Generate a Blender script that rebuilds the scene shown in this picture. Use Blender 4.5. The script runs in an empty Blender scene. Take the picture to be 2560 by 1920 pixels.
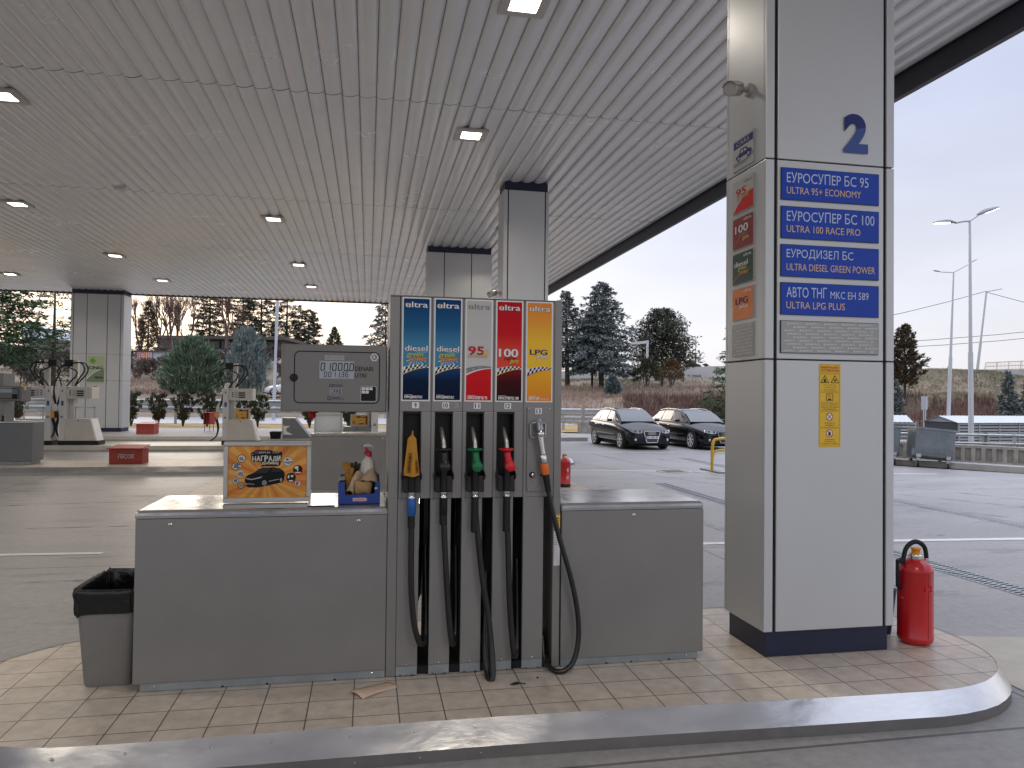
import bpy, bmesh, math, random
from mathutils import Vector, Matrix
SC = bpy.context.scene
COL = SC.collection
R_ = math.radians
# ------------------------------------------------------------------ camera
F, CX, CY, CZ = 1841.27, 1280.0, 960.0, 1.70
PITCH, ROLL, YAW = R_(1.0522), R_(0.6238), R_(-11.0443)
def _cam_rot():
    cy, sy = math.cos(YAW), math.sin(YAW); cp, sp = math.cos(PITCH), math.sin(PITCH); cr, sr = math.cos(ROLL), math.sin(ROLL)
    Rz = Matrix(((cy,-sy,0),(sy,cy,0),(0,0,1))); B = Matrix(((1,0,0),(0,0,-1),(0,1,0)))
    Rx = Matrix(((1,0,0),(0,cp,sp),(0,-sp,cp))); Rr = Matrix(((cr,-sr,0),(sr,cr,0),(0,0,1)))
    return Rr @ Rx @ B @ Rz.transposed()
RC = _cam_rot(); RCT = RC.transposed(); CAM = Vector((0,0,CZ))
cam_d = bpy.data.cameras.new('camera'); cam = bpy.data.objects.new('camera', cam_d); COL.objects.link(cam)
cam_d.sensor_fit = 'HORIZONTAL'; cam_d.sensor_width = 36.0; cam_d.lens = F/2560*36.0
cam_d.clip_start = 0.05; cam_d.clip_end = 6000
M3 = Matrix((RC[0], -RC[1], -RC[2])).transposed()
cam.matrix_world = Matrix.Translation(CAM) @ M3.to_4x4()
SC.camera = cam
def ray(u, v): return RCT @ Vector(((u-CX)/F, (v-CY)/F, 1.0))
def A(u, v, y):                      # photo direction -> point on the plane at world distance y
    d = ray(u, v); return CAM + d*(y/d.y)
def AD(u, v, d): return CAM + ray(u, v)*d   # point at camera depth d
def AZ(u, v, z):
    d = ray(u, v); return CAM + d*((z-CZ)/d.z)
# ------------------------------------------------------------------ world, sun, exposure
SUN_EL, SUN_AZ = R_(13.0), R_(-14.0)          # low sun behind the trees
w = bpy.data.worlds.new('World'); SC.world = w; w.use_nodes = True
nt = w.node_tree; nt.nodes.clear()
def N(nt, t, **k):
    n = nt.nodes.new(t)
    for a, b in k.items(): setattr(n, a, b)
    return n
out = N(nt,'ShaderNodeOutputWorld'); bg = N(nt,'ShaderNodeBackground'); bg.inputs['Strength'].default_value = 0.10
sky = N(nt,'ShaderNodeTexSky'); sky.sky_type = 'NISHITA'; sky.sun_disc = False
sky.sun_elevation = SUN_EL; sky.sun_rotation = SUN_AZ; sky.air_density = 1.0; sky.dust_density = 2.5; sky.ozone_density = 1.5
tc = N(nt,'ShaderNodeTexCoord'); sep = N(nt,'ShaderNodeSeparateXYZ'); nt.links.new(tc.outputs['Generated'], sep.inputs[0])
ramp = N(nt,'ShaderNodeValToRGB'); nt.links.new(sep.outputs['Z'], ramp.inputs[0])   # thin overcast veil, brighter overhead
e = ramp.color_ramp.elements; e[0].position = 0.0; e[0].color = (.78,.77,.81,1); e[1].position = 1.0; e[1].color = (.69,.72,.82,1)
for p_, c_ in ((.12,(.78,.79,.87,1)),(.35,(.60,.645,.82,1))):
    el = ramp.color_ramp.elements.new(p_); el.color = c_
noi = N(nt,'ShaderNodeTexNoise'); noi.inputs['Scale'].default_value = 2.2; noi.inputs['Detail'].default_value = 5.0
mp = N(nt,'ShaderNodeMapping'); mp.inputs['Scale'].default_value = (1,1,3.5); nt.links.new(tc.outputs['Generated'], mp.inputs[0]); nt.links.new(mp.outputs[0], noi.inputs['Vector'])
nr = N(nt,'ShaderNodeMapRange'); nr.inputs['From Min'].default_value=.3; nr.inputs['From Max'].default_value=.7; nr.inputs['To Min'].default_value=7.6; nr.inputs['To Max'].default_value=9.2
nt.links.new(noi.outputs['Fac'], nr.inputs['Value'])
zr = N(nt,'ShaderNodeMapRange', interpolation_type='SMOOTHSTEP'); zr.inputs['From Min'].default_value=.42; zr.inputs['From Max'].default_value=.9; zr.inputs['To Min'].default_value=1.0; zr.inputs['To Max'].default_value=2.7
nt.links.new(sep.outputs['Z'], zr.inputs['Value'])
zm = N(nt,'ShaderNodeMath', operation='MULTIPLY'); nt.links.new(nr.outputs[0], zm.inputs[0]); nt.links.new(zr.outputs[0], zm.inputs[1])
vm = N(nt,'ShaderNodeVectorMath', operation='SCALE'); nt.links.new(ramp.outputs['Color'], vm.inputs[0]); nt.links.new(zm.outputs[0], vm.inputs['Scale'])
# warm evening glow of the sky round the low sun
nrm = N(nt,'ShaderNodeVectorMath', operation='DOT_PRODUCT'); nt.links.new(tc.outputs['Generated'], nrm.inputs[0])
nrm.inputs[1].default_value = (math.sin(SUN_AZ)*math.cos(R_(4)), math.cos(SUN_AZ)*math.cos(R_(4)), math.sin(R_(4)))
gr = N(nt,'ShaderNodeMapRange', interpolation_type='SMOOTHSTEP'); gr.inputs['From Min'].default_value=.86; gr.inputs['From Max'].default_value=1.0
nt.links.new(nrm.outputs['Value'], gr.inputs['Value'])
glow = N(nt,'ShaderNodeMix', data_type='RGBA'); nt.links.new(gr.outputs[0], glow.inputs[0]); nt.links.new(vm.outputs[0], glow.inputs[6]); glow.inputs[7].default_value = (9.6,8.0,7.4,1)
mx = N(nt,'ShaderNodeMix', data_type='RGBA'); mx.inputs[0].default_value = .90
nt.links.new(sky.outputs[0], mx.inputs[6]); nt.links.new(glow.outputs[2], mx.inputs[7])
nt.links.new(mx.outputs[2], bg.inputs['Color']); nt.links.new(bg.outputs[0], out.inputs[0])
sd = bpy.data.lights.new('sun','SUN'); sd.energy = 0.5; sd.angle = R_(25); sd.color = (1,.90,.80)
so = bpy.data.objects.new('sun', sd); COL.objects.link(so)
so.rotation_euler = Vector((-math.sin(SUN_AZ)*math.cos(SUN_EL), -math.cos(SUN_AZ)*math.cos(SUN_EL), -math.sin(SUN_EL))).to_track_quat('-Z','Y').to_euler()
SC.view_settings.view_transform = 'Standard'; SC.view_settings.look = 'None'; SC.view_settings.gamma = 1.0
SC.view_settings.use_curve_mapping = False; SC.view_settings.exposure = 0.53
SC.cycles.max_bounces = 8; SC.cycles.diffuse_bounces = 5; SC.cycles.use_denoising = True
SC.cycles.caustics_reflective = False; SC.cycles.caustics_refractive = False; SC.cycles.sample_clamp_indirect = 4.0
LAMP_W = 36.0                                  # watts of one canopy lamp
# ------------------------------------------------------------------ materials
MATS = {}
def M(name, col, rough=.5, metal=0., var=.08, scale=6., bump=0., bscale=80., coat=0., emit=0., spec=.5, island=0., stretch=(1,1,1), rvar=0.):
    if name in MATS: return MATS[name]
    m = bpy.data.materials.new(name); m.use_nodes = True; t = m.node_tree; b = t.nodes['Principled BSDF']
    c = tuple(col)+(1,)
    b.inputs['Base Color'].default_value = c; b.inputs['Roughness'].default_value = rough; b.inputs['Metallic'].default_value = metal
    b.inputs['Specular IOR Level'].default_value = spec; b.inputs['Coat Weight'].default_value = coat
    tcn = N(t,'ShaderNodeTexCoord'); mpn = N(t,'ShaderNodeMapping'); mpn.inputs['Scale'].default_value = stretch
    t.links.new(tcn.outputs['Object'], mpn.inputs[0])
    last = None
    if var > 0:
        n = N(t,'ShaderNodeTexNoise'); n.inputs['Scale'].default_value = scale; n.inputs['Detail'].default_value = 6.; n.inputs['Roughness'].default_value=.65
        t.links.new(mpn.outputs[0], n.inputs['Vector'])
        r = N(t,'ShaderNodeMapRange'); r.inputs['From Min'].default_value=.25; r.inputs['From Max'].default_value=.75
        r.inputs['To Min'].default_value = 1-var; r.inputs['To Max'].default_value = 1+var
        t.links.new(n.outputs['Fac'], r.inputs['Value'])
        s = N(t,'ShaderNodeVectorMath', operation='SCALE'); s.inputs[0].default_value = col; t.links.new(r.outputs[0], s.inputs['Scale']); last = s.outputs[0]
        if rvar:
            r2 = N(t,'ShaderNodeMapRange'); r2.inputs['From Min'].default_value=.3; r2.inputs['From Max'].default_value=.7
            r2.inputs['To Min'].default_value = rough-rvar; r2.inputs['To Max'].default_value = rough+rvar
            t.links.new(n.outputs['Fac'], r2.inputs['Value']); t.links.new(r2.outputs[0], b.inputs['Roughness'])
    if island > 0:
        g = N(t,'ShaderNodeNewGeometry'); r = N(t,'ShaderNodeMapRange'); r.inputs['To Min'].default_value = 1-island; r.inputs['To Max'].default_value = 1+island
        t.links.new(g.outputs['Random Per Island'], r.inputs['Value'])
        s = N(t,'ShaderNodeVectorMath', operation='SCALE'); s.inputs[0].default_value = col
        if last is not None: t.links.new(last, s.inputs[0])
        t.links.new(r.outputs[0], s.inputs['Scale']); last = s.outputs[0]
    if last is not None: t.links.new(last, b.inputs['Base Color'])
    if bump > 0:
        n = N(t,'ShaderNodeTexNoise'); n.inputs['Scale'].default_value = bscale; n.inputs['Detail'].default_value = 4.
        t.links.new(mpn.outputs[0], n.inputs['Vector'])
        bp = N(t,'ShaderNodeBump'); bp.inputs['Strength'].default_value = bump; bp.inputs['Distance'].default_value = .02
        t.links.new(n.outputs['Fac'], bp.inputs['Height']); t.links.new(bp.outputs[0], b.inputs['Normal'])
    if emit > 0:
        b.inputs['Emission Color'].default_value = c; b.inputs['Emission Strength'].default_value = emit
    MATS[name] = m; return m
def MG(name, stops, z0, z1, rough=.5):          # printed colour gradient along the height of a printed sheet
    if name in MATS: return MATS[name]
    m = M(name, stops[0][1], rough, var=0, spec=.10); t = m.node_tree; b = t.nodes['Principled BSDF']
    g = N(t,'ShaderNodeTexCoord'); s = N(t,'ShaderNodeSeparateXYZ'); t.links.new(g.outputs['Object'], s.inputs[0])
    r = N(t,'ShaderNodeMapRange'); r.inputs['From Min'].default_value = z0; r.inputs['From Max'].default_value = z1; t.links.new(s.outputs['Z'], r.inputs['Value'])
    c = N(t,'ShaderNodeValToRGB'); t.links.new(r.outputs[0], c.inputs[0]); el = c.color_ramp.elements
    el[0].position = stops[0][0]; el[0].color = stops[0][1]+(1,); el[1].position = stops[-1][0]; el[1].color = stops[-1][1]+(1,)
    for p, q in stops[1:-1]: x = el.new(p); x.color = q+(1,)
    t.links.new(c.outputs[0], b.inputs['Base Color']); return m
# ------------------------------------------------------------------ objects
def tag(o, label=None, cat=None, group=None, kind=None):
    if label: o['label'] = label
    if cat: o['category'] = cat
    if group: o['group'] = group
    if kind: o['kind'] = kind
    return o
def thing(name, label, cat, loc=(0,0,0), group=None):
    o = bpy.data.objects.new(name, None); COL.objects.link(o); o.location = loc; o.empty_display_size = .1
    return tag(o, label, cat, group)
def adopt(o, parent):
    o.parent = parent
    if parent.type == 'EMPTY' : o.matrix_parent_inverse = Matrix.Translation(-Vector(parent.location))
class MB:
    def __init__(s): s.v=[]; s.f=[]; s.mi=[]; s.sm=[]; s.mats=[]; s.m=0; s.smooth=False; s.X=None; s.capsplit=False
    def mat(s, m, smooth=None):
        if m not in s.mats: s.mats.append(m)
        s.m = s.mats.index(m)
        if smooth is not None: s.smooth = smooth
        return s
    def add(s, vs, fs):
        b = len(s.v)
        for p in vs:
            p = Vector(p)
            if s.X is not None: p = s.X @ p
            s.v.append(p)
        for f in fs: s.f.append([b+i for i in f]); s.mi.append(s.m); s.sm.append(s.smooth)
        return s
    def box(s, x0,x1,y0,y1,z0,z1):
        v=[(x0,y0,z0),(x1,y0,z0),(x1,y1,z0),(x0,y1,z0),(x0,y0,z1),(x1,y0,z1),(x1,y1,z1),(x0,y1,z1)]
        return s.add(v,[(0,3,2,1),(4,5,6,7),(0,1,5,4),(1,2,6,5),(2,3,7,6),(3,0,4,7)])
    def hexa(s, b4, t4):                          # frustum from 4 bottom and 4 top points (counter-clockwise)
        return s.add(list(b4)+list(t4),[(0,3,2,1),(4,5,6,7),(0,1,5,4),(1,2,6,5),(2,3,7,6),(3,0,4,7)])
    def tube(s, pts, r, n=8, caps=True):
        pts=[Vector(p) for p in pts]; k=len(pts); rr = r if isinstance(r,(list,tuple)) else [r]*k
        t0=(pts[1]-pts[0]).normalized(); up=Vector((0,0,1)) if abs(t0.z)<.9 else Vector((1,0,0))
        a=t0.cross(up).normalized(); vs=[]; fs=[]
        for i,p in enumerate(pts):
            t=((pts[min(i+1,k-1)]-pts[max(i-1,0)]).normalized()); a=(a-t*a.dot(t))
            a = a.normalized() if a.length>1e-6 else t.orthogonal().normalized(); b=t.cross(a)
            for j in range(n):
                an=2*math.pi*j/n; vs.append(p+(a*math.cos(an)+b*math.sin(an))*rr[i])
        for i in range(k-1):
            for j in range(n):
                q=(j+1)%n; fs.append((i*n+j,i*n+q,(i+1)*n+q,(i+1)*n+j))
        if caps:                                   # caps keep their own corners so that the side shades evenly
            vs+=vs[:n]+vs[(k-1)*n:k*n]; fs.append(tuple(range(k*n+n-1,k*n-1,-1))); fs.append(tuple(range(k*n+n,k*n+2*n)))
        return s.add(vs,fs)
    def lathe(s, c, prof, n=20, axis=(0,0,1), caps=True):   # prof: (radius, height)
        ax=Vector(axis).normalized(); a=ax.orthogonal().normalized(); b=ax.cross(a); c=Vector(c); k=len(prof); vs=[]; fs=[]
        for r,h in prof:
            for j in range(n): t=2*math.pi*j/n; vs.append(c+ax*h+(a*math.cos(t)+b*math.sin(t))*max(r,1e-4))
        for i in range(k-1):
            for j in range(n): q=(j+1)%n; fs.append((i*n+j,i*n+q,(i+1)*n+q,(i+1)*n+j))
        if caps: vs+=vs[:n]+vs[(k-1)*n:k*n]; fs.append(tuple(range(k*n+n-1,k*n-1,-1))); fs.append(tuple(range(k*n+n,k*n+2*n)))
        return s.add(vs,fs)
    def prism(s, pts, off):                       # planar polygon pushed along a vector
        pts=[Vector(p) for p in pts]; k=len(pts); o=Vector(off); v=pts+[p+o for p in pts]
        return s.add(v,[tuple(range(k-1,-1,-1)),tuple(range(k,2*k))]+[(i,(i+1)%k,k+(i+1)%k,k+i) for i in range(k)])
    def loft(s, rings, closed=True, caps=True):
        n=len(rings[0]); v=[p for r in rings for p in r]; fs=[]
        for i in range(len(rings)-1):
            for j in range(n if closed else n-1):
                q=(j+1)%n; fs.append((i*n+j,i*n+q,(i+1)*n+q,(i+1)*n+j))
        if caps and closed:
            q=len(v)
            if s.smooth and s.capsplit: v+=list(rings[0])+list(rings[-1]); fs.append(tuple(range(q+n-1,q-1,-1))); fs.append(tuple(range(q+n,q+2*n)))
            else: fs.append(tuple(range(n-1,-1,-1))); fs.append(tuple(range((len(rings)-1)*n,len(rings)*n)))
        return s.add(v,fs)
    def build(s, name, parent=None, bevel=0, seg=2, sub=0, fix=False):
        me=bpy.data.meshes.new(name); me.from_pydata(s.v,[],s.f)
        for m in s.mats: me.materials.append(m)
        me.polygons.foreach_set('material_index', s.mi); me.polygons.foreach_set('use_smooth', s.sm)
        if fix:
            b=bmesh.new(); b.from_mesh(me); bmesh.ops.recalc_face_normals(b, faces=b.faces); b.to_mesh(me); b.free()
        me.update(); o=bpy.data.objects.new(name, me); COL.objects.link(o)
        if bevel:
            d=o.modifiers.new('bevel','BEVEL'); d.width=bevel; d.segments=seg; d.limit_method='ANGLE'; d.angle_limit=R_(40); d.harden_normals=False
        if sub: d=o.modifiers.new('sub','SUBSURF'); d.levels=sub; d.render_levels=sub
        if parent is not None: adopt(o, parent)
        return o
def mb(m, smooth=False): return MB().mat(m, smooth)
KIDS = {}
def copy_tree(o, parent=None):
    c=o.copy(); COL.objects.link(c)
    if parent is not None: pi=o.matrix_parent_inverse.copy(); c.parent=parent; c.matrix_parent_inverse=pi
    for ch in [x for x in bpy.data.objects if x.parent==o]: copy_tree(ch, c)
    return c
_T = {}
LOOK = str.maketrans('АВЕКМНОРСТХаеорсх','ABEKMHOPCTXaeopcx')   # same letter shapes, cleaner outlines
def text_geo(body, bold=0., shear=0., res=3):
    body=body.translate(LOOK)
    k=(body,bold,shear,res)
    if k not in _T:
        c=bpy.data.curves.new('t','FONT'); c.body=body; c.offset=bold; c.shear=shear; c.resolution_u=res
        o=bpy.data.objects.new('t',c); me=bpy.data.meshes.new_from_object(o)
        v=[(p.co.x,p.co.y) for p in me.vertices]; f=[tuple(p.vertices) for p in me.polygons]
        bpy.data.objects.remove(o); bpy.data.curves.remove(c); bpy.data.meshes.remove(me)
        xs=[p[0] for p in v]; ys=[p[1] for p in v]; x0,x1,y0,y1=min(xs),max(xs),min(ys),max(ys)
        _T[k]=([((x-x0)/(x1-x0),(y-y0)/(y1-y0)) for x,y in v],f,(x1-x0)/(y1-y0))
    return _T[k]
class Panel(MB):
    """flat printed matter: layers of thin shapes laid over each other on one face"""
    def __init__(s, o, u, v, step=.0007):
        super().__init__(); s.o=Vector(o); s.u=Vector(u).normalized(); s.w=Vector(v).normalized(); s.n=s.u.cross(s.w); s.step=step
    def p(s,x,y,l): return s.o+s.u*x+s.w*y+s.n*(l*s.step)
    def poly(s,pts,m,l=1):
        s.mat(m); a=sum(pts[i][0]*pts[(i+1)%len(pts)][1]-pts[(i+1)%len(pts)][0]*pts[i][1] for i in range(len(pts)))
        q=[s.p(x,y,l) for x,y in pts]; s.add(q,[tuple(range(len(q))) if a>0 else tuple(range(len(q)-1,-1,-1))]); return s
    def rect(s,x0,y0,x1,y1,m,l=1): return s.poly([(x0,y0),(x1,y0),(x1,y1),(x0,y1)],m,l)
    def rrect(s,x0,y0,x1,y1,r,m,l=1):
        P=[]
        for cx,cy,a in ((x1-r,y0+r,-90),(x1-r,y1-r,0),(x0+r,y1-r,90),(x0+r,y0+r,180)):
            for k in range(5): t=R_(a+k*22.5); P.append((cx+r*math.cos(t),cy+r*math.sin(t)))
        return s.poly(P,m,l)
    def frame(s,x0,y0,x1,y1,r,t,m,l=1):
        def rr(x0,y0,x1,y1,r):
            P=[]
            for cx,cy,a in ((x1-r,y0+r,-90),(x1-r,y1-r,0),(x0+r,y1-r,90),(x0+r,y0+r,180)):
                for k in range(5): q=R_(a+k*22.5); P.append((cx+r*math.cos(q),cy+r*math.sin(q)))
            return P
        a=rr(x0,y0,x1,y1,r); b=rr(x0+t,y0+t,x1-t,y1-t,max(r-t,1e-5)); n=len(a); s.mat(m)
        s.add([s.p(x,y,l) for x,y in a+b],[(i,(i+1)%n,n+(i+1)%n,n+i) for i in range(n)]); return s
    def circ(s,cx,cy,r,m,l=1,ry=None,n=20): return s.poly([(cx+r*math.cos(2*math.pi*k/n),cy+(ry or r)*math.sin(2*math.pi*k/n)) for k in range(n)],m,l)
    def ring(s,cx,cy,r,t,m,l=1,n=20,ry=None):
        ry=ry or r; s.mat(m); a=[(cx+r*math.cos(2*math.pi*k/n),cy+ry*math.sin(2*math.pi*k/n)) for k in range(n)]; b=[(cx+(r-t)*math.cos(2*math.pi*k/n),cy+(ry-t)*math.sin(2*math.pi*k/n)) for k in range(n)]
        s.add([s.p(x,y,l) for x,y in a+b],[(i,(i+1)%n,n+(i+1)%n,n+i) for i in range(n)]); return s
    def line(s,x0,y0,x1,y1,t,m,l=1):
        d=Vector((x1-x0,y1-y0)); d.normalize(); q=Vector((-d.y,d.x))*(t/2)
        return s.poly([(x0-q.x,y0-q.y),(x1-q.x,y1-q.y),(x1+q.x,y1+q.y),(x0+q.x,y0+q.y)],m,l)
    def text(s,b,x,y,wd,h,m,l=2,bold=0.,shear=0.,rot=0.,res=3,outline=None,ow=.0):
        v,f,asp=text_geo(b,0,shear,res)
        if wd is None: wd=h*asp
        ca,sa=math.cos(rot),math.sin(rot); e=bold*h*.8; w2=wd-2*e; ring8=[(math.cos(R_(45*k)),math.sin(R_(45*k))) for k in range(8)]
        def put(dx,dy,mm,ll):                     # weight and outline come from slightly shifted copies, each on its own layer
            s.mat(mm); s.add([s.p(x+e+(a*w2+dx)*ca-(c*h+dy)*sa, y+(a*w2+dx)*sa+(c*h+dy)*ca, ll) for a,c in v], f)
        if outline is not None:
            for k,(dx,dy) in enumerate(ring8): put(dx*(ow+e),dy*(ow+e*.5),outline,l-.6+.04*k)
        if bold>.008:
            for k,(dx,dy) in enumerate(((-e,0),(e,0),(-e*.5,e*.3),(e*.5,-e*.3))): put(dx,dy,m,l-.2+.04*k)
        put(0,0,m,l); return s
    def arc(s,pts,m,l=1): return s.poly(pts,m,l)
    def slab(s,x0,y0,x1,y1,d,m):                  # solid board behind the print
        s.mat(m); q=[s.p(x,y,0) for x,y in ((x0,y0),(x1,y0),(x1,y1),(x0,y1))]; b=[p-s.n*d for p in q]
        s.add(q+b,[(0,1,2,3),(7,6,5,4),(0,4,5,1),(1,5,6,2),(2,6,7,3),(3,7,4,0)]); return s
SEG7={'0':'abcdef','1':'bc','2':'abged','3':'abgcd','4':'fgbc','5':'afgcd','6':'afgedc','7':'abc','8':'abcdefg','9':'abcdfg'}
def seg7(P,txt,x,y,w,h,pitch,m,l):
    t=w*.27; i=0
    S={'a':(.0,1,1,1),'g':(0,.5,1,.5),'d':(0,0,1,0),'b':(1,.5,1,1),'c':(1,0,1,.5),'e':(0,0,0,.5),'f':(0,.5,0,1)}
    for ch in txt:
        if ch==',': P.line(x+(i-1)*pitch+w*1.25,y-h*.12,x+(i-1)*pitch+w*1.35,y+h*.1,t,m,l); continue
        for k in SEG7[ch]:
            a,b,c,d=S[k]; sl=.08*h
            P.line(x+i*pitch+a*w+b*sl,y+b*h,x+i*pitch+c*w+d*sl,y+d*h,t,m,l)
        i+=1
X3,Y3,Z3=(1,0,0),(0,1,0),(0,0,1)
# ================================================================== SETTING
import numpy as np
rnd = random.Random(7)
def ground_mat(name, col, rough, joint=None, stain=.25, blot=.70, jw=.012, spec=.5, streak=(.35,1.3,1), jm=.35):
    m = M(name, col, rough, var=0); t=m.node_tree; b=t.nodes['Principled BSDF']; b.inputs['Specular IOR Level'].default_value=spec
    g=N(t,'ShaderNodeTexCoord'); mp=N(t,'ShaderNodeMapping'); mp.inputs['Scale'].default_value=streak; t.links.new(g.outputs['Object'],mp.inputs[0])
    def noise(sc,det,lo,hi,a,c,src=mp.outputs[0]):
        n=N(t,'ShaderNodeTexNoise'); n.inputs['Scale'].default_value=sc; n.inputs['Detail'].default_value=det; n.inputs['Roughness'].default_value=.65; t.links.new(src,n.inputs['Vector'])
        r=N(t,'ShaderNodeMapRange'); r.inputs['From Min'].default_value=a; r.inputs['From Max'].default_value=c; r.inputs['To Min'].default_value=lo; r.inputs['To Max'].default_value=hi
        t.links.new(n.outputs['Fac'],r.inputs['Value']); return r.outputs[0]
    n1=noise(.55,7,1-stain,1+stain,.3,.7); n2=noise(14,5,.86,1.14,.3,.7,g.outputs['Object']); n3=noise(2.6,6,blot,1,.33,.44)
    def mul(a,c):
        k=N(t,'ShaderNodeMath',operation='MULTIPLY'); t.links.new(a,k.inputs[0]); t.links.new(c,k.inputs[1]); return k.outputs[0]
    f=mul(mul(n1,n2),n3)
    if joint:
        br=N(t,'ShaderNodeTexBrick'); br.offset=0; br.inputs['Scale'].default_value=1; br.inputs['Brick Width'].default_value=joint[0]; br.inputs['Row Height'].default_value=joint[1]
        br.inputs['Mortar Size'].default_value=jw; br.inputs['Mortar Smooth'].default_value=.2
        br.inputs['Color1'].default_value=(1,1,1,1); br.inputs['Color2'].default_value=(.92,.92,.92,1); br.inputs['Mortar'].default_value=(jm,jm,jm,1)
        mo=N(t,'ShaderNodeMapping'); mo.inputs['Location'].default_value=(joint[2],joint[3],0); t.links.new(g.outputs['Object'],mo.inputs[0]); t.links.new(mo.outputs[0],br.inputs['Vector'])
        f=mul(f,br.outputs['Color'])
        if len(joint)>4:
            bp=N(t,'ShaderNodeBump'); bp.inputs['Strength'].default_value=.5; bp.inputs['Distance'].default_value=.003; t.links.new(br.outputs['Color'],bp.inputs['Height'])
            n4=noise(60,3,0,1,.3,.7,g.outputs['Object']); bp2=N(t,'ShaderNodeBump'); bp2.inputs['Strength'].default_value=.12; bp2.inputs['Distance'].default_value=.004
            t.links.new(n4,bp2.inputs['Height']); t.links.new(bp.outputs[0],bp2.inputs['Normal']); t.links.new(bp2.outputs[0],b.inputs['Normal'])
    s=N(t,'ShaderNodeVectorMath',operation='SCALE'); s.inputs[0].default_value=col; t.links.new(f,s.inputs['Scale']); t.links.new(s.outputs[0],b.inputs['Base Color'])
    rr=N(t,'ShaderNodeMapRange'); rr.inputs['From Min'].default_value=.6; rr.inputs['From Max'].default_value=1.3; rr.inputs['To Min'].default_value=rough-.12; rr.inputs['To Max'].default_value=rough+.12
    t.links.new(n1,rr.inputs['Value']); t.links.new(rr.outputs[0],b.inputs['Roughness'])
    return m
m_conc = ground_mat('forecourt_concrete',(.315,.305,.305),.46,joint=(5.0,4.6,1.25,1.3),stain=.22)
m_tile = ground_mat('beige_tile',(.60,.525,.445),.38,joint=(.2192,.2145,.05,.0085,1),stain=.10,blot=.86,jw=.0034,streak=(1.5,1.5,1),jm=.20)
m_pave = ground_mat('grey_paver',(.36,.35,.34),.7,joint=(.4,.4,0,0),stain=.15,jw=.008)
m_road = ground_mat('road_asphalt',(.33,.33,.345),.55,stain=.12)
m_soil = M('dry_soil',(.235,.185,.135),.95,var=.35,scale=.35,bump=.5,bscale=3)
m_white = M('road_paint',(.72,.72,.70),.55,var=.15,scale=9)
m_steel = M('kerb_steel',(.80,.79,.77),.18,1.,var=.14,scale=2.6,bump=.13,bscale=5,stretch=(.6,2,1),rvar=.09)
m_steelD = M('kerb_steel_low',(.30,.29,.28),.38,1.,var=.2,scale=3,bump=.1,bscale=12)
m_rivet = M('rivet',(.55,.55,.53),.3,1.,var=0)
m_kerbc = M('kerb_concrete',(.36,.345,.32),.75,var=.25,scale=1.5,bump=.3,bscale=25)
m_black = M('black_plastic',(.010,.010,.011),.42,spec=.3,var=.2,scale=10)
m_rubber = M('black_rubber',(.011,.011,.012),.5,spec=.3,var=.2,scale=12,bump=.1,bscale=90)
m_navy = M('navy_metal',(.010,.014,.045),.45,var=.12,scale=4)
m_dark = M('dark_gap',(.006,.006,.007),.8,var=0)
m_panelW = M('white_panel',(.565,.58,.59),.36,.25,var=.035,scale=1.2,rvar=.05)
m_ceil = M('ceiling_slat',(.80,.81,.825),.23,.12,var=.05,scale=.7,rvar=.06,spec=.6)
m_fasc = M('dark_fascia',(.030,.033,.045),.45,var=.15,scale=2)
m_galv = M('galvanised',(.42,.44,.45),.42,.85,var=.2,scale=5,rvar=.08)
# ---- terrain: heights interpolated between measured spots of the slope
ctl=[]
for u,v,d in ((0,985,64),(200,985,64),(400,985,63),(620,990,63),(0,960,72),(400,955,70),(0,925,85),(200,925,85),(420,918,85),(640,918,85),(0,885,110),(400,885,108),(700,888,108),(900,900,108),(0,860,170),(700,862,170),
              (900,990,66),(1100,990,66),(1430,1040,58),(1600,1042,58),(1800,1045,58),(1430,992,68),(1600,992,68),(1800,992,68),(1430,972,75),(1600,972,75),(1790,970,75),(1300,950,92),(1500,950,92),(1800,948,92),(1500,938,140),(1900,940,140),
              (2250,1050,60),(2400,1045,61),(2540,1045,62),(2260,990,68),(2400,985,69),(2540,990,70),(2250,945,79),(2340,926,80),(2440,930,80),(2560,945,80),(2340,923,110),(2560,923,120),(2950,960,80),(2950,945,120)):
    ctl.append(tuple(AD(u,v,d)))
for x in range(-120,121,12):
    for y in (-15,0,12,24,36,46,57): ctl.append((x,y,-.05 if (x<15 or y<12) else (-.05 if y>44 else (-1.4 if y>28 else -.5))))
ctl += [(x,y,8) for x in (-300,-100,100,300) for y in (250,420,600)]
CT=np.array(ctl)
def hgt(x,y):
    d2=(CT[:,0]-x)**2+((CT[:,1]-y)*1.25)**2+.6; wt=1/d2**1.7
    return float((wt*CT[:,2]).sum()/wt.sum())
def near(x,y):                                # forecourt, verge and highway lie on the level
    return (y<57.5 and x<12.5) or (44.5<y<57.5) or (y<14)
def gz(x,y):
    yb=57.6-.17*max(0,x-13)
    if x>13 and 15<y<=yb+3:
        q=min(1,max(0,(x-13.5)/6)); z=-.05*(1-q)-1.5*q if y>19 else (-.35 if x>17 else -.05); e=max(0,(y-yb)/3); return z*(1-e)+hgt(x,y)*e
    if x>13 and y>yb: return hgt(x,y)
    if near(x,y): return -.05
    return hgt(x,y)
xs=[-380,-300,-230,-170,-130]+list(range(-110,-39,5))+[x*.5*5 for x in range(-16,32)]+list(range(80,131,6))+[170,230,300,380]
ys=[-20,0,10,14,18,22,26,30,34,38,42,44.4,45,47,49,51,53,55,57,57.6]+[58+1.6*k for k in range(32)]+[112,120,130,145,165,190,230,290,380,520,640]
tm=mb(m_soil,True); nx=len(xs)
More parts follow.
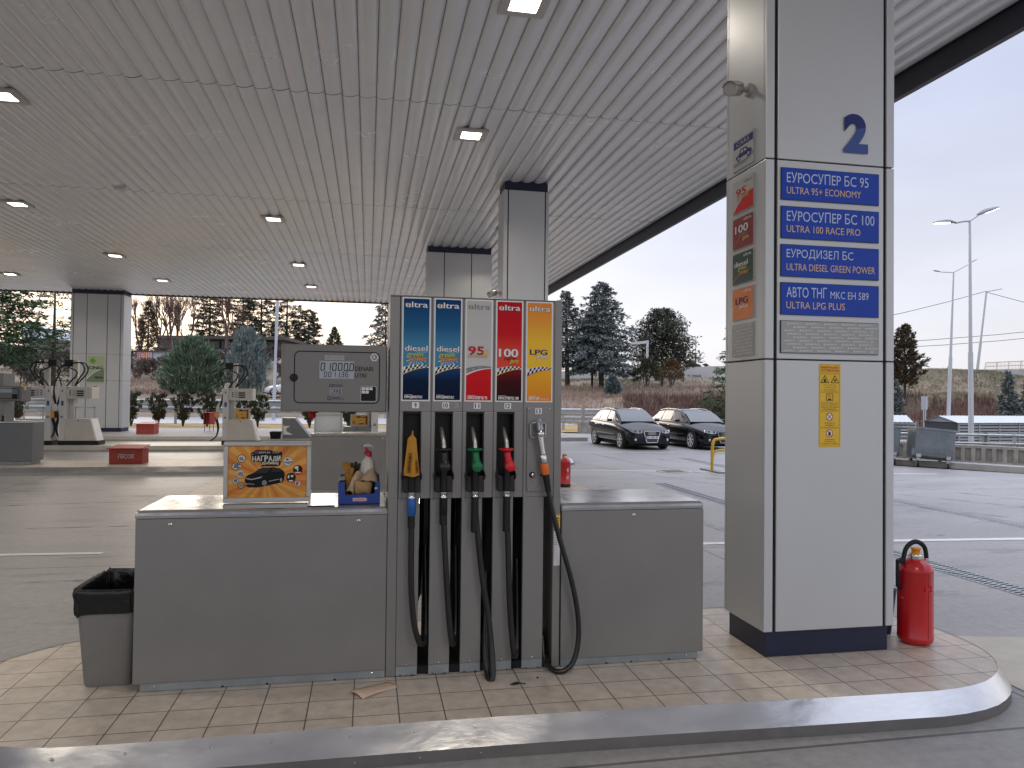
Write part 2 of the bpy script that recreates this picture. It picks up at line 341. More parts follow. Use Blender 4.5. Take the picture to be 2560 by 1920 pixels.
tm.add([(x,y,gz(x,y)+ (0 if near(x,y) or (x>13 and y<50) else (math.sin(x*1.7+y)*.07+math.sin(x*.6-y*1.3)*.1))) for y in ys for x in xs],[(j*nx+i,j*nx+i+1,(j+1)*nx+i+1,(j+1)*nx+i) for j in range(len(ys)-1) for i in range(nx-1)])
tag(tm.build('terrain'),kind='structure')
# ---- forecourt sheet, highway, verge, markings
fc=mb(m_conc); P_=[(-90,-16),(24,-16),(21,4),(16.6,13.6),(13.3,17.75),(12.9,34.5),(-90,35.2)]
fc.add([(x,y,0) for x,y in P_],[tuple(range(len(P_)))]); tag(fc.build('forecourt'),kind='structure')
m_grassY=M('dry_verge_grass',(.36,.25,.10),.95,var=.3,scale=1.2,bump=.6,bscale=20)
vg=mb(m_grassY); vg.add([(-90,35.2,.02),(13.2,35.2,.02),(13.2,44.6,.0),(-90,44.6,.0)],[(0,1,2,3)]); tag(vg.build('grass_verge'),kind='structure')
hw=mb(m_road); hw.loft([[(x,44.8,z),(x,57.2,z)] for x,z in ((-300,.012),(13,.012),(17,-.5),(24,-1.7),(60,-2.2))],closed=False,caps=False); tag(hw.build('highway'),kind='structure')
mk=mb(m_white)
def strip(x0,y0,x1,y1,t,z=.004):
    d=Vector((x1-x0,y1-y0,0)).normalized(); q=Vector((-d.y,d.x,0))*t/2
    a,b=Vector((x0,y0,z)),Vector((x1,y1,z)); mk.add([a-q,b-q,b+q,a+q],[(0,1,2,3)])
strip(-9,8.86,-2.74,8.53,.10); strip(.2,8.37,14,7.46,.13); strip(4.75,16.83,8.9,16.05,.10); strip(10.6,15.8,13.2,15.12,.10)
strip(5.0,22.55,9.6,22.15,.12); strip(-300,46,13,46,.18,.017); strip(-300,56,13,56,.18,.017)
for k in range(-14,1): strip(k*9,51,k*9+4,51,.15,.017)
tag(mk.build('road_markings'),kind='structure')
# tyre marks and drips: worn, patchy films on the concrete
def film(name,col,th,sc):
    m=M(name,col,.5,var=0); t=m.node_tree; b=t.nodes['Principled BSDF']; g=N(t,'ShaderNodeTexCoord'); n=N(t,'ShaderNodeTexNoise'); n.inputs['Scale'].default_value=sc; n.inputs['Detail'].default_value=5
    t.links.new(g.outputs['Object'],n.inputs['Vector']); r=N(t,'ShaderNodeMapRange'); r.inputs['From Min'].default_value=th; r.inputs['From Max'].default_value=th+.22; r.inputs['To Max'].default_value=.32
    t.links.new(n.outputs['Fac'],r.inputs['Value']); t.links.new(r.outputs[0],b.inputs['Alpha']); return m
tm_=mb(film('tyre_film',(.07,.068,.066),.40,3.0)); rr_=random.Random(21)
def track(pts,w_):
    pts=[Vector((x,y,.0025)) for x,y in pts]
    for _ in range(3): pts=[pts[0]]+[q for a,b in zip(pts[:-1],pts[1:]) for q in (a*.75+b*.25,a*.25+b*.75)]+[pts[-1]]
    L=[];R=[]
    for i,p in enumerate(pts):
        d=(pts[min(i+1,len(pts)-1)]-pts[max(i-1,0)]).normalized(); q=Vector((-d.y,d.x,0))*w_/2; L.append(p-q); R.append(p+q)
    tm_.loft([L,R],closed=False,caps=False)
for x0,y0,x1,y1,x2,y2 in ((5.2,22,5.6,16,9.5,9),(6.7,22,7.1,16,11,9.4),(-9,7.6,-4,7.2,3,7.6),(-9,9.9,-3,10.3,2,10.0),(-9,2.2,-1,2.3,8,2.0),(3.9,14,4.6,10,4.4,6.2),(-6,12.2,-1,12.8,3,15.4),(8,20,10,14,13,7)):
    for dx in (0,.09): track([(x0+dx,y0),(x1+dx,y1),(x2+dx,y2)],.055)
tag(tm_.build('tyre_marks'),kind='structure')
ds_=mb(film('oil_film',(.035,.032,.030),.47,6.0))
for _ in range(46):
    x,y=rr_.uniform(-9,9),rr_.choice((rr_.uniform(2.2,3.3),rr_.uniform(5.6,11),rr_.uniform(12,15))); a_=rr_.uniform(.06,.28)
    if (-2.7<x<3.8 and 11.4<y<14.7): continue
    ds_.add([(x+a_*math.cos(2*math.pi*j/14)*rr_.uniform(.7,1.5),y+a_*.8*math.sin(2*math.pi*j/14)*rr_.uniform(.6,1),.0032) for j in range(14)],[tuple(range(14))])
tag(ds_.build('oil_stains'),kind='structure')
# pale repair slab beside the right end of the island
sl=mb(M('pale_slab',(.50,.47,.41),.6,var=.15,scale=3)); sl.add([(3.9,4.75,.004),(4.3,4.64,.004),(6.0,4.3,.004),(6.0,2.2,.004),(3.7,2.2,.004)],[(4,3,2,1,0)]); tag(sl.build('concrete_slab'),kind='structure')
def drain(x,y0,y1,w_,md_=None):
    D=mb(m_galv); D.box(x-w_/2,x+w_/2,y0,y1,-.03,.006); D.mat(md_ or m_dark)
    for k in range(int((y1-y0)/.055)):
        yy=y0+.03+k*.055
        D.add([(x-w_*.43,yy,.0075),(x-.015,yy+.02,.0075),(x-.015,yy+.045,.0075),(x-w_*.43,yy+.025,.0075)],[(0,1,2,3)])
        D.add([(x+.015,yy,.0075),(x+w_*.43,yy+.02,.0075),(x+w_*.43,yy+.045,.0075),(x+.015,yy+.025,.0075)],[(0,1,2,3)])
    return D.build('drain_grate')
tag(drain(5.80,2,14,.27),'slotted steel drain grate in the ground right behind the red fire extinguisher','drain grate','drain grates in the forecourt')
tag(drain(8.95,4,20,.24,M('slot_grey',(.16,.16,.165),.7,var=0)),'far slotted drain grate across the open forecourt before the dumpsters','drain grate','drain grates in the forecourt')
mh=mb(m_kerbc,True); mh.lathe((7.06,16.28,0),[(.40,0),(.40,.008),(.36,.010),(.0,.010)],28); mh.mat(m_dark)
for k in range(5): mh.box(6.82,7.30,16.07+k*.1,16.10+k*.1,.009,.013)
tag(mh.build('manhole_cover'),'round manhole cover in the forecourt in front of the black cars','manhole cover')
# ---- raised islands
def offs(P,d):
    n=len(P); o=[]
    for i in range(n):
        a=Vector(P[i-1]); b=Vector(P[i]); c=Vector(P[(i+1)%n]); t=(c-a).normalized(); o.append((b.x+t.y*d,b.y-t.x*d))
    return o
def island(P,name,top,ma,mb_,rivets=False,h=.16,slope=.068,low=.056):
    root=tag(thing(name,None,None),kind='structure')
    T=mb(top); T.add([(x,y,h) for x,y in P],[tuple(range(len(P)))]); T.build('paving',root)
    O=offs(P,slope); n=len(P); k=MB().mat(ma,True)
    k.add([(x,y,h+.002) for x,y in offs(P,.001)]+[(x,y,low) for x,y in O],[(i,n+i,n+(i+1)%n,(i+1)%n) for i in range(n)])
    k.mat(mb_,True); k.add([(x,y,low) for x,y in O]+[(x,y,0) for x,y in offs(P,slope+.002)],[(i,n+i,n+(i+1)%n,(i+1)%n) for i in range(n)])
    ko=k.build('kerb',root)
    if rivets:
        r=MB().mat(m_rivet,True)
        for i in range(int(3.2/.31)):
            x=-1.3+i*.31+rnd.uniform(-.04,.04); y=3.525 if x<.8 else 3.525-.037*(x-.8)
            r.lathe((x,y-.022,.128),[(.006,-.002),(.006,.002),(.003,.005)],8,axis=(0,-.8,.6)); r.lathe((x+.02,y-.068,.028),[(.005,0),(.005,.003),(.002,.005)],8,axis=(0,-1,.1))
        r.build('rivet',ko)
    return root
def sm(P,it=2):
    for _ in range(it):
        Q=[]
        for i in range(len(P)):
            a=P[i]; b=P[(i+1)%len(P)]; Q+=[(a[0]*.75+b[0]*.25,a[1]*.75+b[1]*.25),(a[0]*.25+b[0]*.75,a[1]*.25+b[1]*.75)]
        P=Q
    return P
main=[(-1.15,3.527),(-.5,3.527),(.2,3.526),(.8,3.521),(1.5,3.495),(2.2,3.467),(2.77,3.451),(3.05,3.441),(3.32,3.492),(3.505,3.59),(3.631,3.70),(3.74,3.85),(3.80,4.02),(3.82,4.21),(3.81,4.42),(3.74,4.64),(3.6,4.82),(3.4,4.95),(3.1,5.05),(2.6,5.085),(1.5,5.10),(0,5.12),(-1.3,5.11),(-1.72,5.045),(-1.91,4.884),(-2.04,4.708),(-2.11,4.5),(-2.10,4.25),(-2.03,4.0),(-1.87,3.78),(-1.65,3.62),(-1.40,3.545)]
island(sm(main,1),'refuelling_island',m_tile,m_steel,m_steelD,True)
def stad(x0,x1,y0,y1,r):
    P=[]
    for cx,cy,a in ((x1-r,y0+r,-90),(x1-r,y1-r,0),(x0+r,y1-r,90),(x0+r,y0+r,180)):
        for k in range(6): t=R_(a+k*18); P.append((cx+r*math.cos(t),cy+r*math.sin(t)))
    return P
m_tile2=ground_mat('far_tile',(.44,.395,.34),.45,joint=(.44,.44,.1,.1),stain=.12,jw=.006,streak=(1.5,1.5,1),jm=.5)
island(stad(-2.7,3.72,11.5,14.6,.6),'middle_island',m_tile2,m_steel,m_steelD)
island(stad(-16,-1.6,16.72,18.4,.5),'second_island',m_tile2,m_steel,m_steelD)
island(stad(-1.2,5.2,18.0,21.2,.5),'third_island',m_tile2,m_steel,m_steelD)
island(stad(-18,-1.5,23.35,24.9,.5),'fourth_island',m_tile2,m_kerbc,m_kerbc)
island(stad(-40,4.5,28.5,35.3,.3),'far_pavement',m_pave,m_kerbc,m_kerbc)
# ================================================================== CANOPY
ZC=5.826; X1=6.56; X0=-27.0; Y0c=-6.5; Y1=32.95
cp=thing('canopy','large flat canopy with white slatted ceiling over the pumps','canopy',(X1,Y1,ZC))
SW=.2315; ns=int((X1-X0)/SW); seams=[-1.4,4.45,10.3,16.13,21.95,27.6]
prof=[(.0,.036),(.006,.004),(.028,-.010),(.08,-.016),(.14,-.008),(.195,.010),(.2275,.030)]
c=mb(m_ceil,True); ybr=[Y0c]+seams+[Y1]
for i in range(ns):
    xa=X1-.02-SW*(i+1)
    for a,b in zip(ybr[:-1],ybr[1:]):
        dz_=rnd.uniform(-.0018,.0018)
        q=[(xa+px,y,ZC+pz+dz_) for y in (a+.008,b-.008) for px,pz in prof]; k=len(prof)
        c.add(q,[(j,k+j,k+j+1,j+1) for j in range(k-1)])
c.build('ceiling',cp)
d=mb(m_dark); d.box(X0,X1,Y0c,Y1,ZC+.045,ZC+.07); d.build('ceiling_backing',cp)
f=mb(m_fasc); f.box(X1,X1+.10,Y0c,Y1+.1,ZC-.245,ZC+.9); f.box(X1-.02,X1+.02,Y0c,Y1,ZC-.27,ZC-.235); f.build('side_fascia',cp)
f=mb(m_fasc); f.box(X0,X1-.001,Y1,Y1+.10,ZC-.055,ZC+.9); f.build('far_fascia',cp)
f=mb(m_fasc); f.box(X0-.1,X0,Y0c,Y1+.1,ZC-.25,ZC+.9); f.build('side_fascia',cp)
f=mb(m_fasc); f.box(X0,X1-.001,Y0c-.1,Y0c,ZC-.25,ZC+.9); f.build('front_fascia',cp)
f=mb(m_fasc); f.box(X0,X1-.001,Y0c,Y1-.001,ZC+.55,ZC+.62); f.build('roof_slab',cp)
det=MB().mat(m_panelW,True); det.lathe((-4.93,15.87,ZC-.005),[(.12,.02),(.12,-.02),(.09,-.045),(.04,-.05)],18)
tag(det.build('smoke_detector'),'small round detector on the canopy ceiling without a lamp','detector')
m_lampE=M('lamp_lens',(1.0,.86,.66),.4,var=0,emit=9.0); m_lampF=M('lamp_frame',(.52,.51,.49),.4,.2,var=0)
LHX,LHY=AZ(1268,573,5.826).x,AZ(1268,573,5.826).y
LAMPS=[(1.52,11.36,'lit ceiling lamp nearest the wide grey pillar behind the pump'),(-2.22,17.84,'lit ceiling lamp over the middle of the canopy'),(-7.45,23.72,'small far ceiling lamp behind the pair on the left side'),
 (-2.20,23.92,'far ceiling lamp straight above the price display'),(-7.55,17.74,'lit ceiling lamp low at the left photo edge'),(-5.02,11.28,'bright ceiling lamp cut by the left photo edge, highest there'),
 (-7.36,28.52,'tiny far ceiling lamp right of the CNG pillar'),(-2.16,28.62,'tiny far ceiling lamp nearest the canopy edge'),(-12.25,28.36,'tiny far ceiling lamp above the dark cedar at left'),(1.54,7.42,'ceiling lamp cut off by the top edge of the photo'),
 (-5.0,5.1,None),(-5.0,-.9,None),(1.5,.2,None),(-11.0,5.1,None),(LHX,LHY,None),(1.5,-5.2,None),(-5.0,-5.2,None)]
for i,(x,y,lab) in enumerate(LAMPS):
    t=thing('ceiling_lamp',lab or 'ceiling lamp of the canopy behind the photographer','ceiling lamp',(x,y,ZC),'square lamps in the canopy ceiling')
    fr=mb(m_lampF); 
    for a in ((-.25,.25,-.25,-.15),(-.25,.25,.15,.25),(-.25,-.15,-.15,.15),(.15,.25,-.15,.15)): fr.box(x+a[0],x+a[1],y+a[2],y+a[3],ZC-.046,ZC-.012)
    fr.box(x-.24,x+.24,y-.24,y+.24,ZC-.0185,ZC-.0135); fr.build('lamp_frame',t,bevel=.003); le=mb(m_lampE); le.box(x-.149,x+.149,y-.149,y+.149,ZC-.040,ZC-.020); le.build('lens',t)  # unseen back plate added to block lens light from the slats above
    ld=bpy.data.lights.new('lamp_light','AREA'); ld.shape='SQUARE'; ld.size=.29; ld.energy=LAMP_W; ld.color=(1,.91,.78); ld.spread=R_(150)
    lo=bpy.data.objects.new('lamp_light',ld); COL.objects.link(lo); lo.location=(x,y,ZC-.052); lo.parent=t; lo.matrix_parent_inverse=Matrix.Translation((-x,-y,-ZC))
# ================================================================== PILLARS
def pillar(x0,x1,y0,y1,label,gx,gy,zs,ztop=ZC,zb=.16,side=True,sc=1.0):
    """clad pillar: panels between dark joints on every face, navy base and cap; gx, gy: joint positions on front and side"""
    t=thing('pillar',label,'pillar',((x0+x1)/2,(y0+y1)/2,zb),'panel-clad pillars of the canopy')
    b=mb(m_navy); b.box(x0+.025,x1-.025,y0+.025,y1-.025,zb,zb+.16); b.build('base',t,bevel=.003)
    b=mb(m_navy); b.box(x0+.02,x1-.02,y0+.02,y1-.02,ztop-.17,ztop+.01); b.build('cap',t,bevel=.003)
    b=mb(m_dark); b.box(x0+.012,x1-.012,y0+.012,y1-.012,zb+.155,ztop-.165); b.build('core',t)
    z=[zb+.155]+zs+[ztop-.17]; g=.011; p=mb(m_panelW)
    X=[x0]+[q for q in gx]+[x1]; Y=[y0]+[q for q in gy]+[y1]
    for i in range(len(z)-1):
        za,zb_=z[i]+(.004 if i else 0),z[i+1]-.004
        for k in range(len(X)-1):
            xa=X[k]+(g if k else .0); xb=X[k+1]-(g if k<len(X)-2 else .0)
            p.box(xa,xb,y0,y0+.025,za,zb_); p.box(xa,xb,y1-.025,y1,za,zb_)
        for k in range(len(Y)-1):
            ya=Y[k]+(g if k else .026); yb=Y[k+1]-(g if k<len(Y)-2 else .026)
            p.box(x0,x0+.025,ya,yb,za,zb_); p.box(x1-.025,x1,ya,yb,za,zb_)
    p.build('cladding',t,bevel=.004)
    return t
PX,PY=2.335,4.045
pillar(PX,3.213,PY,4.545,'near pillar number 2 with blue fuel boards and navy base',[2.403,3.148],[],[1.948,3.162])
pillar(2.48,3.36,13.70,14.30,'slim pillar rising behind the numbered fuel panels',[2.565,3.29],[],[1.95,3.16])
pillar(1.53,3.32,20.1,20.7,'wide three-panel pillar behind the slim one',[2.0,2.75],[],[1.95,3.16])
pillar(-11.60,-9.66,31.93,32.93,'far pillar carrying the green CNG sign',[-11.50,-11.01,-10.26,-9.775],[],[2.2,3.255])
# ================================================================== MAIN FUEL DISPENSER
m_grey=M('dispenser_paint',(.240,.234,.223),.40,.30,var=.09,scale=1.3,bump=.03,bscale=150,rvar=.09)
m_grey2=M('dispenser_paint_dark',(.16,.158,.153),.38,.35,var=.05,scale=2.2)
m_lid=M('lid_metal',(.47,.465,.455),.15,.75,var=.10,scale=3.0,rvar=.09,bump=.03,bscale=9)
m_zinc=M('zinc_plinth',(.30,.335,.345),.5,.6,var=.22,scale=7)
m_wht=M('print_white',(.78,.78,.77),.4,var=0); m_blk=M('print_black',(.010,.010,.011),.45,var=0,spec=.2)
m_numb=M('print_navy',(.010,.015,.16),.4,var=0,spec=.2); m_redp=M('print_red',(.60,.012,.016),.4,var=0,spec=.25)
m_yel=M('print_yellow',(.85,.55,.05),.4,var=0); m_org=M('print_orange',(.80,.28,.02),.4,var=0)
m_grn=M('print_lime',(.50,.62,.05),.4,var=0); m_gry=M('print_grey',(.22,.22,.215),.4,var=0)
m_chrome=M('chrome',(.72,.72,.71),.16,1.,var=.08,scale=20)
m_gold=M('print_gold',(.55,.36,.08),.4,var=0)
FY=4.107
DSP=thing('fuel_dispenser','grey fuel dispenser with five hoses and a hanging price display in the foreground','fuel dispenser',(.6,4.4,.16))
cols=[(.1715,.3435),(.3465,.5195),(.5225,.695),(.698,.869),(.872,1.0475)]
# core, trims, cap
b=mb(m_dark); b.box(.172,1.046,4.25,4.55,1.14,2.24); b.build('core',DSP); b=mb(m_dark); b.box(.172,1.046,4.13,4.67,.162,.205); b.build('base_frame',DSP)
b=mb(m_grey); b.box(.1145,.1685,FY+.004,4.69,.164,2.252); b.box(1.0495,1.094,FY+.004,4.69,.164,2.255); b.build('side_post',DSP,bevel=.004)
b=mb(m_grey2); b.box(.1145,1.094,FY+.012,4.69,2.2535,2.262); b.build('top_cover',DSP,bevel=.002)
rec=[(.190,.2905),(.3665,.467),(.5425,.643),(.7165,.8175)]
legs=[(.169,.286),(.347,.4625),(.5225,.637),(.699,.815),(.8735,.9935)]
for i,(a,c_) in enumerate(cols):
    b=mb(m_grey)
    if i<4:
        r0,r1=rec[i]; b.box(a,c_,FY,4.255,1.617,2.25); b.box(a,r0,FY,4.25,1.135,1.617); b.box(r1,c_,FY,4.25,1.135,1.617); b.box(r0,r1,FY,4.25,1.135,1.26)
    else: b.box(a,c_,FY,4.25,1.135,2.25)
    b.box(a,c_,4.55,4.69,1.135,2.25)
    fo=b.build('column_fascia',DSP,bevel=.003)
    if i<4:
        k=mb(m_black); k.box(r0+.001,r1-.001,4.205,4.249,1.262,1.615); k.box(r0+.0005,r0+.006,FY+.006,4.205,1.262,1.615); k.box(r1-.006,r1-.0005,FY+.006,4.205,1.262,1.615); k.box(r0+.006,r1-.006,FY+.006,4.205,1.606,1.6155); k.build('nozzle_recess',fo)
    a,c_=legs[i]; b=mb(m_grey); b.box(a,c_,FY,FY+.03,.217,1.135); lo=b.build('column_leg',DSP,bevel=.003); b=mb(m_grey); b.box(a,c_,4.66,4.69,.162,1.135); b.build('column_leg',DSP,bevel=.003)
    z=mb(m_zinc); z.box(a+.001,c_-.001,FY+.003,FY+.03,.166,.216); z.mat(m_dark); z.box(a+.02,a+.03,FY+.002,FY+.004,.166,.171); z.box(c_-.03,c_-.02,FY+.002,FY+.004,.166,.171); z.build('plinth',lo)
    s=mb(m_chrome,True); s.lathe(((a+c_)/2,FY,.229),[(.0065,-.001),(.0065,.002),(.004,.006),(0,.007)],10,axis=(0,-1,0)); s.build('screw',lo)
    k=mb(m_dark); k.box(a+.034,c_-.030,FY+.032,4.655,.205,1.138); k.build('hose_mast',DSP)
for x in (.345,.521,.6965,.8705):                                  # raised joint strips between columns
    b=mb(m_grey2); b.box(x-.0012,x+.0012,FY+.004,4.2,1.136,2.249); b.build('joint_strip',DSP)
# inner back hoses seen through the slots
for x0,x1 in ((.300,.335),(.49,.53),(.664,.69),(.835,.86)):
    bh=mb(m_rubber,True); bh.tube([(x0,4.70,1.1),(x0+.004,4.74,.8),(x0+.012,4.75,.5),((x0+x1)/2,4.74,.36),(x1,4.72,.45),(x1+.004,4.66,.8),(x1,4.6,1.1)],.0145,7); bh.build('rear_hose',DSP)
# ---- printed fuel panels
def fuel_panel(x0,w_,kind):
    z0,H=1.6745,.576; P=Panel((x0,FY-.0012,z0),X3,Z3,step=.00035); m='fp_'+kind
    P.slab(0,0,w_,H,.0008,m_wht if kind!='grey' else m_wht)
    top={'blue':[(0,(.065,.24,.40)),(.36,(.07,.26,.42)),(.62,(.018,.115,.27)),(1,(.003,.040,.145))],'grey':[(0,(.60,.60,.59)),(1,(.52,.51,.50))],
         'red':[(0,(.75,.10,.06)),(.36,(.70,.06,.04)),(.55,(.58,.012,.02)),(1,(.50,.008,.018))],'orange':[(0,(.88,.56,.05)),(.45,(.88,.54,.05)),(.7,(.82,.36,.05)),(1,(.80,.24,.05))]}[kind]
    bot={'blue':[(0,(.002,.008,.026)),(.6,(.003,.014,.05)),(1,(.008,.06,.18))],'grey':[(0,(.58,.008,.014)),(1,(.66,.015,.02))],'red':[(0,(.022,.004,.006)),(.6,(.05,.005,.008)),(1,(.20,.01,.012))],'orange':[(0,(.78,.26,.03)),(1,(.88,.45,.03))]}[kind]
    mt=MG(m+'_top',top,z0+.146,z0+H,.5); mbm=MG(m+'_dome',bot,z0,z0+.19,.5)
    i=.0075; P.rrect(i,i,w_-i,H-i,.006,mt,1)
    ar=[(i+(w_-2*i)*t, .146+.040*(1-(1-t)**1.9)) for t in [k/12 for k in range(13)]]
    def band(lo,hi,mm,l):
        P.poly([(x,y+lo*(1-.72*k/12)) for k,(x,y) in enumerate(ar)]+[(x,y+hi*(1-.72*k/12)) for k,(x,y) in reversed(list(enumerate(ar)))],mm,l)
    P.poly([(i,i)]+[(w_-i,i)]+list(reversed(ar)),mbm,2)
    if kind=='grey':
        band(0,.012,m_wht,3); band(.010,.040,m_gry,3); 
        for k in (0,3,6): (xa,ya),(xb,yb)=ar[k],ar[k+1]; P.line(xa,ya+.022*(1-.06*k),xb,yb+.022*(1-.06*k),.0022,m_wht,4)
    else:
        band(0,.005,m_yel if kind!='orange' else m_redp,4); band(.004,.042,m_wht,3); mm=m_blk if kind!='orange' else m_numb
        for r in range(2):
            for k in range(12):
                if (k+r)%2: continue
                (xa,ya),(xb,yb)=ar[k],ar[k+1]; fa,fb=1-.72*k/12,1-.72*(k+1)/12; lo=.005+r*.018; hi=lo+.018
                P.poly([(xa,ya+lo*fa),(xb,yb+lo*fb),(xb+.004,yb+hi*fb),(xa+.004,ya+hi*fa)] if k<11 else [(xa,ya+lo*fa),(xb,yb+lo*fb),(xb,yb+hi*fb),(xa,ya+hi*fa)],mm,5)
    P.text('ultra',.018,.520,.122,.031,m_wht if kind!='grey' else m_gry,5,bold=.045,outline=m_blk if kind in('red','orange') else (m_numb if kind=='blue' else None),ow=.0014)
    P.circ(.030,.537,.0055,m_gold,6,ry=.0085,n=12)
    if kind=='blue':
        mr=M('print_ray',(.42,.62,.74),.35,var=0)
        for a in (-62,-40,-20,0,20,40,62):
            s,c_=math.sin(R_(a)),math.cos(R_(a)); P.poly([(.08+s*.012,.245-c_*.012),(.08+s*.06-c_*.004,.250-c_*.062-s*.004),(.08+s*.06+c_*.004,.250-c_*.062+s*.004)],mr,1.6)
            P.poly([(.08+s*.012,.26+c_*.006),(.08+s*.068+c_*.004,.262+c_*.026),(.08+s*.068-c_*.004,.262+c_*.03)],mr,1.6)
        P.text('diesel',.016,.278,.126,.030,m_wht,6,bold=.05,outline=m_numb,ow=.0016)
        P.text('green',.024,.238,.094,.027,m_grn,7,bold=.04,shear=.3,outline=m_numb,ow=.001); P.text('power',.036,.213,.106,.030,m_org,8,bold=.04,shear=.3,outline=m_numb,ow=.001)
        s='ЕУРОДИЗЕЛ БС'; sw=.100
    elif kind=='grey':
        P.text('95',.018,.264,.090,.046,m_redp,6,bold=.04,outline=m_blk,ow=.0012); P.text('+',.102,.262,.032,.034,m_yel,7,bold=.06,shear=.2,outline=m_gry,ow=.001); P.text('economy',.018,.240,.115,.022,m_gold,6,bold=.03,shear=.3); s='ЕУРОСУПЕР БС 95'; sw=.112
    elif kind=='red':
        P.text('100',.018,.255,.112,.046,m_wht,6,bold=.06,outline=m_blk,ow=.0012); P.text('race',.050,.236,.066,.018,m_blk,6,bold=.02,shear=.3); P.text('pro',.082,.212,.050,.027,m_yel,7,bold=.04,shear=.3,outline=m_blk,ow=.001); s='ЕУРОСУПЕР БС 100'; sw=.118
    else:
        P.text('LPG',.0225,.271,.103,.030,m_numb,6,bold=.06); P.text('plus',.063,.246,.062,.027,m_wht,7,bold=.04,shear=.3,outline=m_gry,ow=.001); s='АВТО ТНГ'; sw=.066
        P.text('МКС ЕН 589',.088,.014,.048,.008,m_wht,5,bold=.02); P.line(.05,.050,.105,.051,.0012,m_gold,5)
    P.text(s,.017,.0135,sw,.017,m_wht,5,bold=.06); P.line(.017,.0345,.060,.0345,.002,m_wht,5)
    return P.build('fuel_panel',DSP)
for x0,k in ((.1795,'blue'),(.3555,'blue'),(.5305,'grey'),(.7055,'red'),(.8805,'orange')): fuel_panel(x0,.1575,k)
for t,x,z in (('9',.2375,1.633),('10',.4045,1.633),('11',.582,1.633),('12',.757,1.633),('13',.934,1.605)):
    P=Panel((x,FY-.0125 if t=='13' else FY-.0008,z),X3,Z3,step=.0004); P.slab(0,0,.0425,.037,.0006,m_blk); P.rect(.0012,.0012,.0413,.0358,m_wht,1)
    w_=.012 if len(t)==1 else .025; P.text(t,.021-w_/2,.006,w_,.025,m_numb,2,bold=.05); P.build('number_sticker',DSP)
P=Panel((.29,FY-.0008,1.640),X3,Z3,step=.0004); P.text('R2',0,0,.016,.022,m_gry,1); P.build('pen_mark',DSP); P=Panel((.29,FY-.0008,1.640),X3,Z3,step=.0004); P.text('3',.182,-.002,.026,.028,M('sticker_ghost',(.33,.33,.32),.5,var=0),1,bold=.06); P.build('worn_sticker',DSP)
# LPG backplate with screws, bracket, button
bp=mb(m_grey); bp.box(.890,1.029,FY-.011,FY+.001,1.170,1.646); bpo=bp.build('hose_backplate',DSP,bevel=.0025)
s=mb(m_chrome,True)
for x,z in ((.899,1.637),(1.018,1.637),(.899,1.178)): s.lathe((x,FY-.011,z),[(.0065,0),(.0065,.002),(.003,.005)],10,axis=(0,-1,0))
s.build('screw',bpo)
s=MB().mat(m_black,True); s.lathe((.922,FY-.011,1.262),[(.017,0),(.017,.004),(.012,.006)],16,axis=(0,-1,0)); s.mat(m_chrome,True); s.lathe((.922,FY-.017,1.262),[(.011,0),(.011,.012),(.007,.016),(0,.017)],14,axis=(0,-1,0)); s.build('lock_button',bpo)
k=MB().mat(m_galv,True); y=FY-.032
k.tube([(.905,y,1.545),(.905,y,1.485),(.913,y,1.475),(.985,y,1.475),(.992,y,1.485),(.992,y,1.548),(.985,y,1.558),(.913,y,1.558),(.905,y,1.545)],.006,8)
for z in (1.49,1.54): k.tube([(.905,y,z),(.905,FY-.01,z)],.005,6); k.tube([(.992,y,z),(.992,FY-.01,z)],.005,6)
k.build('nozzle_bracket',bpo)
# holster boots
for i,(a,c_) in enumerate(rec):
    o=mb(m_black); cx=(a+c_)/2
    o.hexa([(cx-.048,FY-.055,1.175),(cx+.048,FY-.055,1.175),(cx+.05,FY,1.175),(cx-.05,FY,1.175)],[(cx-.048,FY-.04,1.262),(cx+.048,FY-.04,1.262),(cx+.05,FY,1.27),(cx-.05,FY,1.27)])
    for sg in (-1,1):
        q=cx+sg*.046; e_=cx+sg*.056
        o.prism([(q,FY-.05,1.235),(e_,FY-.05,1.25),(e_,FY-.05,1.272),(q,FY-.05,1.295)] if sg>0 else [(q,FY-.05,1.295),(e_,FY-.05,1.272),(e_,FY-.05,1.25),(q,FY-.05,1.235)],(0,.055,0))
    o.build('holster_boot',DSP,bevel=.005)
# cabinets
def cabinet(x0,x1,px0,px1,label):
    cb=mb(m_grey); cb.box(x0,x1,FY,4.70,.2035,1.0505); co=cb.build('cabinet',DSP,bevel=.004); co['label']=label
    L=MB().mat(m_lid); ys=[(FY-.002,1.0535),(FY-.003,1.068),(FY+.001,1.082),(FY+.010,1.0905),(FY+.022,1.094),(4.695,1.096),(4.715,1.0935),(4.722,1.082),(4.722,1.0535)]
    L.loft([[(x,y,z) for y,z in ys] for x in (px0,px0+.012,px1-.012,px1)]); 
    for v in range(len(ys)): L.v[v].z-= .006 if L.v[v].z>1.07 else 0
    for v in range(3*len(ys),4*len(ys)): L.v[v].z-= .006 if L.v[v].z>1.07 else 0
    L.build('lid',co,fix=True)
    return co
cl=cabinet(-1.168,.1125,-1.170,.1130,'long cabinet on the left of the pump'); cr=cabinet(1.101,1.976,1.100,1.969,'short cabinet on the right of the pump')
for co,xs_ in ((cl,(-.999,-.040)),(cr,(1.536,))):
    for x in xs_:
        k=MB().mat(m_chrome,True); k.lathe((x,FY,1.021),[(.0115,-.001),(.0115,.003),(.009,.005),(.004,.0055)],16,axis=(0,-1,0)); k.mat(m_dark); k.box(x-.0012,x+.0012,FY-.0062,FY-.005,1.015,1.027); k.build('lock',co)
